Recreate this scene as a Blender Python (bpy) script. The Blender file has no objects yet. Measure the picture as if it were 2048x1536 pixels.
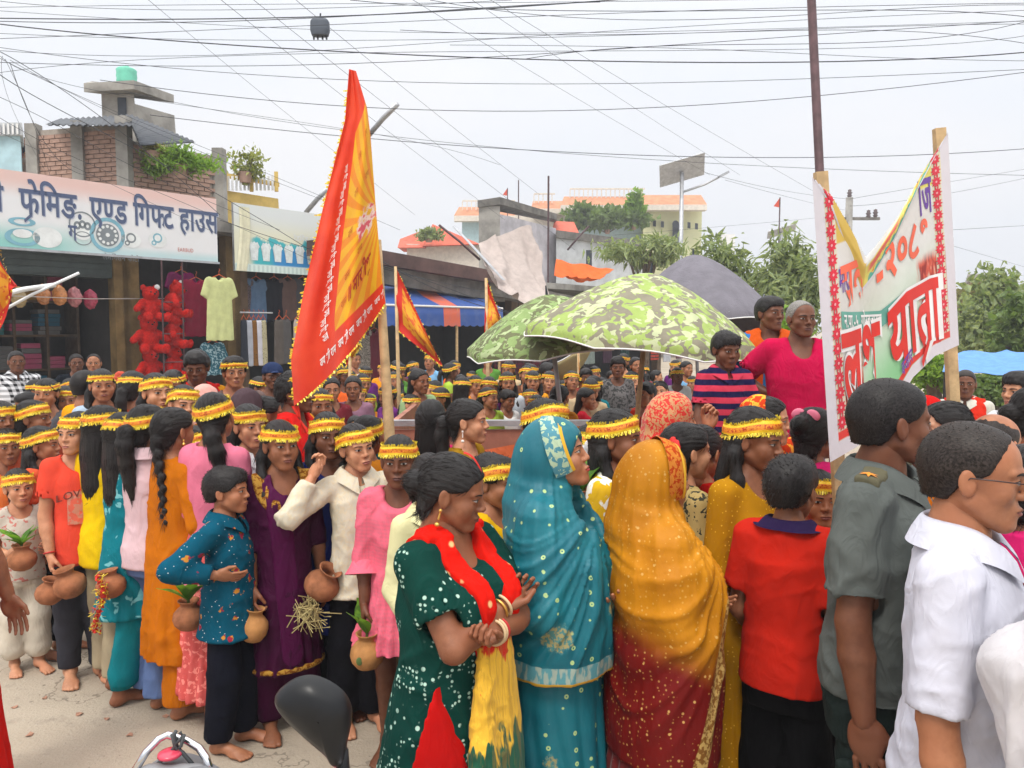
import bpy, math, random
import numpy as np
from mathutils import Vector, Matrix, Euler
random.seed(7)
RS = np.random.RandomState(11)
SC = bpy.context.scene
COL = SC.collection
PI = math.pi
rad = math.radians

# ---- camera, sky, sun, exposure
FPX = 1538.0            # focal length in photograph pixels (2048 wide)
CAM_H = 1.85
YH = 655.0              # photograph row of the horizon
PITCH = math.atan((768.0 - YH) / FPX)
cam_d = bpy.data.cameras.new('camera')
cam = bpy.data.objects.new('camera', cam_d)
COL.objects.link(cam)
cam_d.sensor_width = 36.0
cam_d.lens = FPX / 2048.0 * 36.0
cam_d.clip_start = 0.05
cam_d.clip_end = 2000.0
cam.location = (0, 0, CAM_H)
cam.rotation_euler = (PI / 2 - PITCH, 0, 0)
SC.camera = cam

def at(px, py, Y):
    """World point seen at photograph pixel (px,py) at depth Y (metres along +Y)."""
    u = (px - 1024.0) / FPX
    v = (768.0 - py) / FPX
    c, s = math.cos(PITCH), math.sin(PITCH)
    dx, dy, dz = u, c + v * s, v * c - s
    t = Y / dy
    return Vector((dx * t, Y, CAM_H + dz * t))

SUN_EL, SUN_AZ = rad(58), rad(200)     # soft sun behind cloud, from over the camera's left shoulder
world = bpy.data.worlds.new('World')
SC.world = world
world.use_nodes = True
wn = world.node_tree
wn.nodes.clear()
w_out = wn.nodes.new('ShaderNodeOutputWorld')
w_bg = wn.nodes.new('ShaderNodeBackground')
w_sky = wn.nodes.new('ShaderNodeTexSky')
w_sky.sky_type = 'NISHITA'
w_sky.sun_disc = False
w_sky.sun_elevation = SUN_EL
w_sky.sun_rotation = SUN_AZ
w_sky.air_density = 1.2
w_sky.dust_density = 3.0
w_tc = wn.nodes.new('ShaderNodeTexCoord')
w_sep = wn.nodes.new('ShaderNodeSeparateXYZ')
w_ramp = wn.nodes.new('ShaderNodeValToRGB')           # overcast dome: brighter towards the zenith
w_ns = wn.nodes.new('ShaderNodeTexNoise')
w_map = wn.nodes.new('ShaderNodeMapping')
w_mul = wn.nodes.new('ShaderNodeMixRGB')
w_mix = wn.nodes.new('ShaderNodeMixRGB')
wn.links.new(w_tc.outputs['Generated'], w_sep.inputs[0])
wn.links.new(w_sep.outputs['Z'], w_ramp.inputs[0])
CLOUD = 8.2
cr = w_ramp.color_ramp
cr.elements[0].position = 0.0
cr.elements[0].color = (0.915, 0.92, 0.96, 1)
cr.elements[1].position = 1.0
cr.elements[1].color = (3.1, 3.04, 2.94, 1)
e = cr.elements.new(0.36); e.color = (1.02, 1.025, 1.05, 1)
wn.links.new(w_tc.outputs['Generated'], w_map.inputs[0])
w_map.inputs['Scale'].default_value = (1.0, 1.0, 2.6)
wn.links.new(w_map.outputs[0], w_ns.inputs['Vector'])
w_ns.inputs['Scale'].default_value = 1.9
w_ns.inputs['Detail'].default_value = 4.0
w_nr = wn.nodes.new('ShaderNodeValToRGB')
w_nr.color_ramp.elements[0].position = 0.30
w_nr.color_ramp.elements[0].color = (0.90, 0.95, 1.01, 1)
w_nr.color_ramp.elements[1].position = 0.68
w_nr.color_ramp.elements[1].color = (1.04, 1.03, 1.02, 1)
wn.links.new(w_ns.outputs['Fac'], w_nr.inputs[0])
w_mul.blend_type = 'MULTIPLY'; w_mul.inputs[0].default_value = 1.0
wn.links.new(w_ramp.outputs[0], w_mul.inputs[1])
wn.links.new(w_nr.outputs[0], w_mul.inputs[2])
w_sc = wn.nodes.new('ShaderNodeMixRGB'); w_sc.blend_type = 'MULTIPLY'; w_sc.inputs[0].default_value = 1.0
wn.links.new(w_mul.outputs[0], w_sc.inputs[1]); w_sc.inputs[2].default_value = (CLOUD, CLOUD, CLOUD, 1)
w_mix.inputs[0].default_value = 0.96                  # almost closed cloud cover over the clear sky
wn.links.new(w_sky.outputs[0], w_mix.inputs[1])
wn.links.new(w_sc.outputs[0], w_mix.inputs[2])
wn.links.new(w_mix.outputs[0], w_bg.inputs[0])
w_bg.inputs[1].default_value = 0.10
wn.links.new(w_bg.outputs[0], w_out.inputs[0])

sun_d = bpy.data.lights.new('sun', 'SUN')
sun_d.energy = 1.5
sun_d.angle = rad(14)
sun_d.color = (1.0, 0.95, 0.87)
sun = bpy.data.objects.new('sun', sun_d)
COL.objects.link(sun)
sd = Vector((math.cos(SUN_EL) * math.sin(SUN_AZ), math.cos(SUN_EL) * math.cos(SUN_AZ), math.sin(SUN_EL)))
sun.rotation_euler = (-sd).to_track_quat('-Z', 'Y').to_euler()
sun.location = (0, 0, 30)

SC.render.engine = 'CYCLES'
SC.view_settings.view_transform = 'Standard'
SC.view_settings.look = 'None'
SC.view_settings.gamma = 1.0
SC.view_settings.exposure = 0.30
SC.cycles.max_bounces = 5
SC.cycles.diffuse_bounces = 2
SC.cycles.glossy_bounces = 2
SC.cycles.transmission_bounces = 4
SC.cycles.transparent_max_bounces = 6
SC.cycles.use_denoising = True

# ---- numpy noise and signed-distance shapes
_TAB = [np.random.RandomState(100 + i).rand(32, 32, 32).astype(np.float32) for i in range(4)]

def vnoise(P, seed=0):
    T = _TAB[seed % 4]
    Q = np.asarray(P, dtype=np.float64) + seed * 7.31
    I = np.floor(Q).astype(np.int64)
    f = Q - I
    f = f * f * (3 - 2 * f)
    I &= 31
    J = (I + 1) & 31
    x0, y0, z0 = I[..., 0], I[..., 1], I[..., 2]
    x1, y1, z1 = J[..., 0], J[..., 1], J[..., 2]
    fx, fy, fz = f[..., 0], f[..., 1], f[..., 2]
    a = T[x0, y0, z0] * (1 - fx) + T[x1, y0, z0] * fx
    b = T[x0, y1, z0] * (1 - fx) + T[x1, y1, z0] * fx
    c = T[x0, y0, z1] * (1 - fx) + T[x1, y0, z1] * fx
    d = T[x0, y1, z1] * (1 - fx) + T[x1, y1, z1] * fx
    return ((a * (1 - fy) + b * fy) * (1 - fz) + (c * (1 - fy) + d * fy) * fz) * 2 - 1

def fbm(P, seed=0, oct=3):
    P = np.asarray(P); s = 0; a = 1.0
    for i in range(oct):
        s = s + a * vnoise(P * (2 ** i), seed + i); a *= 0.5
    return s

def smin(a, b, k):
    if k <= 0: return np.minimum(a, b)
    h = np.clip(0.5 + 0.5 * (b - a) / k, 0, 1)
    return b * (1 - h) + a * h - k * h * (1 - h)

def smax(a, b, k):
    return -smin(-a, -b, k)

class Shape:
    """A smooth union of rounded cones, ellipsoids and lofts, turned into one closed mesh by surface nets."""
    def __init__(self):
        self.p = []
    def _add(self, fn, lo, hi, k, op):
        self.p.append((fn, np.array(lo, float), np.array(hi, float), k, op)); return self
    def cone(self, a, ra, b, rb, k=0.02, op='u', flat=None, capb=False):
        a = np.array(a, float); b = np.array(b, float); ba = b - a; L = max(ba @ ba, 1e-12)
        def fn(x, y, z):
            px, py, pz = x - a[0], y - a[1], z - a[2]
            t = np.clip((px * ba[0] + py * ba[1] + pz * ba[2]) / L, 0, 1)
            qx, qy, qz = px - t * ba[0], py - t * ba[1], pz - t * ba[2]
            if flat is not None:
                s, nrm = flat
                dn = qx * nrm[0] + qy * nrm[1] + qz * nrm[2]
                e_ = dn * (1 / s - 1)
                qx, qy, qz = qx + e_ * nrm[0], qy + e_ * nrm[1], qz + e_ * nrm[2]
            d = np.sqrt(qx * qx + qy * qy + qz * qz) - (ra + (rb - ra) * t)
            if capb: d = np.maximum(d, ((px - ba[0]) * ba[0] + (py - ba[1]) * ba[1] + (pz - ba[2]) * ba[2]) / math.sqrt(L))
            return d
        m = max(ra, rb)
        return self._add(fn, np.minimum(a, b) - m, np.maximum(a, b) + m, k, op)
    def ell(self, c, r, k=0.02, op='u', R=None):
        c = np.array(c, float); r = np.array(r, float)
        M = None if R is None else np.array(Euler(R).to_matrix().transposed())
        def fn(x, y, z):
            px, py, pz = x - c[0], y - c[1], z - c[2]
            if M is not None:
                px, py, pz = (M[0, 0] * px + M[0, 1] * py + M[0, 2] * pz, M[1, 0] * px + M[1, 1] * py + M[1, 2] * pz,
                              M[2, 0] * px + M[2, 1] * py + M[2, 2] * pz)
            k0 = np.sqrt((px / r[0]) ** 2 + (py / r[1]) ** 2 + (pz / r[2]) ** 2)
            k1 = np.sqrt((px / r[0] ** 2) ** 2 + (py / r[1] ** 2) ** 2 + (pz / r[2] ** 2) ** 2)
            return k0 * (k0 - 1) / np.maximum(k1, 1e-9)
        m = r if R is None else np.array([r.max()] * 3)
        return self._add(fn, c - m, c + m, k, op)
    def loft(self, lev, k=0.02, op='u', n=2.2, grow=0.0):
        """lev: rows (z, cx, cy, rx, ry) from low to high."""
        L = np.array(sorted(lev), float)
        zz = np.linspace(L[0, 0], L[-1, 0], 90)
        cols = [np.interp(zz, L[:, 0], L[:, i]) for i in range(1, 5)]
        ker = np.hanning(13); ker /= ker.sum()
        cols = [np.convolve(np.pad(c, 6, 'edge'), ker, 'valid') for c in cols]
        cols[2] = cols[2] + grow; cols[3] = cols[3] + grow
        z0, z1 = L[0, 0], L[-1, 0]
        def fn(x, y, z):
            cx, cy, rx, ry = [np.interp(z, zz, c) for c in cols]
            q = (np.abs((x - cx) / rx) ** n + np.abs((y - cy) / ry) ** n) ** (1 / n)
            d = (q - 1) * np.minimum(rx, ry)
            return np.maximum(d, np.maximum(z - z1, z0 - z))
        mx = np.array([np.abs(cols[0]).max() + cols[2].max(), np.abs(cols[1]).max() + cols[3].max()])
        return self._add(fn, (-mx[0], -mx[1], z0), (mx[0], mx[1], z1), k, op)
    def fn(self, f, lo, hi, k=0.0, op='i'):
        return self._add(f, lo, hi, k, op)
    def grow(self, t):
        s = Shape(); s.p = list(self.p)
        s.t = getattr(self, 't', 0) + t
        return s
    def evaluate(self, P):
        P = np.asarray(P, float)
        x, y, z = P[..., 0], P[..., 1], P[..., 2]
        F = np.full(x.shape, 0.3)
        for fn, lo, hi, k, op in self.p:
            d = fn(x, y, z)
            F = smin(F, d, k) if op == 'u' else smax(F, -d, k) if op == 's' else smax(F, d, k)
        return F - getattr(self, 't', 0)
    def mesh(self, h, lo=None, hi=None):
        t = getattr(self, 't', 0)
        us = [p for p in self.p if p[4] == 'u']
        l = np.min([p[1] for p in us], 0) - 2.5 * h - t; g = np.max([p[2] for p in us], 0) + 2.5 * h + t
        if lo is not None: l = np.maximum(l, lo)
        if hi is not None: g = np.minimum(g, hi)
        n = np.maximum(np.ceil((g - l) / h).astype(int) + 1, 3)
        ax = [l[i] + h * np.arange(n[i]) for i in range(3)]
        F = np.full(n, 0.3)
        for fn, a, b, k, op in self.p:
            if op == 'i':
                sl = [slice(0, n[i]) for i in range(3)]
            else:
                pad = k + 2.5 * h + t + (0.03 if op == 'u' else 0.005)
                i0 = np.clip(np.floor((a - pad - l) / h).astype(int), 0, n); i1 = np.clip(np.ceil((b + pad - l) / h).astype(int) + 1, 0, n)
                if (i1 <= i0).any(): continue
                sl = [slice(i0[i], i1[i]) for i in range(3)]
            x = ax[0][sl[0]][:, None, None]; y = ax[1][sl[1]][None, :, None]; z = ax[2][sl[2]][None, None, :]
            d = fn(x, y, z)
            S = F[tuple(sl)]
            F[tuple(sl)] = smin(S, d, k) if op == 'u' else smax(S, -d, k) if op == 's' else smax(S, d, k)
        F -= t
        F[0], F[-1], F[:, 0], F[:, -1], F[:, :, 0], F[:, :, -1] = (np.maximum(q, 1e-4) for q in (F[0], F[-1], F[:, 0], F[:, -1], F[:, :, 0], F[:, :, -1]))
        return nets(F, l, h)

def nets(F, l, h):
    n = np.array(F.shape)
    neg = F < 0
    c = [neg[i:n[0] - 1 + i, j:n[1] - 1 + j, k:n[2] - 1 + k] for i in (0, 1) for j in (0, 1) for k in (0, 1)]
    s = sum(q.astype(np.int8) for q in c)
    act = np.argwhere((s > 0) & (s < 8))
    if len(act) == 0: return np.zeros((0, 3)), np.zeros((0, 4), int)
    idx = np.full(n - 1, -1, np.int64)
    idx[tuple(act.T)] = np.arange(len(act))
    acc = np.zeros((len(act), 3)); cnt = np.zeros(len(act))
    co = [(i, j, k) for i in (0, 1) for j in (0, 1) for k in (0, 1)]
    val = {o: F[act[:, 0] + o[0], act[:, 1] + o[1], act[:, 2] + o[2]] for o in co}
    for a in co:
        for d in range(3):
            if a[d] == 0:
                b = list(a); b[d] = 1; b = tuple(b)
                va, vb = val[a], val[b]
                m = (va < 0) != (vb < 0)
                t = va[m] / (va[m] - vb[m])
                p = np.array(a, float)[None, :].repeat(m.sum(), 0); p[:, d] += t
                acc[m] += p; cnt[m] += 1
    V = l + h * (act + acc / cnt[:, None])
    Q = []
    for d in range(3):
        u, v = (d + 1) % 3, (d + 2) % 3
        sh = [slice(None)] * 3; s2 = [slice(None)] * 3
        sh[d] = slice(0, n[d] - 1); s2[d] = slice(1, n[d])
        A, B = neg[tuple(sh)], neg[tuple(s2)]
        for flip, M in ((False, A & ~B), (True, ~A & B)):
            e_ = np.argwhere(M)
            e_ = e_[(e_[:, u] > 0) & (e_[:, v] > 0) & (e_[:, u] < n[u] - 1) & (e_[:, v] < n[v] - 1)]
            if len(e_) == 0: continue
            def g(du, dv):
                q = e_.copy(); q[:, u] -= du; q[:, v] -= dv
                return idx[q[:, 0], q[:, 1], q[:, 2]]
            f = np.stack([g(1, 1), g(0, 1), g(0, 0), g(1, 0)], 1)
            Q.append(f[:, ::-1] if flip else f)
    return V, np.concatenate(Q)

def vnormals(V, Q):
    a, b, c = V[Q[:, 0]], V[Q[:, 1]], V[Q[:, 2]]
    fn = np.cross(b - a, V[Q[:, -1]] - a) + np.cross(c - b, V[Q[:, -1]] - b)
    N_ = np.zeros_like(V)
    for i in range(Q.shape[1]): np.add.at(N_, Q[:, i], fn)
    return N_ / np.maximum(np.linalg.norm(N_, axis=1, keepdims=True), 1e-12)

# ---- mesh helpers
class MB:
    """Collects vertices, faces and material slots; build() links them as ONE mesh object."""
    def __init__(self):
        self.V = []; self.F = []; self.M = []; self.n = 0
    def add(self, V, F, m=0):
        V = np.asarray(V, float).reshape(-1, 3)
        F = np.asarray(F, int)
        if len(V) == 0 or len(F) == 0: return self
        self.V.append(V); self.F.append(F + self.n); self.M.append(np.full(len(F), m)); self.n += len(V)
        return self
    def box(self, c, s, m=0, R=None):
        c = np.array(c, float); s = np.array(s, float) / 2
        V = np.array([[i, j, k] for i in (-1, 1) for j in (-1, 1) for k in (-1, 1)], float) * s
        if R is not None: V = V @ np.array(Euler(R).to_matrix()).T
        return self.add(V + c, [[0, 1, 3, 2], [4, 6, 7, 5], [0, 4, 5, 1], [2, 3, 7, 6], [0, 2, 6, 4], [1, 5, 7, 3]], m)
    def prism(self, pts, d, m=0):
        """A polygon (list of 3-D points) extruded by vector d."""
        P = np.array([tuple(p) for p in pts], float); n = len(P); d = np.array(tuple(d), float)
        self.add(np.vstack([P, P + d]), [[i, (i + 1) % n, n + (i + 1) % n, n + i] for i in range(n)], m)
        tri = [[0, i + 1, i] for i in range(1, n - 1)] + [[n, n + i, n + i + 1] for i in range(1, n - 1)]
        b = self.n - 2 * n
        self.F.append(np.array(tri) + b); self.M.append(np.full(len(tri), m))
        return self
    def tube(self, pts, r, n=8, m=0, cap=True):
        P = np.array([tuple(p) for p in pts], float)
        r = np.broadcast_to(np.asarray(r, float), (len(P),))
        T = np.gradient(P, axis=0); T /= np.maximum(np.linalg.norm(T, axis=1, keepdims=True), 1e-9)
        up = np.array([0, 0, 1.0]) if abs(T[0, 2]) < 0.9 else np.array([1.0, 0, 0])
        rings = []
        for i in range(len(P)):
            a = np.cross(T[i], up); a /= max(np.linalg.norm(a), 1e-9); b = np.cross(a, T[i])
            th = np.arange(n) * 2 * PI / n
            rings.append(P[i] + r[i] * (np.cos(th)[:, None] * a + np.sin(th)[:, None] * b))
        V = np.vstack(rings)
        F = [[i * n + j, i * n + (j + 1) % n, (i + 1) * n + (j + 1) % n, (i + 1) * n + j] for i in range(len(P) - 1) for j in range(n)]
        self.add(V, F, m)
        if cap:
            b0 = self.n - len(V); e0 = self.n - n
            self.F.append(np.array([[b0, b0 + j + 1, b0 + j] for j in range(1, n - 1)])); self.M.append(np.full(n - 2, m))
            self.F.append(np.array([[e0, e0 + j, e0 + j + 1] for j in range(1, n - 1)])); self.M.append(np.full(n - 2, m))
        return self
    def lathe(self, prof, n=24, m=0, c=(0, 0, 0)):
        P = np.array(prof, float); th = np.arange(n) * 2 * PI / n
        V = np.stack([P[:, 0, None] * np.cos(th), P[:, 0, None] * np.sin(th), np.repeat(P[:, 1, None], n, 1)], -1).reshape(-1, 3) + np.array(c, float)
        F = [[i * n + j, i * n + (j + 1) % n, (i + 1) * n + (j + 1) % n, (i + 1) * n + j] for i in range(len(P) - 1) for j in range(n)]
        return self.add(V, F, m)
    def grid(self, G, m=0):
        """G: (nu, nv, 3) array of points."""
        nu, nv = G.shape[:2]
        i, j = np.meshgrid(np.arange(nu - 1), np.arange(nv - 1), indexing='ij')
        a = (i * nv + j).ravel()
        return self.add(G.reshape(-1, 3), np.stack([a, a + nv, a + nv + 1, a + 1], 1), m)
    def xform(self, M):
        A = np.array(M)
        self.V = [v @ A[:3, :3].T + A[:3, 3] for v in self.V]; return self
    def mesh(self, name, mats, smooth=True):
        me = bpy.data.meshes.new(name)
        V = np.concatenate(self.V)
        sizes = np.concatenate([np.full(len(f), f.shape[1]) for f in self.F])
        loops = np.concatenate([f.ravel() for f in self.F])
        me.vertices.add(len(V)); me.vertices.foreach_set('co', V.ravel().astype(np.float32))
        me.loops.add(len(loops)); me.loops.foreach_set('vertex_index', loops.astype(np.int32))
        me.polygons.add(len(sizes))
        me.polygons.foreach_set('loop_start', np.concatenate([[0], np.cumsum(sizes)[:-1]]).astype(np.int32))
        me.polygons.foreach_set('material_index', np.concatenate(self.M).astype(np.int32))
        me.polygons.foreach_set('use_smooth', np.full(len(sizes), smooth))
        for x in (mats if isinstance(mats, (list, tuple)) else [mats]): me.materials.append(x)
        me.update(calc_edges=True); me.validate()
        return me
    def build(self, name, mats, parent=None, smooth=False, loc=None, rz=0):
        return link(name, self.mesh(name, mats, smooth), parent, loc, rz)

def link(name, data, parent=None, loc=None, rz=0):
    o = bpy.data.objects.new(name, data); COL.objects.link(o)
    if parent is not None: o.parent = parent
    if loc is not None: o.location = loc
    if rz: o.rotation_euler = (0, 0, rz)
    return o

def tag(o, label=None, cat=None, group=None, kind=None):
    if label: o['label'] = label
    if cat: o['category'] = cat
    if group: o['group'] = group
    if kind: o['kind'] = kind
    return o

def attr(me, name, vals):
    a = me.attributes.new(name, 'FLOAT', 'POINT'); a.data.foreach_set('value', np.asarray(vals, np.float32))

# ---- materials
def srgb(r, g, b):
    f = lambda c: (c / 255) / 12.92 if c <= 10 else ((c / 255 + 0.055) / 1.055) ** 2.4
    return (f(r), f(g), f(b))

class NT:
    def __init__(self, name):
        self.m = bpy.data.materials.new(name); self.m.use_nodes = True
        self.t = self.m.node_tree; self.t.nodes.clear()
        self.out = self.t.nodes.new('ShaderNodeOutputMaterial')
        self.b = self.t.nodes.new('ShaderNodeBsdfPrincipled')
        self.t.links.new(self.b.outputs[0], self.out.inputs[0])
    def n(self, typ, ins=None, **kw):
        nd = self.t.nodes.new(typ)
        for k, v in kw.items(): setattr(nd, k, v)
        for k, v in (ins or {}).items(): self.set(nd.inputs[k], v)
        return nd
    def set(self, sock, v):
        if isinstance(v, bpy.types.NodeSocket): self.t.links.new(v, sock)
        elif isinstance(v, (tuple, list)) and len(v) == 3 and sock.type == 'RGBA': sock.default_value = (*v, 1)
        else: sock.default_value = v
    def math(self, op, a, b=0.0, c=None):
        nd = self.t.nodes.new('ShaderNodeMath'); nd.operation = op
        self.set(nd.inputs[0], a); self.set(nd.inputs[1], b)
        if c is not None: self.set(nd.inputs[2], c)
        return nd.outputs[0]
    def mix(self, f, a, b, mode='MIX'):
        nd = self.t.nodes.new('ShaderNodeMixRGB'); nd.blend_type = mode
        self.set(nd.inputs[0], f); self.set(nd.inputs[1], a); self.set(nd.inputs[2], b)
        return nd.outputs[0]
    def obj(self, scale=(1, 1, 1), rot=(0, 0, 0), loc=(0, 0, 0), src='Object'):
        tc = self.n('ShaderNodeTexCoord')
        mp = self.n('ShaderNodeMapping', {'Vector': tc.outputs[src], 'Scale': scale, 'Rotation': rot, 'Location': loc})
        return mp.outputs[0]
    def noise(self, vec, scale, detail=3, rough=0.5, dist=0.0):
        nd = self.n('ShaderNodeTexNoise', {'Vector': vec, 'Scale': scale, 'Detail': detail, 'Roughness': rough, 'Distortion': dist})
        return nd.outputs['Fac']
    def voro(self, vec, scale, feat='F1', rnd=1.0):
        nd = self.n('ShaderNodeTexVoronoi', {'Vector': vec, 'Scale': scale, 'Randomness': rnd}); nd.feature = feat
        return nd
    def step(self, v, lo, hi):
        nd = self.n('ShaderNodeMapRange', {0: v, 1: lo, 2: hi, 3: 0.0, 4: 1.0}); nd.interpolation_type = 'SMOOTHSTEP'
        return nd.outputs[0]
    def bump(self, h, strength, dist=0.01, nrm=None):
        nd = self.n('ShaderNodeBump', {'Height': h, 'Strength': strength, 'Distance': dist})
        if nrm is not None: self.set(nd.inputs['Normal'], nrm)
        return nd.outputs[0]
    def fin(self, col, rough=0.8, spec=0.3, metal=0.0, nrm=None, sheen=0.0):
        self.set(self.b.inputs['Base Color'], col); self.set(self.b.inputs['Roughness'], rough)
        self.set(self.b.inputs['Metallic'], metal); self.b.inputs['Specular IOR Level'].default_value = spec
        if sheen: self.b.inputs['Sheen Weight'].default_value = sheen
        if nrm is not None: self.set(self.b.inputs['Normal'], nrm)
        return self.m

_MC = {}
def plain(name, col, rough=0.7, spec=0.3, metal=0.0, var=0.12, scale=6.0, bump=0.0, bscale=40.0):
    if name in _MC: return _MC[name]
    t = NT(name); v = t.obj()
    n1 = t.noise(v, scale, 4, 0.6)
    c = t.mix(t.step(n1, 0.25, 0.75), tuple(x * (1 - var) for x in col), tuple(min(1, x * (1 + var)) for x in col))
    nr = t.bump(t.noise(v, bscale, 3), bump, 0.01) if bump else None
    _MC[name] = t.fin(c, rough, spec, metal, nr); return _MC[name]

def cloth(name, col, pat=None, c2=(1, 1, 1), s=40.0, thr=0.3, rough=0.85, c3=None, spec=0.08, wr=0.5, sheen=0.0, edge=0.04):
    """Woven cloth: colour (None = the object's own colour), printed pattern, fine wrinkles and weave."""
    if name in _MC: return _MC[name]
    t = NT(name); v = t.obj()
    base = t.n('ShaderNodeObjectInfo').outputs['Color'] if col is None else t.mix(0, col, col)
    n1 = t.noise(v, 7.0, 3, 0.6)
    vv = t.mix(t.step(n1, 0.25, 0.75), (0.86, 0.86, 0.86), (1.08, 1.08, 1.08))
    if pat == 'dots':
        f = t.math('SUBTRACT', 1.0, t.step(t.voro(v, s, rnd=0.55).outputs['Distance'], thr - edge, thr + edge))
        base = t.mix(f, base, c2)
    elif pat == 'rings':
        d = t.voro(v, s, rnd=0.6).outputs['Distance']
        f = t.math('MULTIPLY', t.step(d, thr * .35, thr * .5), t.math('SUBTRACT', 1.0, t.step(d, thr * .9, thr * 1.1)))
        base = t.mix(f, base, c2)
    elif pat == 'blob':
        f = t.step(t.noise(v, s, 2, 0.5, 0.6), thr, thr + edge)
        base = t.mix(f, base, c2)
        if c3: base = t.mix(t.step(t.noise(t.obj(loc=(3, 1, 7)), s * 1.3, 2, .5, .6), thr + .03, thr + .03 + edge), base, c3)
    elif pat == 'bandhani':                # dotted flower outlines and scattered dots
        big = t.voro(v, s, rnd=0.8); d = big.outputs['Distance']
        ang = t.noise(v, s * 3.2, 1); ring = t.math('ABSOLUTE', t.math('SUBTRACT', t.math('ADD', d, t.math('MULTIPLY', t.math('SUBTRACT', ang, .5), .5)), 0.34))
        small = t.voro(v, s * 9.0, rnd=0.4).outputs['Distance']
        dot = t.math('SUBTRACT', 1.0, t.step(small, 0.26, 0.40))
        near = t.math('SUBTRACT', 1.0, t.step(ring, 0.045, 0.10))
        sc = t.math('MULTIPLY', t.step(t.noise(v, s * 1.1, 1), .56, .60), t.math('SUBTRACT', 1.0, t.step(t.voro(v, s * 5.0, rnd=.5).outputs['Distance'], .2, .28)))
        f = t.math('MAXIMUM', t.math('MULTIPLY', dot, near), sc)
        base = t.mix(f, base, c2)
    elif pat == 'stripe':
        sx = t.n('ShaderNodeSeparateXYZ', {0: v}).outputs[2]
        f = t.step(t.math('SINE', t.math('MULTIPLY', sx, s)), thr - .06, thr + .06)
        base = t.mix(f, base, c2)
    elif pat == 'plaid':
        sp = t.n('ShaderNodeSeparateXYZ', {0: v})
        fx = t.step(t.math('SINE', t.math('MULTIPLY', t.math('ADD', sp.outputs[0], sp.outputs[1]), s)), -.05, .05)
        fz = t.step(t.math('SINE', t.math('MULTIPLY', sp.outputs[2], s)), -.05, .05)
        base = t.mix(t.math('MULTIPLY', t.math('ADD', fx, fz), .5), base, c2)
    elif pat == 'motif':                   # scattered printed motifs in two colours
        vo = t.voro(v, s, rnd=0.9)
        f = t.math('SUBTRACT', 1.0, t.step(t.math('ADD', vo.outputs['Distance'], t.math('MULTIPLY', t.math('SUBTRACT', t.noise(v, s * 4, 2), .5), .5)), thr, thr + .05))
        base = t.mix(f, base, t.mix(t.step(t.noise(v, s * 2.5, 1), .48, .52), c2, c3 or c2))
        d2 = t.voro(v, s * 3.1, rnd=1.0).outputs['Distance']
        base = t.mix(t.math('SUBTRACT', 1.0, t.step(d2, .08, .14)), base, (0.7, .72, .7))
    elif pat == 'camo':
        f = t.step(t.noise(v, s, 2, .5, 1.2), .50, .515)
        base = t.mix(f, base, c2)
        base = t.mix(t.step(t.noise(t.obj(loc=(5, 3, 1)), s * 1.15, 2, .5, 1.0), .56, .575), base, c3)
    c = t.mix(1.0, base, vv, 'MULTIPLY')
    wv = t.n('ShaderNodeTexNoise', {'Vector': t.obj(scale=(1, 1, .45), rot=(0, .5, .3)), 'Scale': 15.0, 'Detail': 2.5, 'Distortion': 1.4}).outputs['Fac']
    wv = t.math('ABSOLUTE', t.math('SUBTRACT', wv, .5))
    nr = t.bump(t.math('SUBTRACT', .3, wv), wr * .8, 0.022)
    nr = t.bump(t.noise(v, 420.0, 1), 0.12, 0.002, nr)
    _MC[name] = t.fin(c, rough, spec, 0.0, nr, sheen); return _MC[name]

def skin(name, col):
    if name in _MC: return _MC[name]
    t = NT(name); v = t.obj()
    n1 = t.noise(v, 22.0, 4, 0.6)
    c = t.mix(t.step(n1, 0.3, 0.7), (col[0] * .80, col[1] * .74, col[2] * .72), (col[0] * 1.14, col[1] * 1.14, col[2] * 1.14))
    c = t.mix(t.step(t.noise(v, 5.0, 2), .4, .7), c, (col[0] * 1.05, col[1] * .93, col[2] * .9))
    nr = t.bump(t.noise(v, 260.0, 2), 0.10, 0.002)
    m = t.fin(c, t.math('ADD', .36, t.math('MULTIPLY', t.noise(v, 40.0, 3), .22)), 0.32, 0.0, nr)
    t.b.inputs['Subsurface Weight'].default_value = 0.0
    _MC[name] = m; return m

def hair_mat(name, mode, col=(0.012, 0.010, 0.010)):
    if name in _MC: return _MC[name]
    t = NT(name); tc = t.n('ShaderNodeTexCoord')
    sp = t.n('ShaderNodeSeparateXYZ', {0: tc.outputs['Object']})
    x, y, z = sp.outputs
    if mode == 'short':     # cropped hair
        v = t.obj(scale=(1.0, .22, .22)); n1 = t.noise(v, 620.0, 2, .6)
        c = t.mix(t.step(n1, .3, .75), tuple(k * .5 for k in col), tuple(k * 2.2 + .003 for k in col))
        _MC[name] = t.fin(c, 0.46, 0.2, 0.0, t.bump(n1, .35, .002)); return _MC[name]
    if mode == 'back':      # strands combed from the forehead to the nape
        a = t.math('ARCTAN2', x, t.math('ADD', z, 0.02)); q = y
    else:                   # strands hanging down
        a = t.math('ARCTAN2', x, t.math('SUBTRACT', y, 0.03)); q = z
    v = t.n('ShaderNodeCombineXYZ', {0: t.math('MULTIPLY', a, 62.0), 1: t.math('MULTIPLY', q, 16.0), 2: 0.0}).outputs[0]
    n1 = t.noise(v, 1.6, 4, 0.65)
    c = t.mix(t.step(n1, .3, .75), tuple(k * .5 for k in col), tuple(k * 1.9 + .003 for k in col))
    nr = t.bump(n1, 0.5, 0.007)
    _MC[name] = t.fin(c, 0.40, 0.26, 0.0, nr); return _MC[name]
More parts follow.
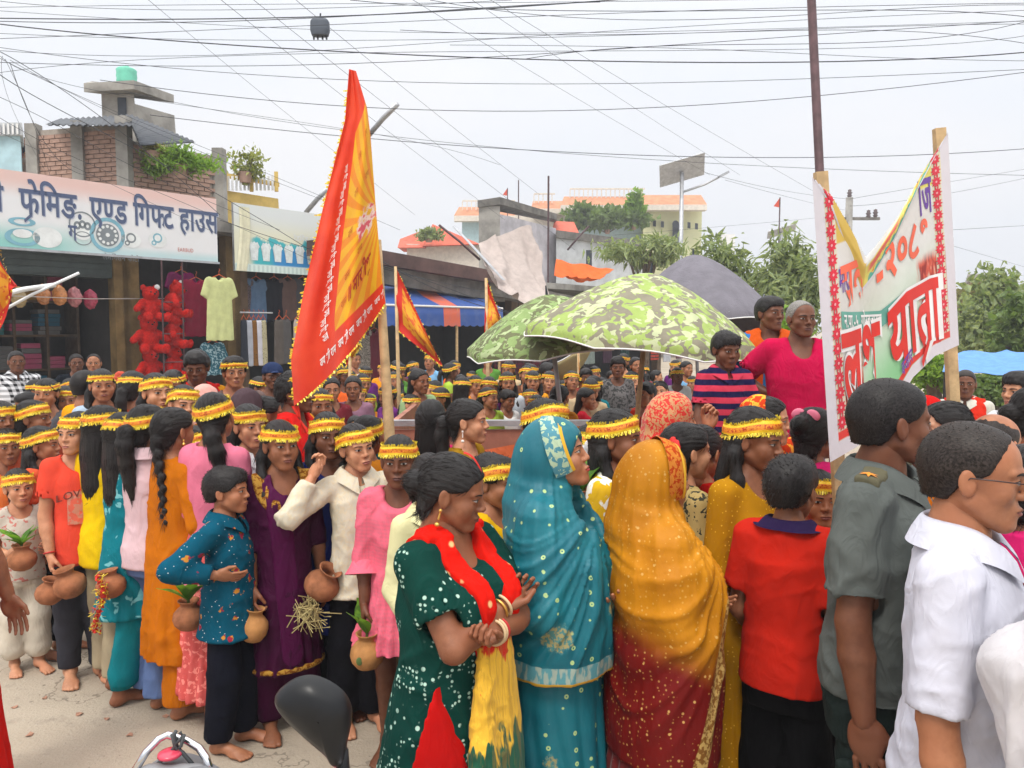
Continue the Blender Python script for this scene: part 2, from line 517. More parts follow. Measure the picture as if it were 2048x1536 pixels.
# ---- people: heads, hair, hands, feet
SKINS = {'dark': skin('skin_dark', (0.150, 0.058, 0.030)), 'brown': skin('skin_brown', (0.250, 0.100, 0.050)),
         'mid': skin('skin_mid', (0.37, 0.160, 0.082)), 'light': skin('skin_light', (0.52, 0.255, 0.145)),
         'fair': skin('skin_fair', (0.58, 0.32, 0.205))}
LIPS = {'dark': plain('lips_dark', (0.10, 0.036, 0.032), .45), 'brown': plain('lips_brown', (0.17, 0.055, 0.046), .45),
        'mid': plain('lips_mid', (0.27, 0.085, 0.07), .45), 'light': plain('lips_light', (0.36, 0.12, 0.1), .45),
        'fair': plain('lips_fair', (0.45, 0.13, 0.12), .45)}
M_EYE = plain('eye_white', (0.34, 0.29, 0.26), .45, .25)
M_IRIS = plain('iris', (0.014, 0.008, 0.006), .3, .2)
M_BROW = plain('brow_hair', (0.014, 0.010, 0.009), .7)
M_LIPRED = plain('lipstick_red', (0.42, 0.03, 0.035), .4)
M_TIKA = plain('red_tika', (0.55, 0.02, 0.012), .7)
M_SHADE = plain('nostril_lip_shade', (0.03, 0.014, 0.01), .7)  # shade of the nostrils and between the lips, painted as dark patches

def head_shape(kind):
    """Face looks towards -Y, eyes on z = 0, chin near z = -0.113, crown near z = +0.112 (metres, adult)."""
    man, kid = kind == 'man', kind == 'kid'
    ns = {'man': 0.0, 'woman': .003, 'kid': .0055}[kind]
    jw = {'man': 1.07, 'woman': 0.98, 'kid': 0.95}[kind]
    S = Shape()
    S.ell((0, .020, .030), (.074, .092, .083), .01)
    S.ell((0, -.032, .028), (.061, .050, .060), .03)
    S.ell((0, -.032, -.040), (.055 * jw, .050, .068), .03)
    for s in (-1, 1):
        S.ell((s * .042, -.053, -.026), (.021, .022, .018), .022)
        if not man: S.ell((s * .036, -.050, -.046), (.024, .024, .026), .025)
        S.cone((s * .053 * jw, .004, -.052), .014, (s * .020, -.062, -.098), .015, .025)
    S.ell((0, -.070, -.098), (.022 * jw, .018, .016), .018)
    for s in (-1, 1):
        S.ell((s * .0315, -.0985 - (.0 if man else .0025), .000), (.0185, .0155, .0105), .014, 's')
        S.ell((s * .0315, -.0715, -.0005), (.0150, .0130, .0120), .005)
        S.cone((s * .012, -.0835, .0190), .007 if man else .0055, (s * .047, -.070, .0185), .006, .012)
    S.cone((0, -.080, .014), .0068, (0, -.1025 + ns, -.026), .0088, .012)
    S.ell((0, -.1030 + ns, -.0290), (.0108, .0092, .0088), .007)
    for s in (-1, 1):
        S.ell((s * .0115, -.0920 + ns * .7, -.0325), (.0080, .0105, .0074), .007)
    S.ell((0, -.0740, -.066), (.027, .017, .021), .016)
    S.ell((0, -.0895, -.0605), (.0200, .0075, .0046), .004)
    S.ell((0, -.0885, -.0700), (.0170, .0080, .0056), .004)
    S.ell((0, -.0985, -.0650), (.0185, .0070, .0010), .003, 's')
    for s in (-1, 1):
        S.ell((s * .0770, .010, -.010), (.0085, .0185, .0310), .006, R=(rad(-10), 0, s * rad(-22)))
        S.ell((s * .0870, .004, -.006), (.0065, .0105, .0190), .005, 's', R=(rad(-10), 0, s * rad(-22)))
    S.cone((0, .022, -.060), .049 if not kid else .043, (0, .034, -.140), .047 if not kid else .040, .025)
    return S

_HEADS = {}
def head_geo(kind, res):
    if (kind, res) in _HEADS: return _HEADS[(kind, res)]
    S = head_shape(kind)
    V, Q = S.mesh(res)
    out = [(V, Q, 0)]
    def surf(x, z, off):
        x = np.asarray(x, float); z = np.asarray(z, float)
        ys = np.linspace(-.125, .02, 59)
        P = np.stack([np.broadcast_to(x[..., None], x.shape + (59,)), np.broadcast_to(ys, x.shape + (59,)), np.broadcast_to(z[..., None], x.shape + (59,))], -1)
        F = S.evaluate(P)
        i = np.argmax(F < 0, -1); i = np.maximum(i, 1)
        f0 = np.take_along_axis(F, i[..., None] - 1, -1)[..., 0]; f1 = np.take_along_axis(F, i[..., None], -1)[..., 0]
        y = ys[i - 1] + (ys[1] - ys[0]) * np.clip(f0 / np.where(f0 - f1 == 0, 1, f0 - f1), 0, 1)
        return np.stack([x, y - off, z], -1)
    def patch(X, Z, off, m):
        b = MB(); b.grid(surf(X, Z, off)); out.append((b.V[0], b.F[0][:, ::-1], m))
    lo = res > .005
    na = 7 if lo else 13
    u = np.linspace(-1, 1, na)
    for s in (-1, 1):
        ex, ez = s * .0315, -.0005
        up = .0062 * (1 - u ** 2) ** .8; dn = -.0044 * (1 - u ** 2) ** .9
        X = np.repeat((ex + u * .0150)[:, None], 5, 1); Zt = np.stack([dn + (up - dn) * k for k in np.linspace(0, 1, 5)], 1) + ez + (u * s * .0012)[:, None]
        patch(X, Zt, .0007, 1)
        ui = np.linspace(-1, 1, 9); top = np.minimum(.0062 * np.sqrt(1 - ui ** 2 * .999) + .0006, .0057); bot = np.maximum(-.0062 * np.sqrt(1 - ui ** 2 * .999) + .0006, -.0042)
        X = np.repeat((ex + ui * .0064)[:, None], 4, 1); Zi = np.stack([bot + (top - bot) * k for k in np.linspace(0, 1, 4)], 1) + ez
        patch(X, Zi, .0013, 2)
        th = .0016 if kind == 'man' else .0021
        X = np.repeat((ex + u * .0165)[:, None], 2, 1); base = .0058 * (1 - u ** 2) ** .8 - .0003
        Zl = np.stack([base, base + th], 1) + ez + (u * s * .0014)[:, None]
        patch(X, Zl, .0017, 3)
        t = np.linspace(0, 1, na)
        bx = s * (.0115 + t * .0385); bz = .0165 + .0055 * np.sin(t * PI * .72) - .003 * t
        w = (.0042 if kind == 'man' else .0030) * (1 - .62 * t) * np.minimum(1, .45 + t * 4)
        patch(np.repeat(bx[:, None], 3, 1), np.stack([bz - w, bz, bz + w], 1), .0012, 3)
        patch(s * .0062 + np.array([[-.0022, -.0022], [.0022, .0022]]), np.array([[-.0378, -.0358], [-.0378, -.0358]]), .0004, 6)
    u = np.linspace(-1, 1, 15 if not lo else 7)
    upper = -.0648 + (.0082 - .0022 * np.exp(-(u / .16) ** 2)) * (1 - np.abs(u) ** 1.7); mid = -.0652 + .0004 * u ** 2
    lower = -.0652 - .0088 * (1 - u ** 2) ** .8
    X = np.repeat((u * .0225)[:, None], 4, 1)
    patch(X, np.stack([mid + (upper - mid) * k for k in np.linspace(0, 1, 4)], 1), .0008, 4)
    patch(X, np.stack([lower + (mid - lower) * k for k in np.linspace(0, 1, 4)], 1), .0008, 4)
    patch(np.repeat((u * .0215)[:, None], 2, 1), np.stack([mid - .0007, mid + .0007], 1), .0013, 5)
    _HEADS[(kind, res)] = (out, S)
    return _HEADS[(kind, res)]

_hr = np.random.RandomState(77)
def add_head(b, kind, res, M, s):
    A = np.array(M); r1, r2, r3, r4 = _hr.uniform(-1, 1, 4)
    for V, Q, m in head_geo(kind, res)[0]:
        V = V.copy(); w = np.clip((.03 - V[:, 2]) / .06, 0, 1) * np.clip((.02 - V[:, 1]) / .05, 0, 1)      # every face a little different
        V[:, 0] *= 1 + w * r1 * .075; V[:, 2] *= 1 + w * r2 * .05
        ns_ = np.exp(-(V[:, 0] / .02) ** 2 - ((V[:, 2] + .025) / .02) ** 2) * (V[:, 1] < -.06); V[:, 1] += ns_ * r3 * .0035
        V[:, 2] += np.exp(-((np.abs(V[:, 0]) - .031) / .02) ** 2 - ((V[:, 2] - .012) / .014) ** 2) * (V[:, 1] < -.05) * r4 * .0022
        b.add((V * s) @ A[:3, :3].T + A[:3, 3], Q, m)

# ---- hair, in head space
def hairline(y, style):
    if style == 'man':   pts = ([-.10, -.074, -.060, -.040, -.022, -.004, .020, .050, .12], [.074, .068, .058, .030, .012, .002, .004, -.055, -.060])
    elif style == 'recede': pts = ([-.10, -.062, -.050, -.030, -.020, -.004, .020, .050, .12], [.098, .090, .076, .034, .010, .000, .002, -.055, -.062])
    elif style == 'boy': pts = ([-.10, -.080, -.066, -.050, -.030, -.006, .022, .050, .12], [.046, .046, .044, .034, .014, .000, .002, -.050, -.058])
    elif style == 'low':  pts = ([-.10, -.078, -.060, -.045, -.020, .030, .050, .070, .12], [.048, .046, .038, .010, -.015, -.02, -.05, -.08, -.09])
    else:                pts = ([-.10, -.076, -.060, -.045, -.012, .030, .050, .070, .12], [.070, .066, .053, .030, .014, .002, -.05, -.08, -.09])
    return np.interp(y, *pts)

def hair_shape(style):
    base = {'man': 'man', 'recede': 'recede', 'boy': 'boy', 'curly': 'boy'}.get(style, 'back')
    if style in ('loose', 'half'): base = 'back'
    t = {'man': .0060, 'recede': .0042, 'boy': .0095, 'curly': .015}.get(style, .0085)
    S = Shape()
    S.ell((0, .020, .030), (.074 + t, .092 + t, .083 + t * 1.1), .01)
    S.ell((0, -.032, .030), (.061 + t, .049 + t, .060 + t), .03)
    S.cone((0, .045, .0), .062 + t, (0, .052, -.055), .048 + t, .03)
    if style == 'boy':
        S.ell((.012, -.042, .074), (.056, .040, .028), .03)
    if style == 'curly':
        S.ell((0, -.03, .085), (.066, .05, .034), .03)
    lim = ((-.2, -.2, -.3), (.2, .2, .3))
    S.fn(lambda x, y, z: (hairline(y + np.abs(x) * .12, base) + .0022 * np.sin(x * 310 + y * 120) + .0016 * np.sin(x * 570 - y * 330 + 1) - z) * .7, *lim, k=.008 if t < .012 else .012)
    if style == 'bun':
        S.ell((0, .128, -.005), (.046, .040, .042), .012)
    elif style == 'highbun':
        S.ell((0, .118, .050), (.040, .038, .040), .012)
    elif style in ('pony', 'ponybig'):
        w = 1.0 if style == 'pony' else 1.35
        pts = [(0, .105, .0), (.004, .140, -.02), (.008, .150, -.08), (.008, .140, -.17), (.004, .128, -.27), (0, .118, -.36)]
        rr = [.024, .034, .038, .034, .026, .010]
        for i in range(5): S.cone(pts[i], rr[i] * w, pts[i + 1], rr[i + 1] * w, .012, flat=(.75, (0, 1, 0)))
    elif style in ('braid', 'braidside'):
        sx = .0 if style == 'braid' else -.055
        n = 15
        for i in range(n):
            q = i / (n - 1)
            c = (sx * min(1, q * 2) + (.010 if i % 2 else -.010), .112 + .016 * math.sin(q * 2.2) - .012 * q, -.045 - q * .40)
            r = .027 * (1 - .45 * q)
            S.ell(c, (r, r * .85, r * 1.05), .008, R=(0, rad(24 if i % 2 else -24), 0))
        S.cone((sx, .100, -.452), .012, (sx, .095, -.51), .017, .01)
        S.ell((0, .09, -.03), (.045, .035, .035), .02)
    elif style == 'lowpony':
        pts = [(0, .098, -.045), (-.01, .118, -.09), (-.02, .120, -.16), (-.022, .110, -.24), (-.02, .10, -.30)]
        rr = [.032, .036, .036, .028, .012]
        for i in range(4): S.cone(pts[i], rr[i], pts[i + 1], rr[i + 1], .015)
    elif style in ('loose', 'looseshort'):
        L = -.40 if style == 'loose' else -.24
        lev = [(L, 0, .085, .050, .026), (L + .08, 0, .088, .074, .040), (-.14, 0, .080, .084, .048), (-.06, 0, .062, .084, .060), (.0, 0, .05, .080, .070), (.04, 0, .04, .074, .072)]
        S.loft(lev, .02, n=2.0)
    elif style == 'half':      # loose hair falling in front of the shoulders too
        lev = [(-.38, 0, .080, .055, .024), (-.28, 0, .082, .080, .036), (-.14, 0, .072, .088, .050), (-.06, 0, .055, .086, .062), (.0, 0, .045, .080, .070)]
        S.loft(lev, .02, n=2.0)
        for s in (-1, 1):
            pts = [(s * .070, .035, .0), (s * .088, .036, -.06), (s * .096, .008, -.15), (s * .092, -.035, -.24), (s * .082, -.050, -.33)]
            rr = [.018, .022, .024, .022, .008]
            for i in range(4): S.cone(pts[i], rr[i], pts[i + 1], rr[i + 1], .02)
    return S, base

_HAIR = {}
def hair_mesh(style, res=.0042, grey=0):
    key = (style, res, grey)
    if key in _HAIR: return _HAIR[key]
    S, base = hair_shape(style)
    V, Q = S.mesh(res)
    Nn = vnormals(V, Q)
    if style in ('boy', 'curly'):
        d = fbm(V * np.array([150, 40, 40]), 1, 2) * (.0022 if style == 'curly' else .0012) + fbm(V * 26, 2, 2) * (.0045 if style == 'curly' else .0016)
    elif style in ('man', 'recede'):
        d = fbm(V * 90, 1, 2) * .0004
    else:
        phi = np.arctan2(V[:, 0], V[:, 2] + .02); th = np.arctan2(V[:, 0], V[:, 1] - .03)
        w = np.clip((-.02 - V[:, 2]) / .06, 0, 1)
        a = vnoise(np.stack([phi * 13, V[:, 1] * 6, V[:, 2] * 0], 1), 1) * (1 - w)
        c = vnoise(np.stack([th * 11, V[:, 2] * 6, V[:, 2] * 0 + 3], 1), 2) * w
        d = (a + c) * .0028
    if style not in ('man', 'recede', 'boy', 'curly'):      # parting along the crown
        part = np.exp(-(V[:, 0] / .0045) ** 2) * (V[:, 2] > .06) * (V[:, 1] < .03)
        d = d - part * .0045
    V = V + Nn * d[:, None]
    mat = {0: (.012, .010, .010), 1: (.16, .15, .14), 2: (.020, .015, .013)}[grey]
    m = hair_mat('hair_%s_%d' % ('short' if style in ('man', 'recede', 'boy', 'curly') else 'loose' if style in ('loose', 'half', 'looseshort') else 'combed', grey),
                 'hang' if style in ('loose', 'half', 'looseshort') else 'short' if style in ('man', 'recede', 'boy', 'curly') else 'back', mat)
    b = MB(); b.add(V, Q)
    # flyaway and hairline strands as thin tapered blades
    if res < .005:
        r_ = np.random.RandomState(5)
        idx = r_.choice(len(V), 1500 if style in ('boy', 'curly') else 1700)
        for i in idx:
            p, n_ = V[i], Nn[i]
            if style in ('man', 'recede'):
                dirv = n_ * .5 + np.array([0, .5, -.3]) + r_.normal(0, .25, 3); L = r_.uniform(.003, .007)
            elif style in ('boy', 'curly'):
                dirv = n_ * (.22 if style == 'boy' else .5) + np.array([.35, -.45 if p[1] < 0 else .35, -.7 if p[2] < .06 else .0]) + r_.normal(0, .2, 3); L = r_.uniform(.007, .016)
            elif p[2] < -.03:
                dirv = np.array([0, 0, -1.0]) + n_ * .25 + r_.normal(0, .12, 3); L = r_.uniform(.03, .07)
            else:
                dirv = np.array([0, 1.0, -.25]) + n_ * .22 + r_.normal(0, .15, 3); L = r_.uniform(.015, .04)
            if style not in ('man', 'recede', 'boy', 'curly'): dirv = dirv - n_ * (dirv @ n_) * .93
            p = p - n_ * .0012
            dirv /= np.linalg.norm(dirv); sdv = np.cross(dirv, n_); sdv /= max(np.linalg.norm(sdv), 1e-6); w_ = .0013 if style in ('boy', 'curly') else .0007 if style in ('man', 'recede') else .0009
            b.add([p - sdv * w_, p + sdv * w_, p + dirv * L * .6 + sdv * w_ * .7 + n_ * .001, p + dirv * L - n_ * .001], [[0, 1, 2], [0, 2, 3]])
    me = b.mesh('hair', m, True)
    _HAIR[key] = me
    return me

# ---- festival headband: printed ribbon with gold tinsel along both edges
def band_material():
    if 'band' in _MC: return _MC['band']
    t = NT('headband_print')
    a = t.n('ShaderNodeAttribute', attribute_name='v').outputs['Fac']
    u = t.n('ShaderNodeAttribute', attribute_name='u').outputs['Fac']
    gold, red, org, yel = (0.78, 0.42, 0.012), (0.46, 0.020, 0.008), (0.72, 0.20, 0.014), (0.90, 0.58, 0.02)
    c = t.mix(t.step(t.math('ABSOLUTE', t.math('SUBTRACT', a, .5)), .22, .27), org, yel)
    nv = t.n('ShaderNodeCombineXYZ', {0: t.math('MULTIPLY', u, 60.0), 1: t.math('MULTIPLY', a, 3.2), 2: 0.0}).outputs[0]
    c = t.mix(t.math('MULTIPLY', t.step(t.noise(nv, 1.0, 2), .50, .56), t.math('SUBTRACT', 1.0, t.step(t.math('ABSOLUTE', t.math('SUBTRACT', a, .52)), .15, .19))), c, red)
    nv2 = t.n('ShaderNodeCombineXYZ', {0: t.math('MULTIPLY', u, 170.0), 1: t.math('MULTIPLY', a, 9.0), 2: 0.0}).outputs[0]
    c = t.mix(t.math('MULTIPLY', t.step(t.noise(nv2, 1.0, 1), .52, .58), .55), c, gold)
    nr = t.bump(t.noise(nv2, 1.0, 2), .5, .004)
    _MC['band'] = t.fin(c, .5, .4, .0, nr)
    return _MC['band']

def tinsel_mat():
    if 'tinsel' in _MC: return _MC['tinsel']
    t = NT('gold_tinsel'); v = t.obj()
    c = t.mix(t.step(t.noise(v, 160.0, 1), .42, .58), (0.66, 0.42, 0.015), (0.95, 0.80, 0.07))
    _MC['tinsel'] = t.fin(c, .35, .6, .12)
    return _MC['tinsel']

_BAND = {}
def band_mesh(style, kind, var, lo=False):
    key = (style, kind, var, lo)
    if key in _BAND: return _BAND[key]
    S, _ = hair_shape(style); H = head_shape(kind)
    r_ = np.random.RandomState(var * 13 + 3)
    n = 40 if lo else 72
    slim = .70 if lo else .92
    tilt = [.04, .18, -.06, .28][var % 4]; zc = [.056, .058, .054, .060][var % 4]; hw = [.0215, .0235, .0200, .0240][var % 4] * slim
    th = np.arange(n) * 2 * PI / n - PI / 2
    rows = []
    ts = np.linspace(0, 1, 4 if lo else 6)
    rr = np.linspace(.05, .16, 56)
    for tt in ts:
        z = zc + (tt - .5) * 2 * hw - tilt * (np.sin(th) * .1 + .06) + .003 * np.sin(th * 3 + var)
        P = np.stack([np.cos(th)[:, None] * rr, np.sin(th)[:, None] * rr + .014, np.repeat(z[:, None], 56, 1)], -1)
        F = np.minimum(S.evaluate(P), H.evaluate(P))
        ins = F < 0
        last = 55 - np.argmax(ins[:, ::-1], 1)
        R = np.where(ins.any(1), rr[np.minimum(last, 55)], .085)
        R = np.minimum(R, .118)
        R = np.convolve(np.pad(R, 4, 'wrap'), np.ones(9) / 9, 'valid') + .0055 + .0025 * math.sin(tt * PI)
        R = R + .0012 * r_.normal(size=n)
        rows.append(np.stack([np.cos(th) * R, np.sin(th) * R + .014, z], -1))
    G = np.array(rows)                       # (rows, n, 3)
    G = np.concatenate([G, G[:, :1]], 1)
    b = MB(); b.grid(np.swapaxes(G, 0, 1))
    me = b.mesh('headband', band_material(), True)
    attr(me, 'v', np.tile(ts, n + 1)); attr(me, 'u', np.repeat(np.arange(n + 1) / n, len(ts)))
    # fringe
    f = MB()
    m_ = 110 if lo else 260
    for edge, sg in ((0, -1), (len(ts) - 1, 1)):
        for i in range(m_):
            a = r_.uniform(0, n); i0 = int(a) % n; q = a - int(a)
            p = G[edge, i0] * (1 - q) + G[edge, i0 + 1] * q
            tan = G[edge, i0 + 1] - G[edge, i0]; tan /= np.linalg.norm(tan)
            out = np.array([p[0], p[1] - .014, 0]); out /= np.linalg.norm(out)
            L = r_.uniform(.008, .019) * (1.0 if sg < 0 else .9) * slim
            d = np.array([0, 0, sg * 1.0]) + out * r_.uniform(-.05, .55) + tan * r_.normal(0, .35)
            w_ = r_.uniform(.0014, .0030) * (1.6 if lo else 1)
            p = p + out * .001 - np.array([0, 0, sg * .003])
            tw = tan * w_ + out * r_.normal(0, .0012)
            f.add([p - tw, p + tw, p + d * L + tw * .6, p + d * L - tw * .6], [[0, 1, 2, 3]])
    fr = f.mesh('tinsel_fringe', tinsel_mat(), False)
    _BAND[key] = (me, fr)
    return _BAND[key]

# ---- hands and feet
_HAND = {}
def hand_geo(pose, res=.003):
    if (pose, res) in _HAND: return _HAND[(pose, res)]
    S = Shape()
    S.ell((0, 0, -.048), (.0145, .038, .050), .012)
    S.cone((0, 0, .05), .026, (0, 0, -.012), .023, .02, flat=(.78, (1, 0, 0)))
    S.ell((.008, -.026, -.034), (.014, .016, .030), .012)
    S.ell((.006, .026, -.040), (.012, .014, .034), .012)
    c = {'relax': 16, 'grip': 52, 'fist': 70, 'flat': 4}[pose]
    for i, (y0, L, r0) in enumerate([(-.0285, .074, .0085), (-.0095, .082, .0088), (.0100, .076, .0085), (.0285, .060, .0076)]):
        p = np.array([.0, y0, -.088]); a = rad(c * (.55 + .12 * i)); spread = (i - 1.5) * .05
        for j, q in enumerate((.44, .32, .24)):
            d = np.array([math.sin(a), spread * (1 - j * .5), -math.cos(a)]); nx = p + d * L * q
            S.cone(p, r0 * (1 - .10 * j), nx, r0 * (1 - .10 * (j + 1)), .0035)
            p = nx; a += rad(c * (1.0 + .08 * i))
    k = {'relax': 0, 'grip': 1, 'fist': 1.2, 'flat': -.2}[pose]
    t0, t1, t2 = np.array([.006, -.026, -.022]), np.array([.016 + .008 * k, -.050 + .006 * k, -.056]), np.array([.022 + .022 * k, -.056 + .016 * k, -.088])
    S.cone(t0, .013, t1, .0105, .008); S.cone(t1, .0102, t2, .008, .004)
    V, Q = S.mesh(res)
    _HAND[(pose, res)] = (V, Q); return V, Q

_FOOT = {}
def foot_geo(shoe=False, res=.0056):
    if shoe in _FOOT: return _FOOT[shoe]
    S = Shape()
    S.cone((0, .03, .14), .033, (0, .03, .055), .034, .02)
    S.ell((0, .045, .030), (.031, .038, .030), .02)
    S.cone((0, .02, .052), .034, (.002, -.09, .026), .026, .025)
    S.ell((0, -.095, .020), (.043, .055, .021), .02)
    if shoe:
        S.ell((0, -.125, .026), (.044, .065, .026), .02)
    else:
        for x, y, r, L in ((-.027, -.150, .0125, .030), (-.006, -.158, .0095, .026), (.011, -.153, .0088, .023), (.026, -.144, .0082, .020), (.039, -.132, .0080, .017)):
            S.cone((x * .95, y + L, .020), r * 1.05, (x, y - .006, .012), r, .005)
    S.fn(lambda x, y, z: 0.0015 - z + 0 * x + 0 * y, (-.2, -.3, -.1), (.2, .2, .3), k=.004)
    V, Q = S.mesh(res)
    _FOOT[shoe] = (V, Q); return V, Q

def frame_from(d, roll=0.0, side=1):
    """Rotation taking -Z to direction d; roll turns about d."""
    q = Vector((0, 0, -1)).rotation_difference(Vector(d).normalized())
    return (q.to_matrix() @ Matrix.Rotation(roll, 3, 'Z'))

# ---- body and clothes
ARM = {   # (upper arm direction, forearm direction, hand pose); x is outward from the body, -y is forward
    'down': ((.16, .02, -1), (.07, -.16, -1), 'relax'), 'front': ((.14, .0, -1), (-.10, -.75, -.65), 'grip'),
    'hold': ((.16, .06, -1), (-.25, -1, .10), 'grip'), 'low': ((.14, .02, -1), (-.02, -.34, -.94), 'grip'),
    'hip': ((.66, .42, -.72), (-.80, -.45, -.42), 'relax'), 'ear': ((.80, -.30, -.42), (-.62, .12, .95), 'grip'),
    'fold': ((.20, -.10, -1), (-.80, -.62, .06), 'relax'), 'clasp': ((.16, -.04, -1), (-.62, -.70, -.30), 'grip'),
    'raise': ((.35, -.75, .25), (-.1, -.35, .95), 'fist'), 'back': ((.2, .3, -1), (-.2, .1, -1), 'relax'),
    'lean': ((.25, -.25, -1), (.05, -.30, -.95), 'grip'), 'reach': ((.2, -.8, -.55), (-.15, -.95, .25), 'grip'),
}

class Body:
    def __init__(s, h, kind='kid', girth=1.0, arms=('down', 'down'), hyaw=0, hpitch=0, hroll=0, lean=0, step=0.0, bust=None):
        s.h, s.kind, s.g = h, kind, girth
        s.hh = (.130 + .056 * h) * (.975 if kind != 'man' else 1.0); s.hs = s.hh / .225
        s.chin = h - s.hh
        s.zs = s.chin - .058 * h                      # shoulder joints
        s.sw = h * {'man': .104, 'woman': .090, 'kid': .083}[kind] * (1 + .25 * (girth - 1))
        s.zh, s.zk, s.za = .515 * h, .28 * h, .045 * h
        s.hipw = .046 * h
        s.bust = (kind == 'woman') if bust is None else bust
        s.neck = np.array([0, .012 * h, s.zs + .034 * h])
        top = Vector((0, -.004 * h, h - .112 * s.hs - .012))
        s.headM = Matrix.Translation(top) @ Matrix.Rotation(rad(hyaw), 4, 'Z') @ Matrix.Rotation(rad(hroll), 4, 'Y') @ Matrix.Rotation(rad(hpitch), 4, 'X')
        s.step = step
        s.arms = []
        for side, a in ((-1, arms[0]), (1, arms[1])):
            if isinstance(a, str): a = ARM[a]
            u = np.array(a[0], float) * (side, 1, 1); f = np.array(a[1], float) * (side, 1, 1)
            u /= np.linalg.norm(u); f /= np.linalg.norm(f)
            sh = np.array([side * s.sw, .008 * h, s.zs]); el = sh + u * .172 * h; wr = el + f * .142 * h
            s.arms.append(dict(side=side, sh=sh, el=el, wr=wr, f=f, pose=a[2], roll=a[3] if len(a) > 3 else 0))
        s.legs = []
        for side in (-1, 1):
            fy = -side * step
            s.legs.append((np.array([side * s.hipw, .005 * h, s.zh]), np.array([side * s.hipw * 1.02, fy * .45 - .012 * h, s.zk]), np.array([side * s.hipw * 1.05, fy + .01 * h, s.za])))
    def torso(s):
        h, g = s.h, s.g; gb = 1 + (g - 1) * 1.2
        w = {'man': (.098, .094, .092, .104, .108), 'woman': (.104, .108, .088, .094, .096), 'kid': (.082, .082, .072, .077, .082)}[s.kind]
        return [(.440 * h, 0, .004 * h, w[0] * h * g * .92, .068 * h * g), (s.zh, 0, .004 * h, w[1] * h * g, .074 * h * g),
                (.615 * h, 0, -.004 * h * gb, w[2] * h * gb, .062 * h * gb), (.70 * h, 0, -.004 * h, w[3] * h * g, .067 * h * g),
                (s.zs - .040 * h, 0, .002 * h, w[4] * h * (.6 + .4 * g) * .97, .060 * h * g), (s.zs - .005 * h, 0, .008 * h, w[4] * h * .80, .050 * h), (s.zs + .020 * h, 0, .012 * h, w[4] * h * .52, .042 * h), (s.zs + .038 * h, 0, .014 * h, .036 * h, .034 * h)]
    def base(s, S, off=0.0, sleeve=(0, 0), sl_off=None, torso=True, zmin=None):
        """Adds torso, shoulders, bust and sleeves (fractions of the whole arm) to a Shape."""
        h, g = s.h, s.g; q = (.5 + .5 * g)
        so = off if sl_off is None else sl_off
        if torso:
            lev = s.torso()
            S.loft(lev, .02, grow=off)
        for a in s.arms:
            S.cone(s.neck + np.array([a['side'] * .020 * h, 0, -.012 * h]), .026 * h + off * .8, a['sh'] + np.array([-a['side'] * .008 * h, 0, -.004 * h]), .026 * h * q + off * .8, .025)
        if s.bust:
            for x in (-1, 1): S.ell((x * .046 * h, -.052 * h * g, .715 * h), (.042 * h * g + off, .036 * h * g + off, .042 * h * g + off), .03)
        for a, f in zip(s.arms, sleeve):
            if f <= 0: continue
            u = min(1, f / .55); e_ = a['sh'] + (a['el'] - a['sh']) * u
            r0, r1 = .0285 * h * q + so, (.0285 - .003 * u) * h * q + so + (.005 * h if f < .5 else 0)
            S.cone(a['sh'], r0, e_, r1, .018, capb=f <= .55)
            end, pr, rr_ = e_, a['sh'], r1
            if f > .55:
                u2 = (f - .55) / .45; w = a['el'] + (a['wr'] - a['el']) * u2
                rr_ = (.0265 - .007 * u2) * h * q + so
                S.cone(a['el'], .0265 * h * q + so, w, rr_, .018, capb=True)
                end, pr = w, a['el']
            if f > .60: continue
            d_ = (end - pr) / np.linalg.norm(end - pr)
            s.cuts = getattr(s, 'cuts', []) + [(end - d_ * .022, end + d_ * .02, rr_ - .0125)]
        for c0, c1, rc in getattr(s, 'cuts', []):
          if rc > .0245 * h * q + .004: S.cone(c0, rc, c1, rc, .003, 's')
        s.cuts = []
        return S
    def mesh(s, tone, res=.015, hres=.0045, lip=None, shoes=False, extra=None, bare=False):
        h, g = s.h, s.g; q = (.5 + .5 * g)
        S = Shape()
        S.loft(s.torso(), .02, grow=-.012)
        s_nb = s.neck
        hb = np.array(s.headM @ Vector((0, .022 * s.hs, -.075 * s.hs)))
        nr = {'man': .040, 'woman': .0345, 'kid': .033}[s.kind] * (1 + .3 * (g - 1)) * (h + .6) / 2.2 * 1.28
        S.cone(hb, nr, s_nb + np.array([0, .004, .004]), nr * 1.08, .02)
        S.cone(s_nb, nr * 1.05, s_nb - np.array([0, .0, .05 * h]), nr * 1.25, .04)
        for a in s.arms:
            S.cone(s_nb + np.array([a['side'] * .02 * h, 0, -.016 * h]), .022 * h, a['sh'], .024 * h * q, .03)
            S.cone(a['sh'], .0270 * h * q, a['el'], .0235 * h * q, .02)
            m = a['el'] + (a['wr'] - a['el']) * .35
            S.cone(a['el'], .0235 * h * q, m, .0245 * h * q, .012); S.cone(m, .0245 * h * q, a['wr'], .0165 * h * (.7 + .3 * q), .012)
        if s.kind == 'woman' and bare:
            for x in (-1, 1): S.ell((x * .046 * h, -.05 * h * g, .715 * h), (.036 * h, .03 * h, .036 * h), .03)
        for hp, kn, an in s.legs:
            S.cone(hp, .042 * h * g, kn, .032 * h * q, .02)
            cf = kn + (an - kn) * .3 + np.array([0, .008 * h, 0])
            S.cone(kn, .032 * h * q, cf, .031 * h * q, .015); S.cone(cf, .031 * h * q, an, .0195 * h, .015)
        V, Q = S.mesh(res)
        b = MB(); b.add(V, Q, 0)
        add_head(b, s.kind, hres, s.headM, s.hs)
        hsc = h * .108 / .175 * (1.04 if s.kind == 'man' else .98)
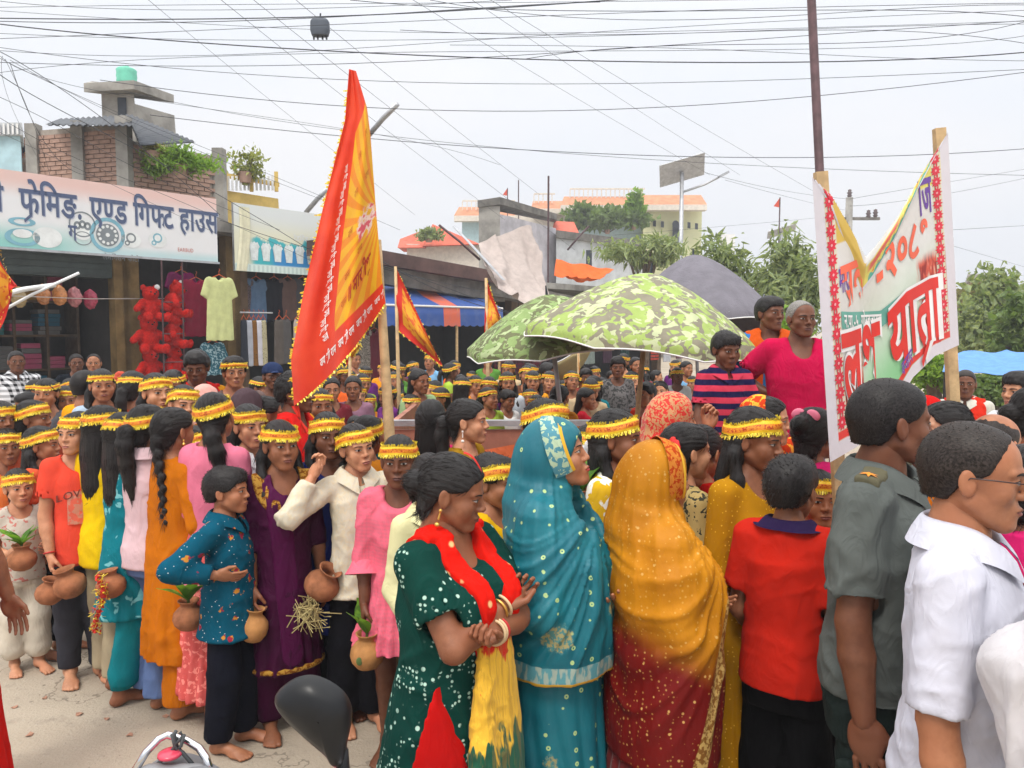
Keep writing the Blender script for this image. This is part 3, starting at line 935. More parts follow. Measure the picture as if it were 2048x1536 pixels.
        for a in s.arms:
            Vh, Qh = hand_geo(a['pose'], .0036 if hres < .004 else .0048 if hres < .006 else .008)
            Vv = Vh * hsc; Qq = Qh
            if a['side'] > 0: Vv = Vv * (-1, 1, 1); Qq = Qh[:, ::-1]
            R = np.array(frame_from(a['f'], a['roll'] * a['side']))
            b.add(Vv @ R.T + a['wr'], Qq, 0)
        fsc = h * .150 / .235
        for i, (hp, kn, an) in enumerate(s.legs):
            Vf, Qf = foot_geo(shoes)
            Vv = Vf * fsc; Qq = Qf
            if i == 0: Vv = Vv * (-1, 1, 1); Qq = Qf[:, ::-1]
            R = np.array(Matrix.Rotation(rad(9 if i else -9), 3, 'Z'))
            b.add(Vv @ R.T + np.array([an[0], an[1] - .02 * h, 0]), Qq, 7 if shoes else 0)
        mats = [SKINS[tone], M_EYE, M_IRIS, M_BROW, lip or LIPS[tone], M_SHADE, M_SHADE, plain('shoe_leather', (.03, .028, .027), .5)]
        return b.mesh('person', mats, True)

def folds(V, N_, seed, amp, freq=9.0, stretch=.35, tilt=.5):
    """Cloth creases: thin ridges drawn out along slanted directions, over broad soft swells."""
    P = V
    def ridge(t_, f_, sd, st):
        Q = np.stack([P[:, 0] + t_ * P[:, 2], P[:, 1] + t_ * .6 * P[:, 2], P[:, 2] * st], 1) * f_
        Q = Q + .55 * np.stack([vnoise(P * 6, sd + 1), vnoise(P * 6, sd + 2), vnoise(P * 6, sd + 3)], 1)
        r_ = np.clip(1 - np.abs(vnoise(Q, sd)) / .34, 0, 1) ** 1.4
        return r_ * np.clip(.55 + 1.3 * vnoise(P * 3.4 + 3, sd + 2), .08, 1.15)
    d = ridge(tilt, freq, seed, stretch) + .75 * ridge(-tilt * 1.25, freq * 1.35, seed + 2, stretch * 1.3) + .5 * ridge(tilt * 2.2, freq * 1.1, seed + 3, 1.0)
    d = d - .45 + .55 * vnoise(P * 5.0, seed + 1)
    return V + N_ * (d * amp * 1.0)[:, None]

def garment(S, res, seed=0, amp=.006, freq=9.0, stretch=.35, tilt=.5, pleat=None, lo=None, hi=None):
    V, Q = S.mesh(res, lo, hi)
    if len(V) == 0: return None
    Nn = vnormals(V, Q)
    V = folds(V, Nn, seed, amp, freq, stretch, tilt)
    if pleat:
        z0, z1, n, a = pleat            # hanging pleats growing from z0 down to z1
        th = np.arctan2(V[:, 0], V[:, 1] - .0)
        w = np.clip((z0 - V[:, 2]) / (z0 - z1), 0, 1) ** .8
        ph = th * n + 1.4 * vnoise(np.stack([th * 1.5, V[:, 2] * 2.5, V[:, 2] * 0 + seed], 1), seed)
        d = (np.abs(np.sin(ph)) - .5) * a * w
        r_ = np.stack([V[:, 0], V[:, 1], V[:, 2] * 0], 1); r_ /= np.maximum(np.linalg.norm(r_, axis=1, keepdims=True), 1e-6)
        hz = (np.abs(Nn[:, 2]) < .8)
        V = V + r_ * (d * hz)[:, None]
    return V, Q

def neckcut(S, B, r=.062, depth=.05, front=.0, k=.008):
    h = B.h
    S.cone(B.neck + np.array([0, .004, .08]), r * h * .62, B.neck + np.array([0, -.012 * h - front * .5, -.006]), r * h * .80, k, 's')
    if depth: S.ell(B.neck + np.array([0, -.055 * h - front, -.004]), (r * h * .72, .05 * h, depth * h), k, 's')
    return S

def make_top(B, mat, hem=.46, sleeve=(.35, .35), off=.012, flare=0.0, neck=.062, ndepth=.045, amp=.006, res=.0095, seed=1, parent=None,
             pleat=None, sl_off=None, name='shirt', tilt=.5, waist=None, freq=9.0, collar=None, slit=None):
    """Shirt, kurta or dress: hem as a fraction of the height."""
    h = B.h; S = Shape()
    lev = B.torso()
    zhem = hem * h
    if hem < .50:
        hipr = lev[1]
        low = [(zhem - .002, 0, .004 * h, hipr[3] + .006 + flare, hipr[4] + .004 + flare * .9), (max(zhem + .01, .46 * h), 0, .004 * h, hipr[3] + flare * .25, hipr[4] + flare * .25)]
        lev2 = low + [l for l in lev if l[0] > max(zhem + .02, .47 * h)]
    else:
        lev2 = [(zhem - .002, 0, 0, np.interp(zhem, [l[0] for l in lev], [l[3] for l in lev]), np.interp(zhem, [l[0] for l in lev], [l[4] for l in lev]))] + [l for l in lev if l[0] > zhem + .01]
    if waist is None and hem < .55:      # straight cut: the waist hangs loose
        lev2 = [(z, cx, cy, max(rx, .93 * lev[3][3]) if .56 * h < z < .68 * h else rx, max(ry, .95 * lev[3][4]) if .56 * h < z < .68 * h else ry) for z, cx, cy, rx, ry in lev2]
    S.loft(lev2, .02, grow=off)
    B.base(S, off, sleeve, sl_off, torso=False)
    neckcut(S, B, neck, ndepth)
    if slit:
        z0_, y0_, xs_ = slit
        S.fn(lambda x, y, z: np.maximum(np.maximum(np.abs(y - y0_) - (z0_ - z) * .26, z - z0_), x - xs_), (-.6, -.5, 0), (xs_, .5, z0_), .004, 's')
    r = garment(S, res, seed, amp, freq, .35, tilt, pleat)
    b = MB(); b.add(*r)
    if collar is not None:
        Vc, Qc = collar_geo(B, off); b.add(Vc, Qc, 1)
    o = b.build(name, [mat, collar or mat], parent, True)
    return o, S

def collar_geo(B, off=.014, drop=.036, point=.060):
    """A turned-down shirt collar with two points."""
    h = B.h; n = B.neck
    th = np.linspace(.16, 2 * PI - .16, 41)             # 0 = front
    f = np.exp(-(np.minimum(th, 2 * PI - th) / .55) ** 2)
    rn = .0405 * h; rows = []
    for q, (dr, dz, df) in enumerate([(-.004, -.030, .0), (.0, .012, 0), (.004, .019, .0), (.010, .012, .2), (.020, -.012, .55), (.024, -1, 1.0)]):
        z = np.full(41, dz * h / 1.6) if dz > -1 else -(drop + (point - drop) * f) * h / 1.6
        z = z + .006 * h - .030 * h * np.exp(-(np.minimum(th, 2 * PI - th) / .9) ** 2) + .008 * h
        r = rn + dr * h / 1.6 + off * .3 + df * .022 * h * (np.abs(np.sin(th)) * .7 + .2)
        rows.append(np.stack([n[0] + r * np.sin(th), n[1] - .004 - r * np.cos(th) * (1.0 + .22 * df * f), n[2] + z], -1))
    b = MB(); b.grid(np.swapaxes(np.array(rows), 0, 1))
    return b.V[0], b.F[0]

def make_trousers(B, mat, top=.60, off=.012, wide=(.0, .0), hem=.05, res=.011, seed=2, parent=None, amp=.006, name='trousers', cuff=False, cut=None):
    h, g = B.h, B.g; S = Shape(); lev = B.torso()
    zt = top * h
    S.loft([(.435 * h, 0, .004 * h, lev[1][3] * .94, lev[1][4] * .9), (B.zh, 0, .004 * h, lev[1][3], lev[1][4]), (zt, 0, 0, lev[2][3] * 1.0, lev[2][4])], .02, grow=min(off, .005))
    for hp, kn, an in B.legs:
        S.cone(hp + np.array([0, 0, -.03 * h]), .040 * h * g + off * .4, kn, .040 * h + off + wide[0], .03)
        t = max(0.0, (kn[2] - hem * h) / (kn[2] - an[2])); e_ = kn + (an - kn) * min(t, 1.05)
        if cuff:
            m = kn + (e_ - kn) * .8
            S.cone(kn, .040 * h + off + wide[0], m, .034 * h + off + wide[1], .02); S.cone(m, .034 * h + off + wide[1], e_, .028 * h + off * .3, .015)
        else:
            S.cone(kn, .040 * h + off + wide[0], e_, .030 * h + off + wide[1], .02)
    S.fn(lambda x, y, z: hem * h - .004 - z + 0 * x + 0 * y, (-1, -1, -1), (1, 1, 3), k=.004)
    r = garment(S, res, seed, amp, 10.0, .55, .2)
    b = MB(); b.add(*r)
    return b.build(name, mat, parent, True)

def make_skirt(B, mat, top=.60, hem=.05, flare=.06, res=.011, seed=3, parent=None, n=9, a=.03, name='skirt', off=.014, amp=.005):
    h = B.h; lev = B.torso(); S = Shape(); zt = top * h; zm = hem * h
    S.loft([(zm, 0, -.005, lev[1][3] * .92 + flare, lev[1][4] + flare * .9), (zm + (B.zh - zm) * .5, 0, 0, lev[1][3] + flare * .45, lev[1][4] + flare * .45),
            (B.zh, 0, .004 * h, lev[1][3], lev[1][4]), (zt, 0, 0, lev[2][3], lev[2][4])], .02, grow=off)
    r = garment(S, res, seed, amp, 8.0, .3, .3, (B.zh, zm, n, a))
    b = MB(); b.add(*r)
    return b.build(name, mat, parent, True)

def overlay(B, S, region, mat, t=.008, res=.008, parent=None, name='scarf', seed=4, amp=.004, tilt=.5, box=None, freq=12.0):
    """A cloth lying on a garment: the garment grown by t, kept where region(x,y,z) < 0."""
    G = Shape(); tt = t
    f = S.p
    def whole(x, y, z):
        sh = np.broadcast(x, y, z).shape
        F = np.full(sh, .3)
        for fn, lo, hi, k, op in f:
            d = fn(x, y, z)
            F = smin(F, d, k) if op == 'u' else smax(F, -d, k) if op == 's' else smax(F, d, k)
        return F - tt
    lo, hi = box if box else ((-.5, -.5, 0), (.5, .5, 2.0))
    G.fn(whole, lo, hi, 0.0, 'u'); G.fn(region, lo, hi, .004, 'i')
    r = garment(G, res, seed, amp, freq, .25, tilt, None, np.array(lo), np.array(hi))
    if r is None or len(r[0]) == 0: return None
    b = MB(); b.add(*r)
    return b.build(name, mat, parent, True)

def poly_dist(u, v, pts):
    """Distance in a plane from (u,v) to a polyline."""
    d = None
    for (a0, a1), (b0, b1) in zip(pts[:-1], pts[1:]):
        e0, e1 = b0 - a0, b1 - a1
        t = np.clip(((u - a0) * e0 + (v - a1) * e1) / max(e0 * e0 + e1 * e1, 1e-9), 0, 1)
        q = np.sqrt((u - a0 - t * e0) ** 2 + (v - a1 - t * e1) ** 2)
        d = q if d is None else np.minimum(d, q)
    return d

def child_at(o, parent, M, s=1.0):
    """Parent o with a head-space matrix scaled by s."""
    o.parent = parent
    o.matrix_local = M @ Matrix.Scale(s, 4)
    return o

def add_hair(P, B, style, grey=0, res=.0042):
    o = link('hair', hair_mesh(style, res, grey)); child_at(o, P, B.headM, B.hs); return o

def add_band(P, B, style, var=0, lo=False):
    me, fr = band_mesh(style if style in ('boy', 'man', 'curly', 'recede') else 'cap', B.kind, var, lo)
    o = link('headband', me); child_at(o, P, B.headM, B.hs)
    f = link('tinsel_fringe', fr); f.parent = o; f['kind'] = 'stuff'
    return o

def place(P, px, py_top, Y, h, yaw, base=0.0):
    """Stands the person with the head over photograph column px at depth Y."""
    q = at(px, py_top, Y)
    P.location = (q.x, Y, base); P.rotation_euler = (0, 0, rad(yaw) - math.atan2(q.x, Y))

def height_for(py_top, Y, px=1024, base=0.0):
    return at(px, py_top, Y).z - base
# ---- lettering
def glyph(ch, bold=.0):
    cu = bpy.data.curves.new('glyph', 'FONT'); cu.body = ch; cu.offset = bold; cu.resolution_u = 3
    o = bpy.data.objects.new('glyph', cu); COL.objects.link(o)
    bpy.context.view_layer.update()
    me = o.to_mesh()
    V = np.empty(len(me.vertices) * 3, np.float32); me.vertices.foreach_get('co', V); V = V.reshape(-1, 3).astype(float)
    me.calc_loop_triangles()
    T = np.empty(len(me.loop_triangles) * 3, np.int32); me.loop_triangles.foreach_get('vertices', T); T = T.reshape(-1, 3)
    o.to_mesh_clear(); bpy.data.objects.remove(o); bpy.data.curves.remove(cu)
    return V, T

_GL = {}
def text_geo(run, size, bold=.0, mirror=False):
    """run: string or list of glyph / (glyph, option, value). Options: 'clip' keeps x below value*width; 'rakar' adds the low slash; 'under' sets it small below."""
    b = MB(); pen = 0.0; last = 0.0
    marks = set('े ै ु ू ृ ं ँ ्'.split())
    for it in run:
        ch, op, val = it if isinstance(it, tuple) else (it, None, 0)
        if ch == ' ': pen += .30; continue
        if (ch, bold) not in _GL: _GL[(ch, bold)] = glyph(ch, bold)
        V, T = _GL[(ch, bold)]
        if len(V) == 0: continue
        V = V.copy(); w = V[:, 0].max()
        if op == 'clip':
            V[:, 0] = np.minimum(V[:, 0], w * val); w = w * val
        if op == 'under':
            V = V * .62 + np.array([last, -.60, 0]); b.add(V + np.array([pen - val, 0, 0]), T); continue
        if ch in marks:
            b.add(V + np.array([pen + val, 0, 0]), T); continue
        lead = V[:, 0].min() if ch in 'शस०१२३४५६७८९.-,' else 0
        if ch == 'ि': w = .255
        elif ch == 'ी': w = min(w, .27)
        b.add(V + np.array([pen, 0, 0]), T)
        if op == 'rakar':
            x0 = pen + w * val
            b.add(np.array([[x0, .02, 0], [x0 - .30, -.17, 0], [x0 - .27, -.25, 0], [x0 + .03, -.06, 0]]), [[0, 1, 2, 3]])
        pen += w + (.02 if ch in '०१२३४५६७८९.-,:' else -.012)
        if ch.isascii(): pen += .06
    V = np.concatenate(b.V) * size if b.V else np.zeros((0, 3))
    if mirror: V = V * (-1, 1, 1)
    b2 = MB(); n = 0
    for v, f in zip(b.V, b.F):
        b2.add(V[n:n + len(v)], f - n); n += len(v)
    return b2, pen * size

def densify(b, step):
    """Cuts long triangles so that lettering can follow a bent cloth."""
    import bmesh
    bm = bmesh.new()
    V = np.concatenate(b.V); vs = [bm.verts.new(v) for v in V]
    for f in b.F:
        for q in f:
            try: bm.faces.new([vs[i] for i in q])
            except ValueError: pass
    for ax in (0, 1):
        lo, hi = V[:, ax].min(), V[:, ax].max()
        for c in np.arange(lo + step, hi, step):
            n = [0, 0, 0]; n[ax] = 1; p = [0, 0, 0]; p[ax] = c
            bmesh.ops.bisect_plane(bm, geom=bm.verts[:] + bm.edges[:] + bm.faces[:], plane_co=p, plane_no=n)
    bm.verts.index_update()
    bmesh.ops.triangulate(bm, faces=bm.faces[:])
    out = MB(); out.add([v.co[:] for v in bm.verts], [[v.index for v in f.verts] for f in bm.faces])
    bm.free(); return out

def on_plane(b, O, ux, uy, off):
    """Maps flat lettering to the plane O + x*ux + y*uy, raised by off along the plane normal."""
    ux, uy = np.array(tuple(ux), float), np.array(tuple(uy), float); n = np.cross(ux, uy); n /= np.linalg.norm(n)
    b.V = [np.array(tuple(O), float) + v[:, :1] * ux + v[:, 1:2] * uy + n * off for v in b.V]
    return b

# ---- ground
def ground_mat():
    t = NT('street_concrete'); v = t.obj()
    n1 = t.noise(v, .55, 5, .6); n2 = t.noise(v, 9.0, 5, .65); n3 = t.noise(v, 70.0, 3, .6)
    c = t.mix(t.step(n1, .3, .7), (.37, .31, .24), (.49, .42, .335))
    c = t.mix(t.math('MULTIPLY', t.step(n2, .52, .72), .55), c, (.24, .205, .165))
    c = t.mix(t.math('MULTIPLY', t.step(n3, .56, .70), .35), c, (.47, .43, .37))
    sp = t.voro(v, 26.0).outputs['Distance']
    c = t.mix(t.math('MULTIPLY', t.math('SUBTRACT', 1.0, t.step(sp, .05, .12)), t.step(t.noise(v, 3.1, 2), .5, .6)), c, (.16, .135, .11))
    rs = t.math('MULTIPLY', t.step(t.noise(t.obj(loc=(4, 2, 0)), 1.7, 2), .63, .70), t.step(t.noise(v, 34.0, 3), .5, .62))
    c = t.mix(t.math('MULTIPLY', rs, .5), c, (.45, .13, .07))
    ck = t.math('MULTIPLY', t.math('SUBTRACT', 1.0, t.step(t.math('ABSOLUTE', t.math('SUBTRACT', t.noise(t.obj(loc=(9, 4, 0)), .75, 6, .62), .5)), .0015, .005)), .55)
    c = t.mix(ck, c, (.12, .10, .08))
    st = t.step(t.noise(t.obj(loc=(2, 7, 0)), 1.3, 3, .6), .56, .70); c = t.mix(t.math('MULTIPLY', st, .40), c, (.22, .19, .155))
    nr = t.bump(t.math('ADD', n3, t.math('MULTIPLY', n2, .6)), .45, .014)
    return t.fin(c, .92, .1, 0, nr)
g = MB(); g.grid(np.stack(np.meshgrid(np.linspace(-150, 150, 31), np.linspace(-60, 300, 31), [0.0], indexing='ij'), -1)[:, :, 0])
tag(g.build('ground', ground_mat()), kind='structure')

# small litter lying on the street
lit = [(160, 1455, .02), (60, 1500, .025), (260, 1500, .02), (90, 1420, .015), (500, 1500, .02), (215, 1465, .015), (330, 1460, .02), (30, 1440, .016)]
m_lit = plain('faded_petal', (.40, .22, .15), .9)
for i, (px, py, sz) in enumerate(lit):
    Y = CAM_H * FPX / (py - YH); q = at(px, py, Y)
    b = MB(); a = random.uniform(0, 6); n = 6
    th = np.arange(n) * 2 * PI / n
    R = sz * np.random.RandomState(i).uniform(.5, 1.1, n)
    V = np.stack([R * np.cos(th + a), R * np.sin(th + a), .004 + .004 * np.sin(th * 2)], 1)
    b.add(np.vstack([V, V + (0, 0, .002)]), [[j, (j + 1) % n, n + (j + 1) % n, n + j] for j in range(n)])
    b.add(V + (0, 0, .002), [[0, j, j + 1] for j in range(1, n - 1)])
    tag(b.build('petal', m_lit, None, False, (q.x, q.y, 0)), 'faded petal scrap lying on the bare concrete street', 'litter', 'petal scraps on the street')

# ---- row of shops on the picture's far side, receding to the centre
FO = np.array([-7.26, 10.9]); FU = np.array([.626, .780]); FN = np.array([.780, -.626])
F_ANG = math.atan2(FU[1], FU[0])
def fac(s, d, z):
    p = FO + FU * s + FN * d
    return Vector((p[0], p[1], z))
def ray_fac(px, py, d=0.0):
    """Along-street distance s and height z where the pixel's ray meets the shop-front plane offset d outwards."""
    D = at(px, py, 1.0) - Vector((0, 0, CAM_H))
    o = FO + FN * d
    t = (o @ FN) / (D.x * FN[0] + D.y * FN[1])
    p = np.array([D.x * t, D.y * t]) - o
    return p @ FU, CAM_H + D.z * t
def fbox(b, s0, s1, d0, d1, z0, z1, m=0):
    """Box in shop-front coordinates."""
    P = [fac(s0, d0, z0), fac(s1, d0, z0), fac(s1, d1, z0), fac(s0, d1, z0)]
    return b.prism(P, (0, 0, z1 - z0), m)

M_CONC = plain('weathered_concrete', (.30, .285, .26), .92, .2, 0, .35, 2.2, .4, 30)
M_CONCD = plain('dark_stained_concrete', (.16, .15, .135), .92, .2, 0, .4, 3.0, .4, 25)
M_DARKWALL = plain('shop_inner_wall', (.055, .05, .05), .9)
M_SHUT = plain('shutter_steel', (.065, .085, .085), .55, .4, .3, .2, 4)
M_WOODD = plain('dark_wood', (.10, .062, .035), .7, .3, 0, .3, 9)
M_POST = plain('ochre_painted_wall', (.19, .125, .05), .85, .2, 0, .3, 4)
M_STEEL = plain('galvanised_steel', (.42, .43, .45), .45, .5, .6, .2, 8)
M_BAMBOO = plain('bamboo_pole', (.52, .36, .19), .6, .3, 0, .25, 18, .2, 60)
M_IRON = plain('rusty_painted_iron', (.085, .045, .05), .6, .4, .2, .35, 20)
M_BRICK = plain('brick_face', (.36, .23, .18), .9, .2, 0, .35, 2.2, .3, 60)
M_MORT = plain('mortar', (.34, .30, .26), .95, .1, 0, .2, 12)
M_TIN = plain('dark_tin_roof', (.035, .042, .055), .5, .4, .3, .25, 5)
M_WIRE = plain('cable_rubber', (.045, .05, .06), .6)
M_WHITE = plain('white_paint', (.74, .74, .73), .7, .3, 0, .08, 5)

def shop(s0, s1, depth, zc, label, wall=M_DARKWALL, pier=M_POST):
    r = tag(link('shop_building', None, None, fac(s0, 0, 0)), label, 'shop')
    inv = Matrix.Translation(-fac(s0, 0, 0))
    def put(name, b, m): b.xform(inv); return b.build(name, m, r)
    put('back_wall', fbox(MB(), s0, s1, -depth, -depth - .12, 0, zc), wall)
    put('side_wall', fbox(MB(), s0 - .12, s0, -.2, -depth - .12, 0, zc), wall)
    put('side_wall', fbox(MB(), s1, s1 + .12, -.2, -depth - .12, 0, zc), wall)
    put('shop_floor', fbox(MB(), s0, s1, 0, -depth, .0, .14), M_CONCD)
    put('roof_slab', fbox(MB(), s0 - .12, s1 + .12, .15, -depth - .12, zc, zc + .16), M_CONC)
    for s in (s0, s1): put('pier', fbox(MB(), s - .14, s + .12, .0, -.22, .003, zc - .003), pier)
    return r, put

sL, _ = ray_fac(-120, 480); s1, _ = ray_fac(440, 500); s2, _ = ray_fac(655, 540); s3, _ = ray_fac(770, 600); s4, _ = ray_fac(1000, 600)
sm, _ = ray_fac(248, 600)
shopA, putA = shop(sL, sm, 2.2, 3.55, 'gift shop with open shutter and stocked shelves under the long white signboard')
putA('shutter_box', fbox(MB(), sL + .13, sm - .15, -.05, -.40, 2.62, 3.5), M_SHUT)
for k in range(9): putA('shutter_slat', fbox(MB(), sL + .13, sm - .15, -.04, -.06, 2.66 + k * .09, 2.735 + k * .09), M_SHUT)
shopB, putB = shop(sm + .13, s1 + .25, 1.6, 3.5, 'garment shop bay with red teddy bears at its front')
shopC, putC = shop(s1 + .40, s2, 1.8, 3.4, 'dark clothes shop under the pale blue signboard', pier=M_WOODD)
shopD, putD = shop(s3 - .4, s4 + .6, 2.6, 2.75, 'dark low shop behind the blue and orange awning', pier=M_WOODD)
shopE, putE = shop(s4 + .9, s4 + 8.5, 2.4, 2.9, 'far cloth shop hung with garments behind the camouflage umbrellas', pier=M_WOODD)

# shelves with goods in the gift shop
M_GOODS = [plain('carton_blue', (.02, .11, .18), .6), plain('carton_teal', (.015, .15, .16), .6), plain('carton_magenta', (.24, .02, .07), .6),
           plain('carton_maroon', (.10, .015, .02), .6), plain('carton_ochre', (.35, .20, .03), .6), plain('carton_pink', (.36, .06, .13), .6), plain('carton_grey', (.12, .12, .12), .6)]
r_ = np.random.RandomState(4)
shelf = tag(link('shelf_rack', None, None, fac(0.1, -1.5, 0)), 'tall wooden shelf rack at the back of the gift shop', 'shelf')
inv = Matrix.Translation(-fac(0.1, -1.5, 0))
for z in (.6, 1.15, 1.7, 2.25): fbox(MB(), sL + .3, sm - .2, -1.25, -1.75, z, z + .035).xform(inv).build('shelf_board', M_WOODD, shelf)
for s in np.linspace(sL + .3, sm - .2, 5): fbox(MB(), s - .02, s + .02, -1.24, -1.74, .14, 2.7).xform(inv).build('upright', M_WOODD, shelf)
names = ['blue', 'teal', 'magenta', 'maroon', 'ochre', 'pink', 'grey']
tiers = {.6: 'lowest', 1.15: 'second', 1.7: 'third', 2.25: 'top'}
for z in (.6, 1.15, 1.7, 2.25):
    s = sL + .36; stack = 0
    while s < sm - .45:
        stack += 1; w = r_.uniform(.22, .40); ci = r_.randint(7); n = r_.randint(3, 7); hgt = min(.46, r_.uniform(.055, .09) * n)
        for k in range(n):
            b = MB(); dz = hgt / n; j = r_.uniform(-.015, .015, 2)
            fbox(b, s + .01 + j[0], s + w - .02 + j[0], -1.27 + j[1], -1.60, 0, dz * .9)
            o0 = fac(s, -1.4, z + .036 + k * dz)
            b.xform(Matrix.Translation((-o0.x, -o0.y, 0)))
            cj = (ci + (r_.rand() < .2)) % 7
            tag(b.build('goods_box', M_GOODS[cj], None, False, o0), '%s goods box, level %s of stack %s on the %s gift shop shelf' % (names[cj], ('one', 'two', 'three', 'four', 'five', 'six', 'seven')[k], ('one', 'two', 'three', 'four', 'five', 'six', 'seven', 'eight', 'nine', 'ten', 'eleven', 'twelve', 'thirteen', 'fourteen', 'fifteen')[stack - 1], tiers[z]), 'box', 'boxes on the %s shelf' % tiers[z])
        s += w + r_.uniform(.02, .1)

# ---- signboards
def sign1_mat():
    t = NT('sign_print'); a = t.n('ShaderNodeAttribute', attribute_name='u').outputs['Fac']; v = t.n('ShaderNodeAttribute', attribute_name='v').outputs['Fac']
    c = t.mix(t.step(v, .62, .92), (.74, .75, .77), (.74, .52, .48))
    low = t.math('MULTIPLY', t.math('SUBTRACT', 1.0, t.step(v, .05, .42)), t.math('SUBTRACT', 1.0, t.step(a, .35, .72)))
    c = t.mix(low, c, (.26, .56, .52))
    bot = t.math('MULTIPLY', t.math('SUBTRACT', 1.0, t.step(v, .03, .16)), t.step(a, .45, .6))
    c = t.mix(bot, c, (.50, .66, .68))
    c = t.mix(t.math('MULTIPLY', t.step(t.noise(t.obj(), 3.0, 4), .5, .75), .12), c, (.55, .52, .48))
    return t.fin(c, .55, .35)
def panel(name, p00, p10, p11, p01, thick, mat, parent=None, back=M_STEEL, nu=2, nv=2):
    """Flat board given by its four front corners (low-left, low-right, top-right, top-left) with u,v attributes."""
    P = [np.array(tuple(p)) for p in (p00, p10, p11, p01)]
    n = np.cross(P[1] - P[0], P[3] - P[0]); n /= np.linalg.norm(n)
    u = np.linspace(0, 1, nu)[:, None, None]; v = np.linspace(0, 1, nv)[None, :, None]
    G = P[0] * (1 - u) * (1 - v) + P[1] * u * (1 - v) + P[2] * u * v + P[3] * (1 - u) * v
    O = G.mean((0, 1)); b = MB(); b.grid(G - O); N1 = nu * nv
    b.grid((G - O - n * thick)[::-1], 1)
    ring = [P[0], P[1], P[2], P[3]]
    for i in range(4):
        a_, c_ = ring[i] - O, ring[(i + 1) % 4] - O
        b.add([a_, a_ - n * thick, c_ - n * thick, c_], [[0, 1, 2, 3]], 1)
    o = b.build(name, [mat, back], parent, False, tuple(O))
    uu = np.zeros(b.n); vv = np.zeros(b.n)
    uu[:N1] = np.repeat(np.linspace(0, 1, nu), nv); vv[:N1] = np.tile(np.linspace(0, 1, nv), nu)
    attr(o.data, 'u', uu); attr(o.data, 'v', vv)
    return o, O, n

SD = .55          # the signboard stands out from the shop front
a0, z00 = ray_fac(-230, 470, SD); a1, z10 = ray_fac(436, 530, SD); _, z11 = ray_fac(433, 404, SD); _, z01 = ray_fac(0, 330, SD)
zb, zt_ = 3.0, z11
_, zb0 = ray_fac(0, 485, SD)
zb = (zb0 + z10) / 2; zt_ = (z01 + z11) / 2
sg, O, n = panel('shop_signboard', fac(a0, SD, zb), fac(a1, SD, zb), fac(a1, SD, zt_), fac(a0, SD, zt_), .07, sign1_mat())
tag(sg, 'long white shop signboard with blue Devanagari lettering over the gift shop', 'signboard')
M_NAVY = plain('navy_lettering', (.085, .115, .21), .6, var=.05)
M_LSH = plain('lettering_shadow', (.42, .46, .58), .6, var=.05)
RUN1 = ['ा', ('े', None, 0), ' ', ' ', ('फ', 'rakar', .55), ('े', None, -.02), 'ि', 'म', 'ङ', ('ग', 'under', .40), '.', ' ', 'ए', ('ण', 'clip', .70), 'ड', ' ', 'ि', 'ग', ('फ', 'clip', .80), 'ट', ' ', 'ह', 'ा', 'उ', 'स']
ux3 = np.array([FU[0], FU[1], 0]); uy3 = np.array([0, 0, 1.0])
def letters(run, s_at, z_at, size, d, mat, parent, name='lettering', bold=.012, sx=1.0, mirror=False, off=.004):
    b, w = text_geo(run, size, bold, mirror)
    on_plane(b, fac(s_at, d, z_at), ux3 * sx, uy3, off)
    p = parent.matrix_world.translation if parent else Vector((0, 0, 0))
    b.xform(Matrix.Translation(-p))
    if name == 'lettering' and size > .2:          # every large letter is a part of its own
        n = 0
        for v, f in zip(b.V, b.F): o = MB().add(v, f - n).build('letter', mat, parent); n += len(v)
        return o
    return tag(b.build(name, mat, parent), kind='stuff')
bpy.context.view_layer.update()
b_, wtot = text_geo(RUN1, 1.0, .012)
xs_, zz_ = ray_fac(-8, 400, SD); xe_, _ = ray_fac(432, 470, SD)
size = (zt_ - zb) * .50
sx = (xe_ - xs_) / (wtot * size)
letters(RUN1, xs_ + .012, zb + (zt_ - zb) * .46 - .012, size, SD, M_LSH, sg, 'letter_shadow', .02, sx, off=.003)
letters(RUN1, xs_, zb + (zt_ - zb) * .46, size, SD, M_NAVY, sg, 'lettering', .02, sx, off=.006)
# printed pictures: bowl, tray, photo frame, wall clock, puzzle, small text line
def disc(b, O, ux, uy, c, r0, r1, n=28, off=.004, m=0, sq=1.0):
    th = np.linspace(0, 2 * PI, n + 1); ux = np.array(ux, float); uy = np.array(uy, float); nn = np.cross(ux, uy); nn /= np.linalg.norm(nn)
    def ring(r): return np.array(tuple(O)) + (c[0] + r * np.cos(th))[:, None] * ux + (c[1] + r * sq * np.sin(th))[:, None] * uy + nn * off
    b.grid(np.stack([ring(r1), ring(r0)], 0), m); return b
def sprint(name, mat, shapes, off=.004):
    b = MB()
    for s_, z_, r0, r1, sq in shapes: disc(b, fac(s_, SD, z_), ux3, uy3, (0, 0), r0, r1, 28, off, 0, sq)
    b.xform(Matrix.Translation(-sg.matrix_world.translation)); return b.build(name, mat, sg)
M_INK = plain('grey_ink', (.20, .23, .25), .6); M_INKB = plain('blue_ink', (.20, .42, .52), .6); M_INKW = plain('white_ink', (.72, .75, .75), .6)
def sp(px, py): return ray_fac(px, py, SD)
cs, cz = sp(215, 470)
sprint('printed_clock', M_INKB, [(cs, cz, .20, .255, 1.0)]); sprint('printed_clock', M_INK, [(cs, cz, .0, .165, 1)], .005)
sprint('printed_clock', M_INKW, [(cs + .125 * math.cos(k * PI / 6), cz + .125 * math.sin(k * PI / 6), 0, .022, 1) for k in range(12)] + [(cs, cz, 0, .03, 1)], .0065)
bs, bz = sp(45, 470)
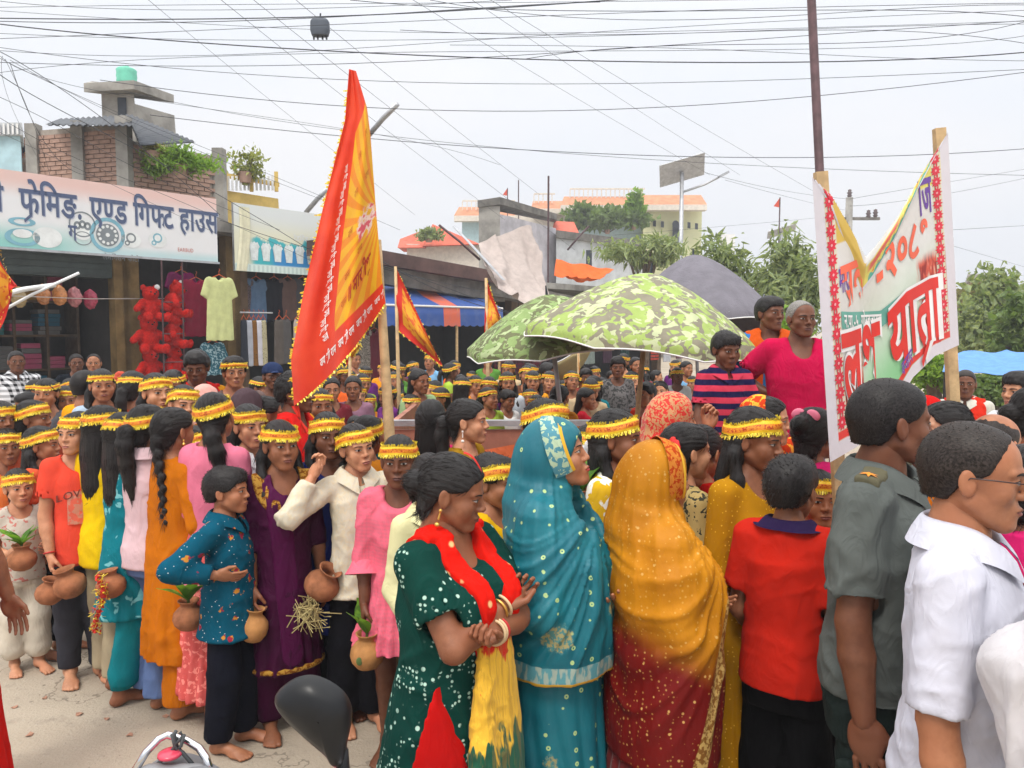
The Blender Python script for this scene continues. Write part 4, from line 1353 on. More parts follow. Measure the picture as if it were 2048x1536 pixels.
sprint('printed_bowl', M_INKB, [(bs, bz - .03, .15, .22, .55), (bs, bz + .18, .10, .17, .35)]); sprint('printed_bowl', M_INKW, [(bs, bz + .02, 0, .12, .5)], .005)
fs, fz = sp(165, 460)
sprint('printed_frame', M_INK, [(fs, fz + .08, .165, .185, 1), (fs, fz - .12, .11, .125, .8)]); sprint('printed_frame', M_INKW, [(fs, fz + .02, 0, .15, 1.1)], .0035)
sprint('printed_frame', M_INK, [(fs - .07 + .07 * k, fz + .06 + .02 * (k % 2), .02, .05, 1.2) for k in range(3)], .005)
ts, tz = sp(95, 475); sprint('printed_tray', M_INKW, [(ts, tz, 0, .19, .75)])
for k, px in enumerate((262, 315)):
    q, qz = sp(px, 480); sprint('printed_picture', M_INKW, [(q, qz, 0, .15, .8)]); sprint('printed_picture', M_INK if k == 0 else M_INKB, [(q, qz + .03, .05, .075, 1), (q - .06, qz - .05, .02, .04, 1)], .005)
letters(list('लेमिनेसन फोटो'), sp(205, 505)[0], sp(225, 512)[1] - .06, .11, SD, M_INK, sg, 'small_lettering', .0, .9)
letters(list('EARBUD'), sp(355, 500)[0], sp(355, 500)[1] - .02, .085, SD, plain('red_ink', (.5, .12, .09), .6), sg, 'small_lettering', .0, .8)
fr = MB(); fbox(fr, a0 - .02, a1 + .02, SD - .01, SD + .02, zb - .035, zb - .003); fr.xform(Matrix.Translation(-sg.matrix_world.translation)); fr.build('sign_frame', M_STEEL, sg)

# second signboard, cream and blue
c0, y0 = ray_fac(470, 545, .45); c1, y1 = ray_fac(668, 550, .45); _, yt = ray_fac(470, 405, .45); _, yt2 = ray_fac(640, 440, .45)
def sign2_mat():
    t = NT('second_sign_print'); u = t.n('ShaderNodeAttribute', attribute_name='u').outputs['Fac']; v = t.n('ShaderNodeAttribute', attribute_name='v').outputs['Fac']
    nv = t.n('ShaderNodeCombineXYZ', {0: t.math('MULTIPLY', u, 7.0), 1: t.math('MULTIPLY', v, 3.0), 2: 0.0}).outputs[0]
    nz = t.noise(nv, 1.6, 3)
    c = t.mix(t.step(v, .5, .9), (.70, .70, .54), (.66, .70, .70))
    edge = t.math('ADD', v, t.math('MULTIPLY', t.math('SUBTRACT', nz, .5), .35))
    c = t.mix(t.math('MULTIPLY', t.math('SUBTRACT', 1.0, t.step(edge, .46, .52)), t.step(u, .12, .2)), c, (.05, .42, .47))
    c = t.mix(t.math('MULTIPLY', t.math('SUBTRACT', 1.0, t.step(edge, .36, .42)), t.step(u, .30, .42)), c, (.03, .24, .55))
    c = t.mix(t.math('SUBTRACT', 1.0, t.step(v, .10, .13)), c, (.62, .74, .70))
    st = t.step(t.math('SINE', t.math('MULTIPLY', u, 150.0)), .0, .2)
    c = t.mix(t.math('MULTIPLY', t.math('SUBTRACT', 1.0, t.step(v, .09, .11)), t.math('MULTIPLY', st, .4)), c, (.30, .42, .42))
    return t.fin(c, .55, .35)
zb2, zt2 = (y0 + y1) / 2, yt
sg2, O2, _ = panel('shop_signboard', fac(c0, .45, zb2), fac(c1, .45, zb2), fac(c1, .45, zt2), fac(c0, .45, zt2), .06, sign2_mat())
tag(sg2, 'cream and blue clothing signboard behind the tall red flag', 'signboard')
bpy.context.view_layer.update()
b = MB()
for k in range(8):     # printed garments
    u0 = c0 + .32 + k * .27 * (c1 - c0) / 2.4; z0 = zb2 + .20
    P = [(0, 0), (.15, 0), (.17, .26), (.20, .30), (.15, .40), (.11, .38), (.075, .41), (.04, .38), (0, .40), (-.05, .30), (-.02, .26)]
    V = np.array([tuple(fac(u0 + x * .85, .455, z0 + y * .8)) for x, y in P]) - np.array(tuple(O2))
    b.add(V, [[0, i, i + 1] for i in range(1, len(P) - 1)])
b.build('printed_garment', plain('sign_garments', (.66, .72, .72), .6, var=.15, scale=14), sg2)
b, w = text_geo(list('रेडिमेड कपडा'), .13, .01); on_plane(b, fac(c0 + 1.2, .45, zb2 + .62), ux3, uy3, .006); b.xform(Matrix.Translation(-sg2.location)); b.build('lettering', M_INKW, sg2)
# curtain edge printed at its near end
b = MB(); G = np.array([[tuple(fac(c0 + .02 + .20 * q + .09 * math.sin(t_ * 2.2), .453 + .03 * abs(math.sin(q * 9)), zb2 + (zt2 - zb2) * t_)) for t_ in np.linspace(0, .95, 8)] for q in np.linspace(0, 1, 9)]) - np.array(tuple(O2))
b.grid(G); b.build('printed_curtain', plain('cream_curtain', (.70, .68, .50), .7), sg2, True)

# ---- goods hung at the shop fronts
def garment_mesh(w, h, sl, neck=.06, seed=0, body_only=False):
    """A hanging shirt or kurta, cut flat with sleeves and soft folds, two layers thick."""
    S = Shape()
    S.loft([(-h, 0, 0, w * .56, .030), (-h * .5, 0, 0, w * .50, .034), (-.10, 0, 0, w * .48, .030), (-.02, 0, 0, w * .36, .022), (0, 0, 0, w * .16, .016)], .01, n=2.6)
    if sl:
        for s_ in (-1, 1): S.cone((s_ * w * .40, 0, -.07), .075, (s_ * (w * .40 + sl * .42), 0, -.07 - sl), .060, .03, flat=(.35, (0, 1, 0)), capb=True)
    S.ell((0, -.03, 0), (neck, .06, neck), .005, 's')
    V, Q = S.mesh(.014); N_ = vnormals(V, Q)
    th = V[:, 0] * 46 + 1.5 * vnoise(V * 4, seed)
    V = V + N_ * (.007 * np.sin(th) * np.clip(-V[:, 2] / h, .1, 1))[:, None]
    return V, Q
M_HANGER = plain('orange_plastic', (.55, .10, .02), .4)
def hang(px, py, w, h, sl, mat, label, d=.25, yaw=0, cat='garment', group=None, name='hanging_garment', seed=0):
    s_, z_ = ray_fac(px, py, d); o0 = fac(s_, d, z_)
    r = tag(link(name, None, None, o0, F_ANG + yaw), label, cat, group)
    V, Q = garment_mesh(w, h, sl, seed=seed); MB().add(V, Q).build('cloth', mat, r, True)
    hk = MB(); hk.tube([(-w * .38, 0, -.03), (0, 0, .05), (w * .38, 0, -.03)], .008, 6); hk.tube([(0, 0, .05), (0, 0, .10), (.02, 0, .125), (.0, 0, .145)], .005, 6)
    hk.build('hanger', M_HANGER, r, True)
    return r
hang(438, 555, .46, 1.05, .25, cloth('pale_lime_ribbed', (.56, .60, .28), wr=.3), 'pale yellow-green kurta hanging on an orange hanger', .6, name='hanging_kurta')
hang(392, 560, .44, .95, .3, cloth('crimson_cloth', (.30, .012, .05)), 'crimson dress hanging behind the pale yellow-green kurta', .2, name='hanging_dress', seed=1)
hang(362, 545, .40, .9, .2, cloth('plum_cloth', (.16, .01, .08)), 'plum dress hanging beside the crimson dress', .05, name='hanging_dress', seed=2)
hang(425, 685, .36, .55, .2, cloth('teal_leaf_print', (.02, .10, .14), 'blob', (.30, .42, .46), 26, .52), 'blue leaf-print blouse on a bust below the crimson dress', .5, name='hanging_blouse', seed=3)
row = [(487, (.13, .10, .11), 'grey spotted', 'dots'), (512, (.10, .17, .28), 'blue denim', None), (548, (.012, .013, .02), 'black', None), (575, (.13, .08, .07), 'brown', None), (605, (.07, .07, .08), 'charcoal', None), (632, (.20, .05, .05), 'dull red', None)]
for k, (px, c, nm, pt) in enumerate(row):
    hang(px, 558, .40, .80, .12, cloth('hung_' + nm.replace(' ', '_'), c, pt, (.03, .03, .03), 30, .3), '%s garment hanging high in the dark clothes shop' % nm, -.1, name='hanging_garment', seed=k)
row = [(487, (.03, .035, .05), 'dark navy'), (498, (.40, .42, .48), 'pale grey'), (507, (.20, .09, .02), 'amber printed'), (517, (.55, .54, .60), 'lilac white'), (526, (.42, .38, .24), 'cream dotted'), (558, (.10, .085, .075), 'grey brown'), (572, (.085, .08, .08), 'smoke grey'), (596, (.42, .36, .32), 'beige'), (604, (.10, .09, .10), 'dark'), (616, (.5, .5, .55), 'off-white')]
for k, (px, c, nm) in enumerate(row):
    hang(px, 636, .13 if k < 5 else .22, .85, 0, cloth('scarf_' + nm.replace(' ', '_'), c, 'dots' if 'dot' in nm or 'print' in nm else None, (.05, .04, .02), 40, .3), '%s scarf on the low rail of the dark clothes shop' % nm, .35, name='hanging_scarf', cat='scarf', seed=k)
b = MB(); s_a, z_a = ray_fac(480, 634, .35); s_b, _ = ray_fac(545, 634, .35); b.tube([fac(s_a, .35, z_a + .08), fac(s_b, .35, z_a + .08)], .014, 8)
tag(b.build('clothes_rail', M_STEEL), 'short steel rail carrying the scarves', 'rail')

# plastic bags of goods on a cord in the gift shop
s_a, z_a = ray_fac(0, 590, .2); s_b, z_b = ray_fac(330, 588, .2)
b = MB(); b.tube([fac(s_a - .5, .2, z_a), fac((s_a + s_b) / 2, .2, z_a - .02), fac(s_b, .2, z_a + .02)], .007, 6)
tag(b.build('hanging_rope', plain('pale_rope', (.42, .38, .36), .8)), 'pale cord strung across the gift shop front', 'rope')
for k, (px, py, c, nm) in enumerate([(85, 570, (.42, .16, .05), 'orange'), (118, 572, (.50, .20, .06), 'amber'), (148, 575, (.38, .13, .14), 'rose'), (38, 575, (.30, .22, .10), 'tan'), (180, 580, (.33, .03, .07), 'crimson')]):
    s_, z_ = ray_fac(px, py, .1)
    S = Shape(); S.ell((0, 0, -.14), (.11, .05, .15), .03); S.cone((0, 0, 0), .015, (0, 0, -.06), .05, .04)
    V, Q = S.mesh(.014); V = folds(V, vnormals(V, Q), k, .012, 20)
    t = plain('glossy_bag_%s' % nm, c, .22, .6, 0, .35, 16)
    tag(MB().add(V, Q).build('goods_bag', t, None, True, fac(s_, .1, z_)), 'glossy %s plastic goods bag hanging in the gift shop' % nm, 'bag')

# red teddy bears stacked in a wire rack
def teddy(px, py, sc, label, yaw, tilt=0):
    s_, z_ = ray_fac(px, py, .35)
    S = Shape()
    S.ell((0, 0, 0), (.15, .13, .17), .03); S.ell((0, -.03, .24), (.125, .11, .115), .03)
    S.ell((0, -.12, .22), (.055, .05, .045), .02)
    for k in (-1, 1):
        S.ell((k * .10, 0, .335), (.048, .03, .048), .02)
        S.cone((k * .12, -.02, .10), .06, (k * .25, -.10, .0), .052, .03)
        S.cone((k * .08, -.05, -.12), .072, (k * .15, -.24, -.14), .062, .03)
        S.ell((k * .155, -.27, -.12), (.06, .04, .07), .02)
    V, Q = S.mesh(.015); N_ = vnormals(V, Q); V = V + N_ * (fbm(V * 55, 1, 2) * .008)[:, None]
    t = _MC.get('teddy') or _MC.setdefault('teddy', plain('red_plush', (.42, .012, .008), .95, .1, 0, .3, 30, .6, 120))
    r = tag(link('teddy_bear', MB().add(V * sc, Q).mesh('teddy_bear', t), None, fac(s_, .35, z_)), label, 'teddy bear')
    r.rotation_euler = (rad(tilt), 0, F_ANG + yaw)
    for k in (-1, 1):
        e_ = MB(); S2 = Shape(); S2.ell((k * .042 * sc, -.135 * sc, .265 * sc), (.014, .012, .016), .002); e_.add(*S2.mesh(.006)); e_.build('eye', M_IRIS, r, True)
    S2 = Shape(); S2.ell((0, -.175 * sc, .235 * sc), (.02, .015, .015), .002); MB().add(*S2.mesh(.006)).build('nose', M_IRIS, r, True)
    S2 = Shape(); S2.ell((.10 * sc, -.05 * sc, .345 * sc), (.045, .03, .045), .01); MB().add(*S2.mesh(.01)).build('ear_lining', M_WHITE, r, True)
teddy(300, 618, 1.0, 'red teddy bear sitting on the top tier of the wire rack', 0)
teddy(345, 606, 1.0, 'red teddy bear turned aside at the top tier beside the crimson dress', .9, 10)
teddy(297, 680, 1.05, 'red teddy bear slumped on the middle tier of the wire rack', -.1)
teddy(343, 668, 1.0, 'red teddy bear pressed against the rack post on the middle tier', .8, 8)
teddy(300, 742, 1.0, 'red teddy bear low in the rack behind the headbands', .1)
teddy(345, 735, 1.0, 'red teddy bear at the bottom tier beside the pale yellow-green kurta', .6)
rk = tag(link('wire_rack', None, None, fac(*[ray_fac(330, 700, .6)[0]], .6, 0)), 'thin iron rack holding the red teddy bears', 'rack')
sA, _ = ray_fac(325, 700, .6); sB, _ = ray_fac(366, 700, .6)
for s_ in (sA, sB): MB().tube([fac(s_, .6, 0), fac(s_ + .03, .6, 2.9)], .013, 6).xform(Matrix.Translation(-rk.location)).build('rack_post', M_IRON, rk)
for z in (1.3, 1.75, 2.25): MB().tube([fac(sA, .6, z), fac(sB, .6, z)], .010, 6).xform(Matrix.Translation(-rk.location)).build('rack_rail', M_IRON, rk)

# cloth hung in the far shops behind the umbrellas
far = [(1000, 700, (.13, .015, .03), 'maroon checked', 'plaid'), (1035, 700, (.11, .01, .03), 'wine checked', 'plaid'), (1070, 700, (.14, .02, .04), 'deep red checked', 'plaid'), (1180, 690, (.25, .30, .28), 'pale mint', None), (1215, 690, (.06, .03, .05), 'dark plum', None),
       (1310, 690, (.40, .05, .03), 'red and black striped', 'stripe'), (1335, 695, (.45, .46, .50), 'white', None), (1360, 690, (.10, .03, .05), 'dark wine', None), (1250, 690, (.02, .05, .05), 'bottle green', None), (725, 690, (.40, .36, .32), 'grey lace', 'blob'), (748, 690, (.16, .02, .04), 'dark red', None), (1400, 700, (.55, .6, .58), 'pale grey', None)]
for k, (px, py, c, nm, pt) in enumerate(far):
    hang(px, py - 30, .50, 1.0, .12, cloth('far_' + nm.replace(' ', '_'), c, pt, (.03, .02, .02) if pt != 'blob' else (.08, .07, .06), 60, .5), '%s cloth hung at the far shop front' % nm, .1, name='hanging_cloth', cat='cloth', seed=k)

# ---- awning, fascia roofs, tarpaulins
def sheet(G, thick=.006):
    """Closed thin cloth from a grid of points."""
    b = MB(); nu, nv = G.shape[:2]
    dx = np.gradient(G, axis=0); dy = np.gradient(G, axis=1); n = np.cross(dx, dy); n /= np.maximum(np.linalg.norm(n, axis=2, keepdims=True), 1e-9)
    b.grid(G); b.grid((G - n * thick)[::-1])
    return b
def awning_mat():
    t = NT('awning_stripes'); u = t.n('ShaderNodeAttribute', attribute_name='u').outputs['Fac']
    f = t.math('ADD', t.math('MULTIPLY', t.step(u, .46, .465), t.math('SUBTRACT', 1.0, t.step(u, .60, .605))), t.step(u, 1.02, 1.03))
    c = t.mix(f, (.035, .095, .34), (.66, .14, .075))
    c = t.mix(t.math('MULTIPLY', t.step(t.noise(t.obj(), 4.0, 3), .45, .7), .25), c, (.16, .20, .34))
    return t.fin(c, .6, .3)
e0, ez = ray_fac(765, 655, 1.2); e1, _ = ray_fac(1005, 655, 1.2); _, zlo = ray_fac(880, 650, 1.2); _, zmid = ray_fac(880, 614, 1.2)
_, ztop = ray_fac(800, 560, 0.0)
us = np.linspace(0, 1, 49); G = []
prof = [(0.02, ztop), (.6, (ztop + zmid) / 2 - .02), (1.2, zmid), (1.21, (zmid + zlo) / 2), (1.22, zlo)]
for u in us:
    sag = .05 * math.sin(u * PI * 3) ** 2
    G.append([tuple(fac(e0 + (e1 - e0) * u, d, z - (sag if i == 1 else 0) - (.035 * abs(math.sin(u * PI * 16)) if i == 4 else 0))) for i, (d, z) in enumerate(prof)])
G = np.array(G); O = G.mean((0, 1))
b = sheet(G - O); aw = b.build('shop_awning', awning_mat(), None, True, tuple(O)); attr(aw.data, 'u', np.concatenate([np.repeat(us, 5), np.repeat(us[::-1], 5)]))
tag(aw, 'blue shop awning with a broad orange stripe and scalloped edge', 'awning')
b = MB(); b.tube([fac(e0, 1.2, zmid + .01), fac(e1, 1.2, zmid + .01)], .022, 8); b.xform(Matrix.Translation(-Vector(O))); b.build('front_bar', M_WHITE, aw)
for s_ in (e0 + .1, (e0 + e1) / 2 + .3, e1 - .1):
    b = MB(); b.tube([fac(s_, 1.18, 0), fac(s_, 1.18, zmid)], .03, 8); b.xform(Matrix.Translation(-Vector(O))); b.build('awning_post', M_BAMBOO, aw)

def fascia(px0, py0, px1, py1, d, h, t, mat, name, label, cat):
    s_a, z_a = ray_fac(px0, py0, d); s_b, z_b = ray_fac(px1, py1, d)
    P = [fac(s_a, d, z_a - h), fac(s_b, d, z_b - h), fac(s_b, d, z_b), fac(s_a, d, z_a)]
    O = P[0].copy(); b = MB(); b.prism([p - O for p in P], Vector((-FN[0], -FN[1], 0)) * t)
    return tag(b.build(name, mat, None, False, O), label, cat)
fascia(640, 478, 1010, 545, .9, .28, .4, plain('brown_tin_fascia', (.10, .055, .05), .7, .3, 0, .4, 2), 'tin_roof', 'long brown tin roof edge above the blue awning', 'roof')
fascia(640, 505, 1010, 570, .7, .40, .3, M_CONCD, 'roof_edge', 'dark stained roof edge under the brown tin', 'roof')
fascia(980, 560, 1240, 610, .8, .35, .4, M_CONCD, 'roof_edge', 'dark roof edge behind the beige tarpaulin', 'roof')
fascia(436, 440, 560, 470, .1, .22, .4, M_CONC, 'roof_edge', 'grey concrete ledge between the two signboards', 'ledge')

def tarp(corners, mat, label, nu=22, nv=18, sag=.12, seed=0, rip=.05, name='tarpaulin'):
    """A sagging cloth hung from four corner points."""
    P = [np.array(tuple(c)) for c in corners]
    u = np.linspace(0, 1, nu)[:, None, None]; v = np.linspace(0, 1, nv)[None, :, None]
    G = P[0] * (1 - u) * (1 - v) + P[1] * u * (1 - v) + P[2] * u * v + P[3] * (1 - u) * v
    n = np.cross(P[1] - P[0], P[3] - P[0]); n /= np.linalg.norm(n)
    U, W = np.meshgrid(np.linspace(0, 1, nu), np.linspace(0, 1, nv), indexing='ij')
    d = np.sin(U * PI) * np.sin(W * PI) * sag
    G[..., 2] -= d
    rr = np.clip(1 - np.abs(vnoise(np.stack([U * 4.5 + W * 1.5, W * 1.2 - U * .5, U * 0 + seed], -1), seed)) / .5, 0, 1)
    G += n * ((rr - .5) * rip)[..., None]
    O = G.mean((0, 1)); b = sheet(G - O)
    return tag(b.build(name, mat, None, True, tuple(O)), label, 'tarpaulin')
tarp([at(985, 560, 13.5), at(1122, 640, 14.5), at(1062, 452, 16), at(962, 480, 15)], cloth('beige_tarp', (.46, .39, .36), wr=.8), 'dusty beige tarpaulin hung slantwise over the stalls', 34, 26, sag=.34, rip=.16)
tarp([at(1108, 552, 15), at(1200, 556, 16), at(1228, 540, 17.5), at(1112, 520, 17)], cloth('orange_tarp', (.68, .13, .03), wr=.8), 'orange tarpaulin beside the beige one', sag=.2, seed=1, rip=.05)
tarp([at(905, 452, 15), at(1005, 560, 14), at(1011, 560, 14.1), at(909, 450, 15.1)], M_STEEL, 'slanting metal prop under the beige tarpaulin', 6, 3, 0, 0, 0, 'tarp_prop')
tarp([at(1885, 745, 9), at(2120, 745, 9), at(2120, 700, 11), at(1895, 706, 11)], cloth('blue_tarp', (.14, .30, .62), wr=.8), 'light blue tarpaulin roof behind the banner pole', sag=.08, seed=2, rip=.06)
for px in (1892, 2075):
    q = at(px, 744, 9.05); b = MB(); b.tube([(0, 0, 0), (0, 0, q.z)], .025, 8)
    tag(b.build('stall_post', plain('black_post', (.02, .02, .022), .5), None, False, (q.x, q.y, 0)), 'black post under the %s end of the light blue tarpaulin' % ('near' if px < 2000 else 'outer'), 'post')

# ---- upper storeys and houses behind
def brick_wall(parent, A, Bp, z0, z1, limit, inv):
    """Courses of separate bricks on a wall from A to Bp; past the limit they are joined."""
    A, Bp = np.array(A), np.array(Bp); L = np.linalg.norm(Bp - A); u = (Bp - A) / L; n = np.array([u[1], -u[0]])
    bl, bh = .235, .078
    base = MB().box((0, 0, 0), (bl - .014, .05, bh - .014)).mesh('brick', M_BRICK, False)
    extra = MB(); cnt = 0
    rows = int((z1 - z0) / bh)
    for r in range(rows):
        x = (bl / 2 if r % 2 else 0)
        while x + bl <= L:
            c = A + u * (x + bl / 2) + n * (.012 + random.uniform(0, .008)); z = z0 + (r + .5) * bh
            if cnt < limit and not (z < 3.9):
                o = link('brick', base, parent, Vector((c[0], c[1], z)) - inv, math.atan2(u[1], u[0])); cnt += 1
            else:
                extra.box((c[0] - inv.x, c[1] - inv.y, z - inv.z), (bl - .014, .05, bh - .014), 0, (0, 0, math.atan2(u[1], u[0])))
            x += bl
    if extra.V: tag(extra.build('brickwork', M_BRICK, parent), kind='stuff')
    return cnt
CB, LB, RB_ = (-6.61, 13.4), (-8.45, 13.9), (-5.51, 14.77)
O = Vector((CB[0], CB[1], 0))
br = tag(link('brick_house', None, None, O), 'unfinished brick upper storey with concrete posts above the long signboard', 'building')
def wallp(b, A, Bp, z0, z1, t=.18, inn=1):
    A, Bp = np.array(A), np.array(Bp); u = (Bp - A) / np.linalg.norm(Bp - A); n = np.array([u[1], -u[0]]) * -inn
    P = [(*A, z0), (*Bp, z0), (*(Bp + n * t), z0), (*(A + n * t), z0)]
    return b.prism(P, (0, 0, z1 - z0))
ZB = 5.42
for A, Bp, zt in ((LB, CB, ZB - .1), (CB, RB_, 5.05)):
    wallp(MB(), A, Bp, 3.3, zt).xform(Matrix.Translation(-O)).build('mortar_wall', M_MORT, br)
nb = brick_wall(br, LB, CB, 3.9, ZB - .14, 190, O); brick_wall(br, CB, RB_, 3.9, 5.0, 110, O)
for p, zt in ((LB, ZB), (CB, ZB), ((-7.5, 13.64), ZB - .02), (RB_, 5.2)):
    MB().box((p[0] - O.x, p[1] - .03 - O.y, (zt + 3.3) / 2), (.20, .20, zt - 3.3)).build('concrete_post', M_CONC, br)
wallp(MB(), LB, CB, 4.02, 4.16, .30).xform(Matrix.Translation(-O + Vector((0, -.08, 0)))).build('floor_band', M_CONC, br)
for cs_ in (((90, 249, 12.9), (262, 251, 12.9), (262, 229, 14.4), (120, 238, 14.4)), ((264, 251, 12.92), (280, 290, 12.9), (392, 284, 14.6), (262, 229, 14.4))):
    c4 = [np.array(tuple(at(*c))) for c in cs_]
    U_, W_ = np.meshgrid(np.linspace(0, 1, 44), np.linspace(0, 1, 5), indexing='ij'); U_, W_ = U_[..., None], W_[..., None]
    G = c4[0] * (1 - U_) * (1 - W_) + c4[1] * U_ * (1 - W_) + c4[2] * U_ * W_ + c4[3] * (1 - U_) * W_
    G[..., 2] += .018 * np.sin(np.arange(44) * 1.9)[:, None]
    sheet(G - np.array(tuple(O)), .012).build('tin_sheet', M_TIN, br, True)
# dark recess and canopy slab below the plants
q0, q1 = at(300, 370, 14.0), at(440, 400, 15.2)
b = MB(); b.prism([q0 - O, q1 - O, q1 - O + Vector((-.5, .7, 0)), q0 - O + Vector((-.5, .7, 0))], (0, 0, -.10)); b.build('balcony_slab', M_CONC, br)
# concrete stair tower with water tank
YT = 15.8
O = at(280, 300, YT); O.z = 0
tw = tag(link('stair_tower', None, None, O), 'grey concrete stair tower with an overhanging slab roof', 'building')
def pxbox(b, px0, px1, py0, py1, Y, dep, O, m=0, yaw=0):
    p, q = at(px0, py1, Y), at(px1, py0, Y); q1 = at(px1, py0, Y + yaw); q2 = at(px1, py0, Y + yaw + dep); p2 = at(px0, py0, Y + dep)
    return b.prism([Vector((p.x, Y, p.z)) - O, Vector((q1.x, Y + yaw, p.z)) - O, Vector((q2.x * .97 + q1.x * .03, Y + dep + yaw, p.z)) - O, Vector((p2.x * .97 + p.x * .03, Y + dep, p.z)) - O], (0, 0, q.z - p.z), m)
pxbox(MB(), 208, 268, 188, 330, YT, 1.5, O).build('front_wall', M_CONC, tw)
pxbox(MB(), 268, 348, 206, 330, YT + .0, 1.8, O, yaw=.9).build('side_wall', M_CONC, tw)
b = MB(); b.prism([at(168, 184, YT - .25) - O, at(268, 178, YT - .3) - O, at(348, 206, YT + 1.1) - O, at(330, 200, YT + 2.4) - O, at(185, 178, YT + 1.4) - O], (0, 0, .17)); b.build('roof_slab', M_CONC, tw)
pxbox(MB(), 236, 252, 195, 232, YT - .02, .05, O).build('window', M_TIN, tw)
pxbox(MB(), 233, 255, 232, 236, YT - .04, .05, O).build('window_sill', M_CONC, tw)
q = at(254, 172, YT + .4)
b = MB(); b.lathe([(.0, .0), (.19, .0), (.20, .04), (.19, .10), (.20, .16), (.19, .22), (.20, .28), (.17, .31), (.06, .33), (.06, .36), (0, .36)], 20)
tag(b.build('water_tank', plain('mint_plastic', (.16, .55, .40), .5), None, True, (q.x, q.y, at(254, 178, YT + .3).z + .12)), 'mint green plastic water tank on the stair tower roof', 'water tank')
# pale blue house at the picture's left edge
O = at(0, 340, 17); O.z = 0
hs_ = tag(link('pale_blue_house', None, None, O), 'pale blue house corner at the left edge above the signboard', 'building')
pxbox(MB(), -200, 40, 268, 420, 17, 3, O).build('wall', plain('pale_blue_wall', (.42, .60, .66), .8, .2, 0, .15, 3), hs_)
pxbox(MB(), -200, 44, 245, 270, 16.9, 3, O).build('parapet', plain('grey_lattice', (.50, .52, .54), .8), hs_)
for k in range(8): pxbox(MB(), -30 + k * 9, -27 + k * 9, 247, 268, 16.86, .03, O).build('lattice_bar', M_WHITE, hs_)
O = at(60, 340, 18); O.z = 0
pl = tag(link('brick_parapet', None, None, O), 'small brick parapet carrying two far onlookers', 'wall')
pxbox(MB(), 44, 74, 316, 420, 18, .5, O).build('wall', M_BRICK, pl)
# yellow balcony house
O = at(505, 400, 18); O.z = 0
yb = tag(link('yellow_house', None, None, O), 'yellow balcony storey with white balusters beside the brick house', 'building')
m_yel = plain('yellow_wall', (.62, .44, .13), .8, .2, 0, .2, 3)
pxbox(MB(), 450, 556, 380, 470, 18, 3, O, yaw=1.2).build('wall', m_yel, yb)
pxbox(MB(), 448, 558, 345, 352, 17.95, .2, O, yaw=1.2).build('hand_rail', m_yel, yb)
for k in range(13): pxbox(MB(), 455 + k * 8, 459 + k * 8, 352, 380, 17.97 + k * .09, .06, O).build('baluster', M_WHITE, yb)
for px in (450, 502, 552): pxbox(MB(), px - 3, px + 4, 343, 382, 17.9 + (px - 450) * .011, .12, O).build('pier', m_yel, yb)
pxbox(MB(), 556, 640, 440, 470, 18.3, .6, O).build('grey_wall', M_CONC, yb)

# central houses
O = at(1030, 450, 30); O.z = 0
gw = tag(link('grey_concrete_house', None, None, O), 'bare grey concrete house wall behind the beige tarpaulin', 'building')
pxbox(MB(), 958, 1000, 412, 600, 28, 3, O).build('wall', M_CONC, gw)
pxbox(MB(), 1000, 1112, 428, 600, 28, 3, O, yaw=4).build('side_wall', plain('pale_lilac_plaster', (.46, .44, .47), .9, .2, 0, .25, 1.5), gw)
b = MB(); b.prism([at(955, 415, 27.9) - O, at(1000, 408, 27.9) - O, at(1114, 440, 32) - O, at(1110, 445, 34) - O], (0, 0, .25)); b.build('parapet', M_CONCD, gw)
pxbox(MB(), 1112, 1290, 460, 475, 31, 3, O, yaw=4).build('balcony_edge', M_CONCD, gw)
pxbox(MB(), 1112, 1290, 475, 600, 31.2, 3, O, yaw=4).build('lower_wall', plain('pale_grey_wall', (.52, .54, .55), .85, .2, 0, .2, 1.5), gw)
pxbox(MB(), 1172, 1184, 500, 560, 31.15, .1, O, yaw=.1).build('window', M_TIN, gw)
O = at(1160, 450, 46); O.z = 0
m_ylw = plain('lemon_wall', (.70, .70, .42), .85, .2, 0, .10, .8); m_otile = plain('orange_tiles', (.52, .23, .13), .8, .2, 0, .2, 3); m_cream = plain('cream_trim', (.68, .62, .54), .85)
yh_ = tag(link('lemon_house', None, None, O), 'lemon house with orange tiled eaves and roof railing, half hidden by plants', 'building')
pxbox(MB(), 1284, 1404, 416, 640, 46, 9, O, yaw=.8).build('wall', m_ylw, yh_)
pxbox(MB(), 1130, 1284, 420, 640, 47.5, 9, O).build('wall', plain('shaded_teal_wall', (.34, .44, .45), .85), yh_)
pxbox(MB(), 925, 1100, 432, 640, 50, 9, O).build('wall', plain('pale_teal_wall', (.40, .55, .58), .85), yh_)
def eave(px0, px1, yt, yb0, yb1, Y, ext, O):
    """Sloping tiled eave band with a cream fascia under it."""
    p0, p1 = at(px0, yt, Y + .8), at(px1, yt, Y + .8); q0, q1 = at(px0 - ext, yb0, Y - .6), at(px1 + ext, yb0, Y - .6)
    b = MB(); b.prism([p0 - O, p1 - O, q1 - O, q0 - O], (0, .25, -.2)); b.build('tiled_eave', m_otile, yh_)
    r0, r1 = at(px0 - ext, yb1, Y - .6), at(px1 + ext, yb1, Y - .6)
    b = MB(); b.prism([q0 - O, q1 - O, r1 - O, r0 - O], (0, .6, 0)); b.build('fascia', m_cream, yh_)
eave(1280, 1402, 390, 409, 420, 46, 12, O); eave(1128, 1285, 393, 410, 420, 47.0, 6, O); eave(1066, 1128, 402, 417, 427, 48, 4, O); eave(918, 1066, 414, 431, 442, 50, 10, O)
pxbox(MB(), 1030, 1135, 420, 640, 48.6, 6, O).build('wall', m_cream, yh_)
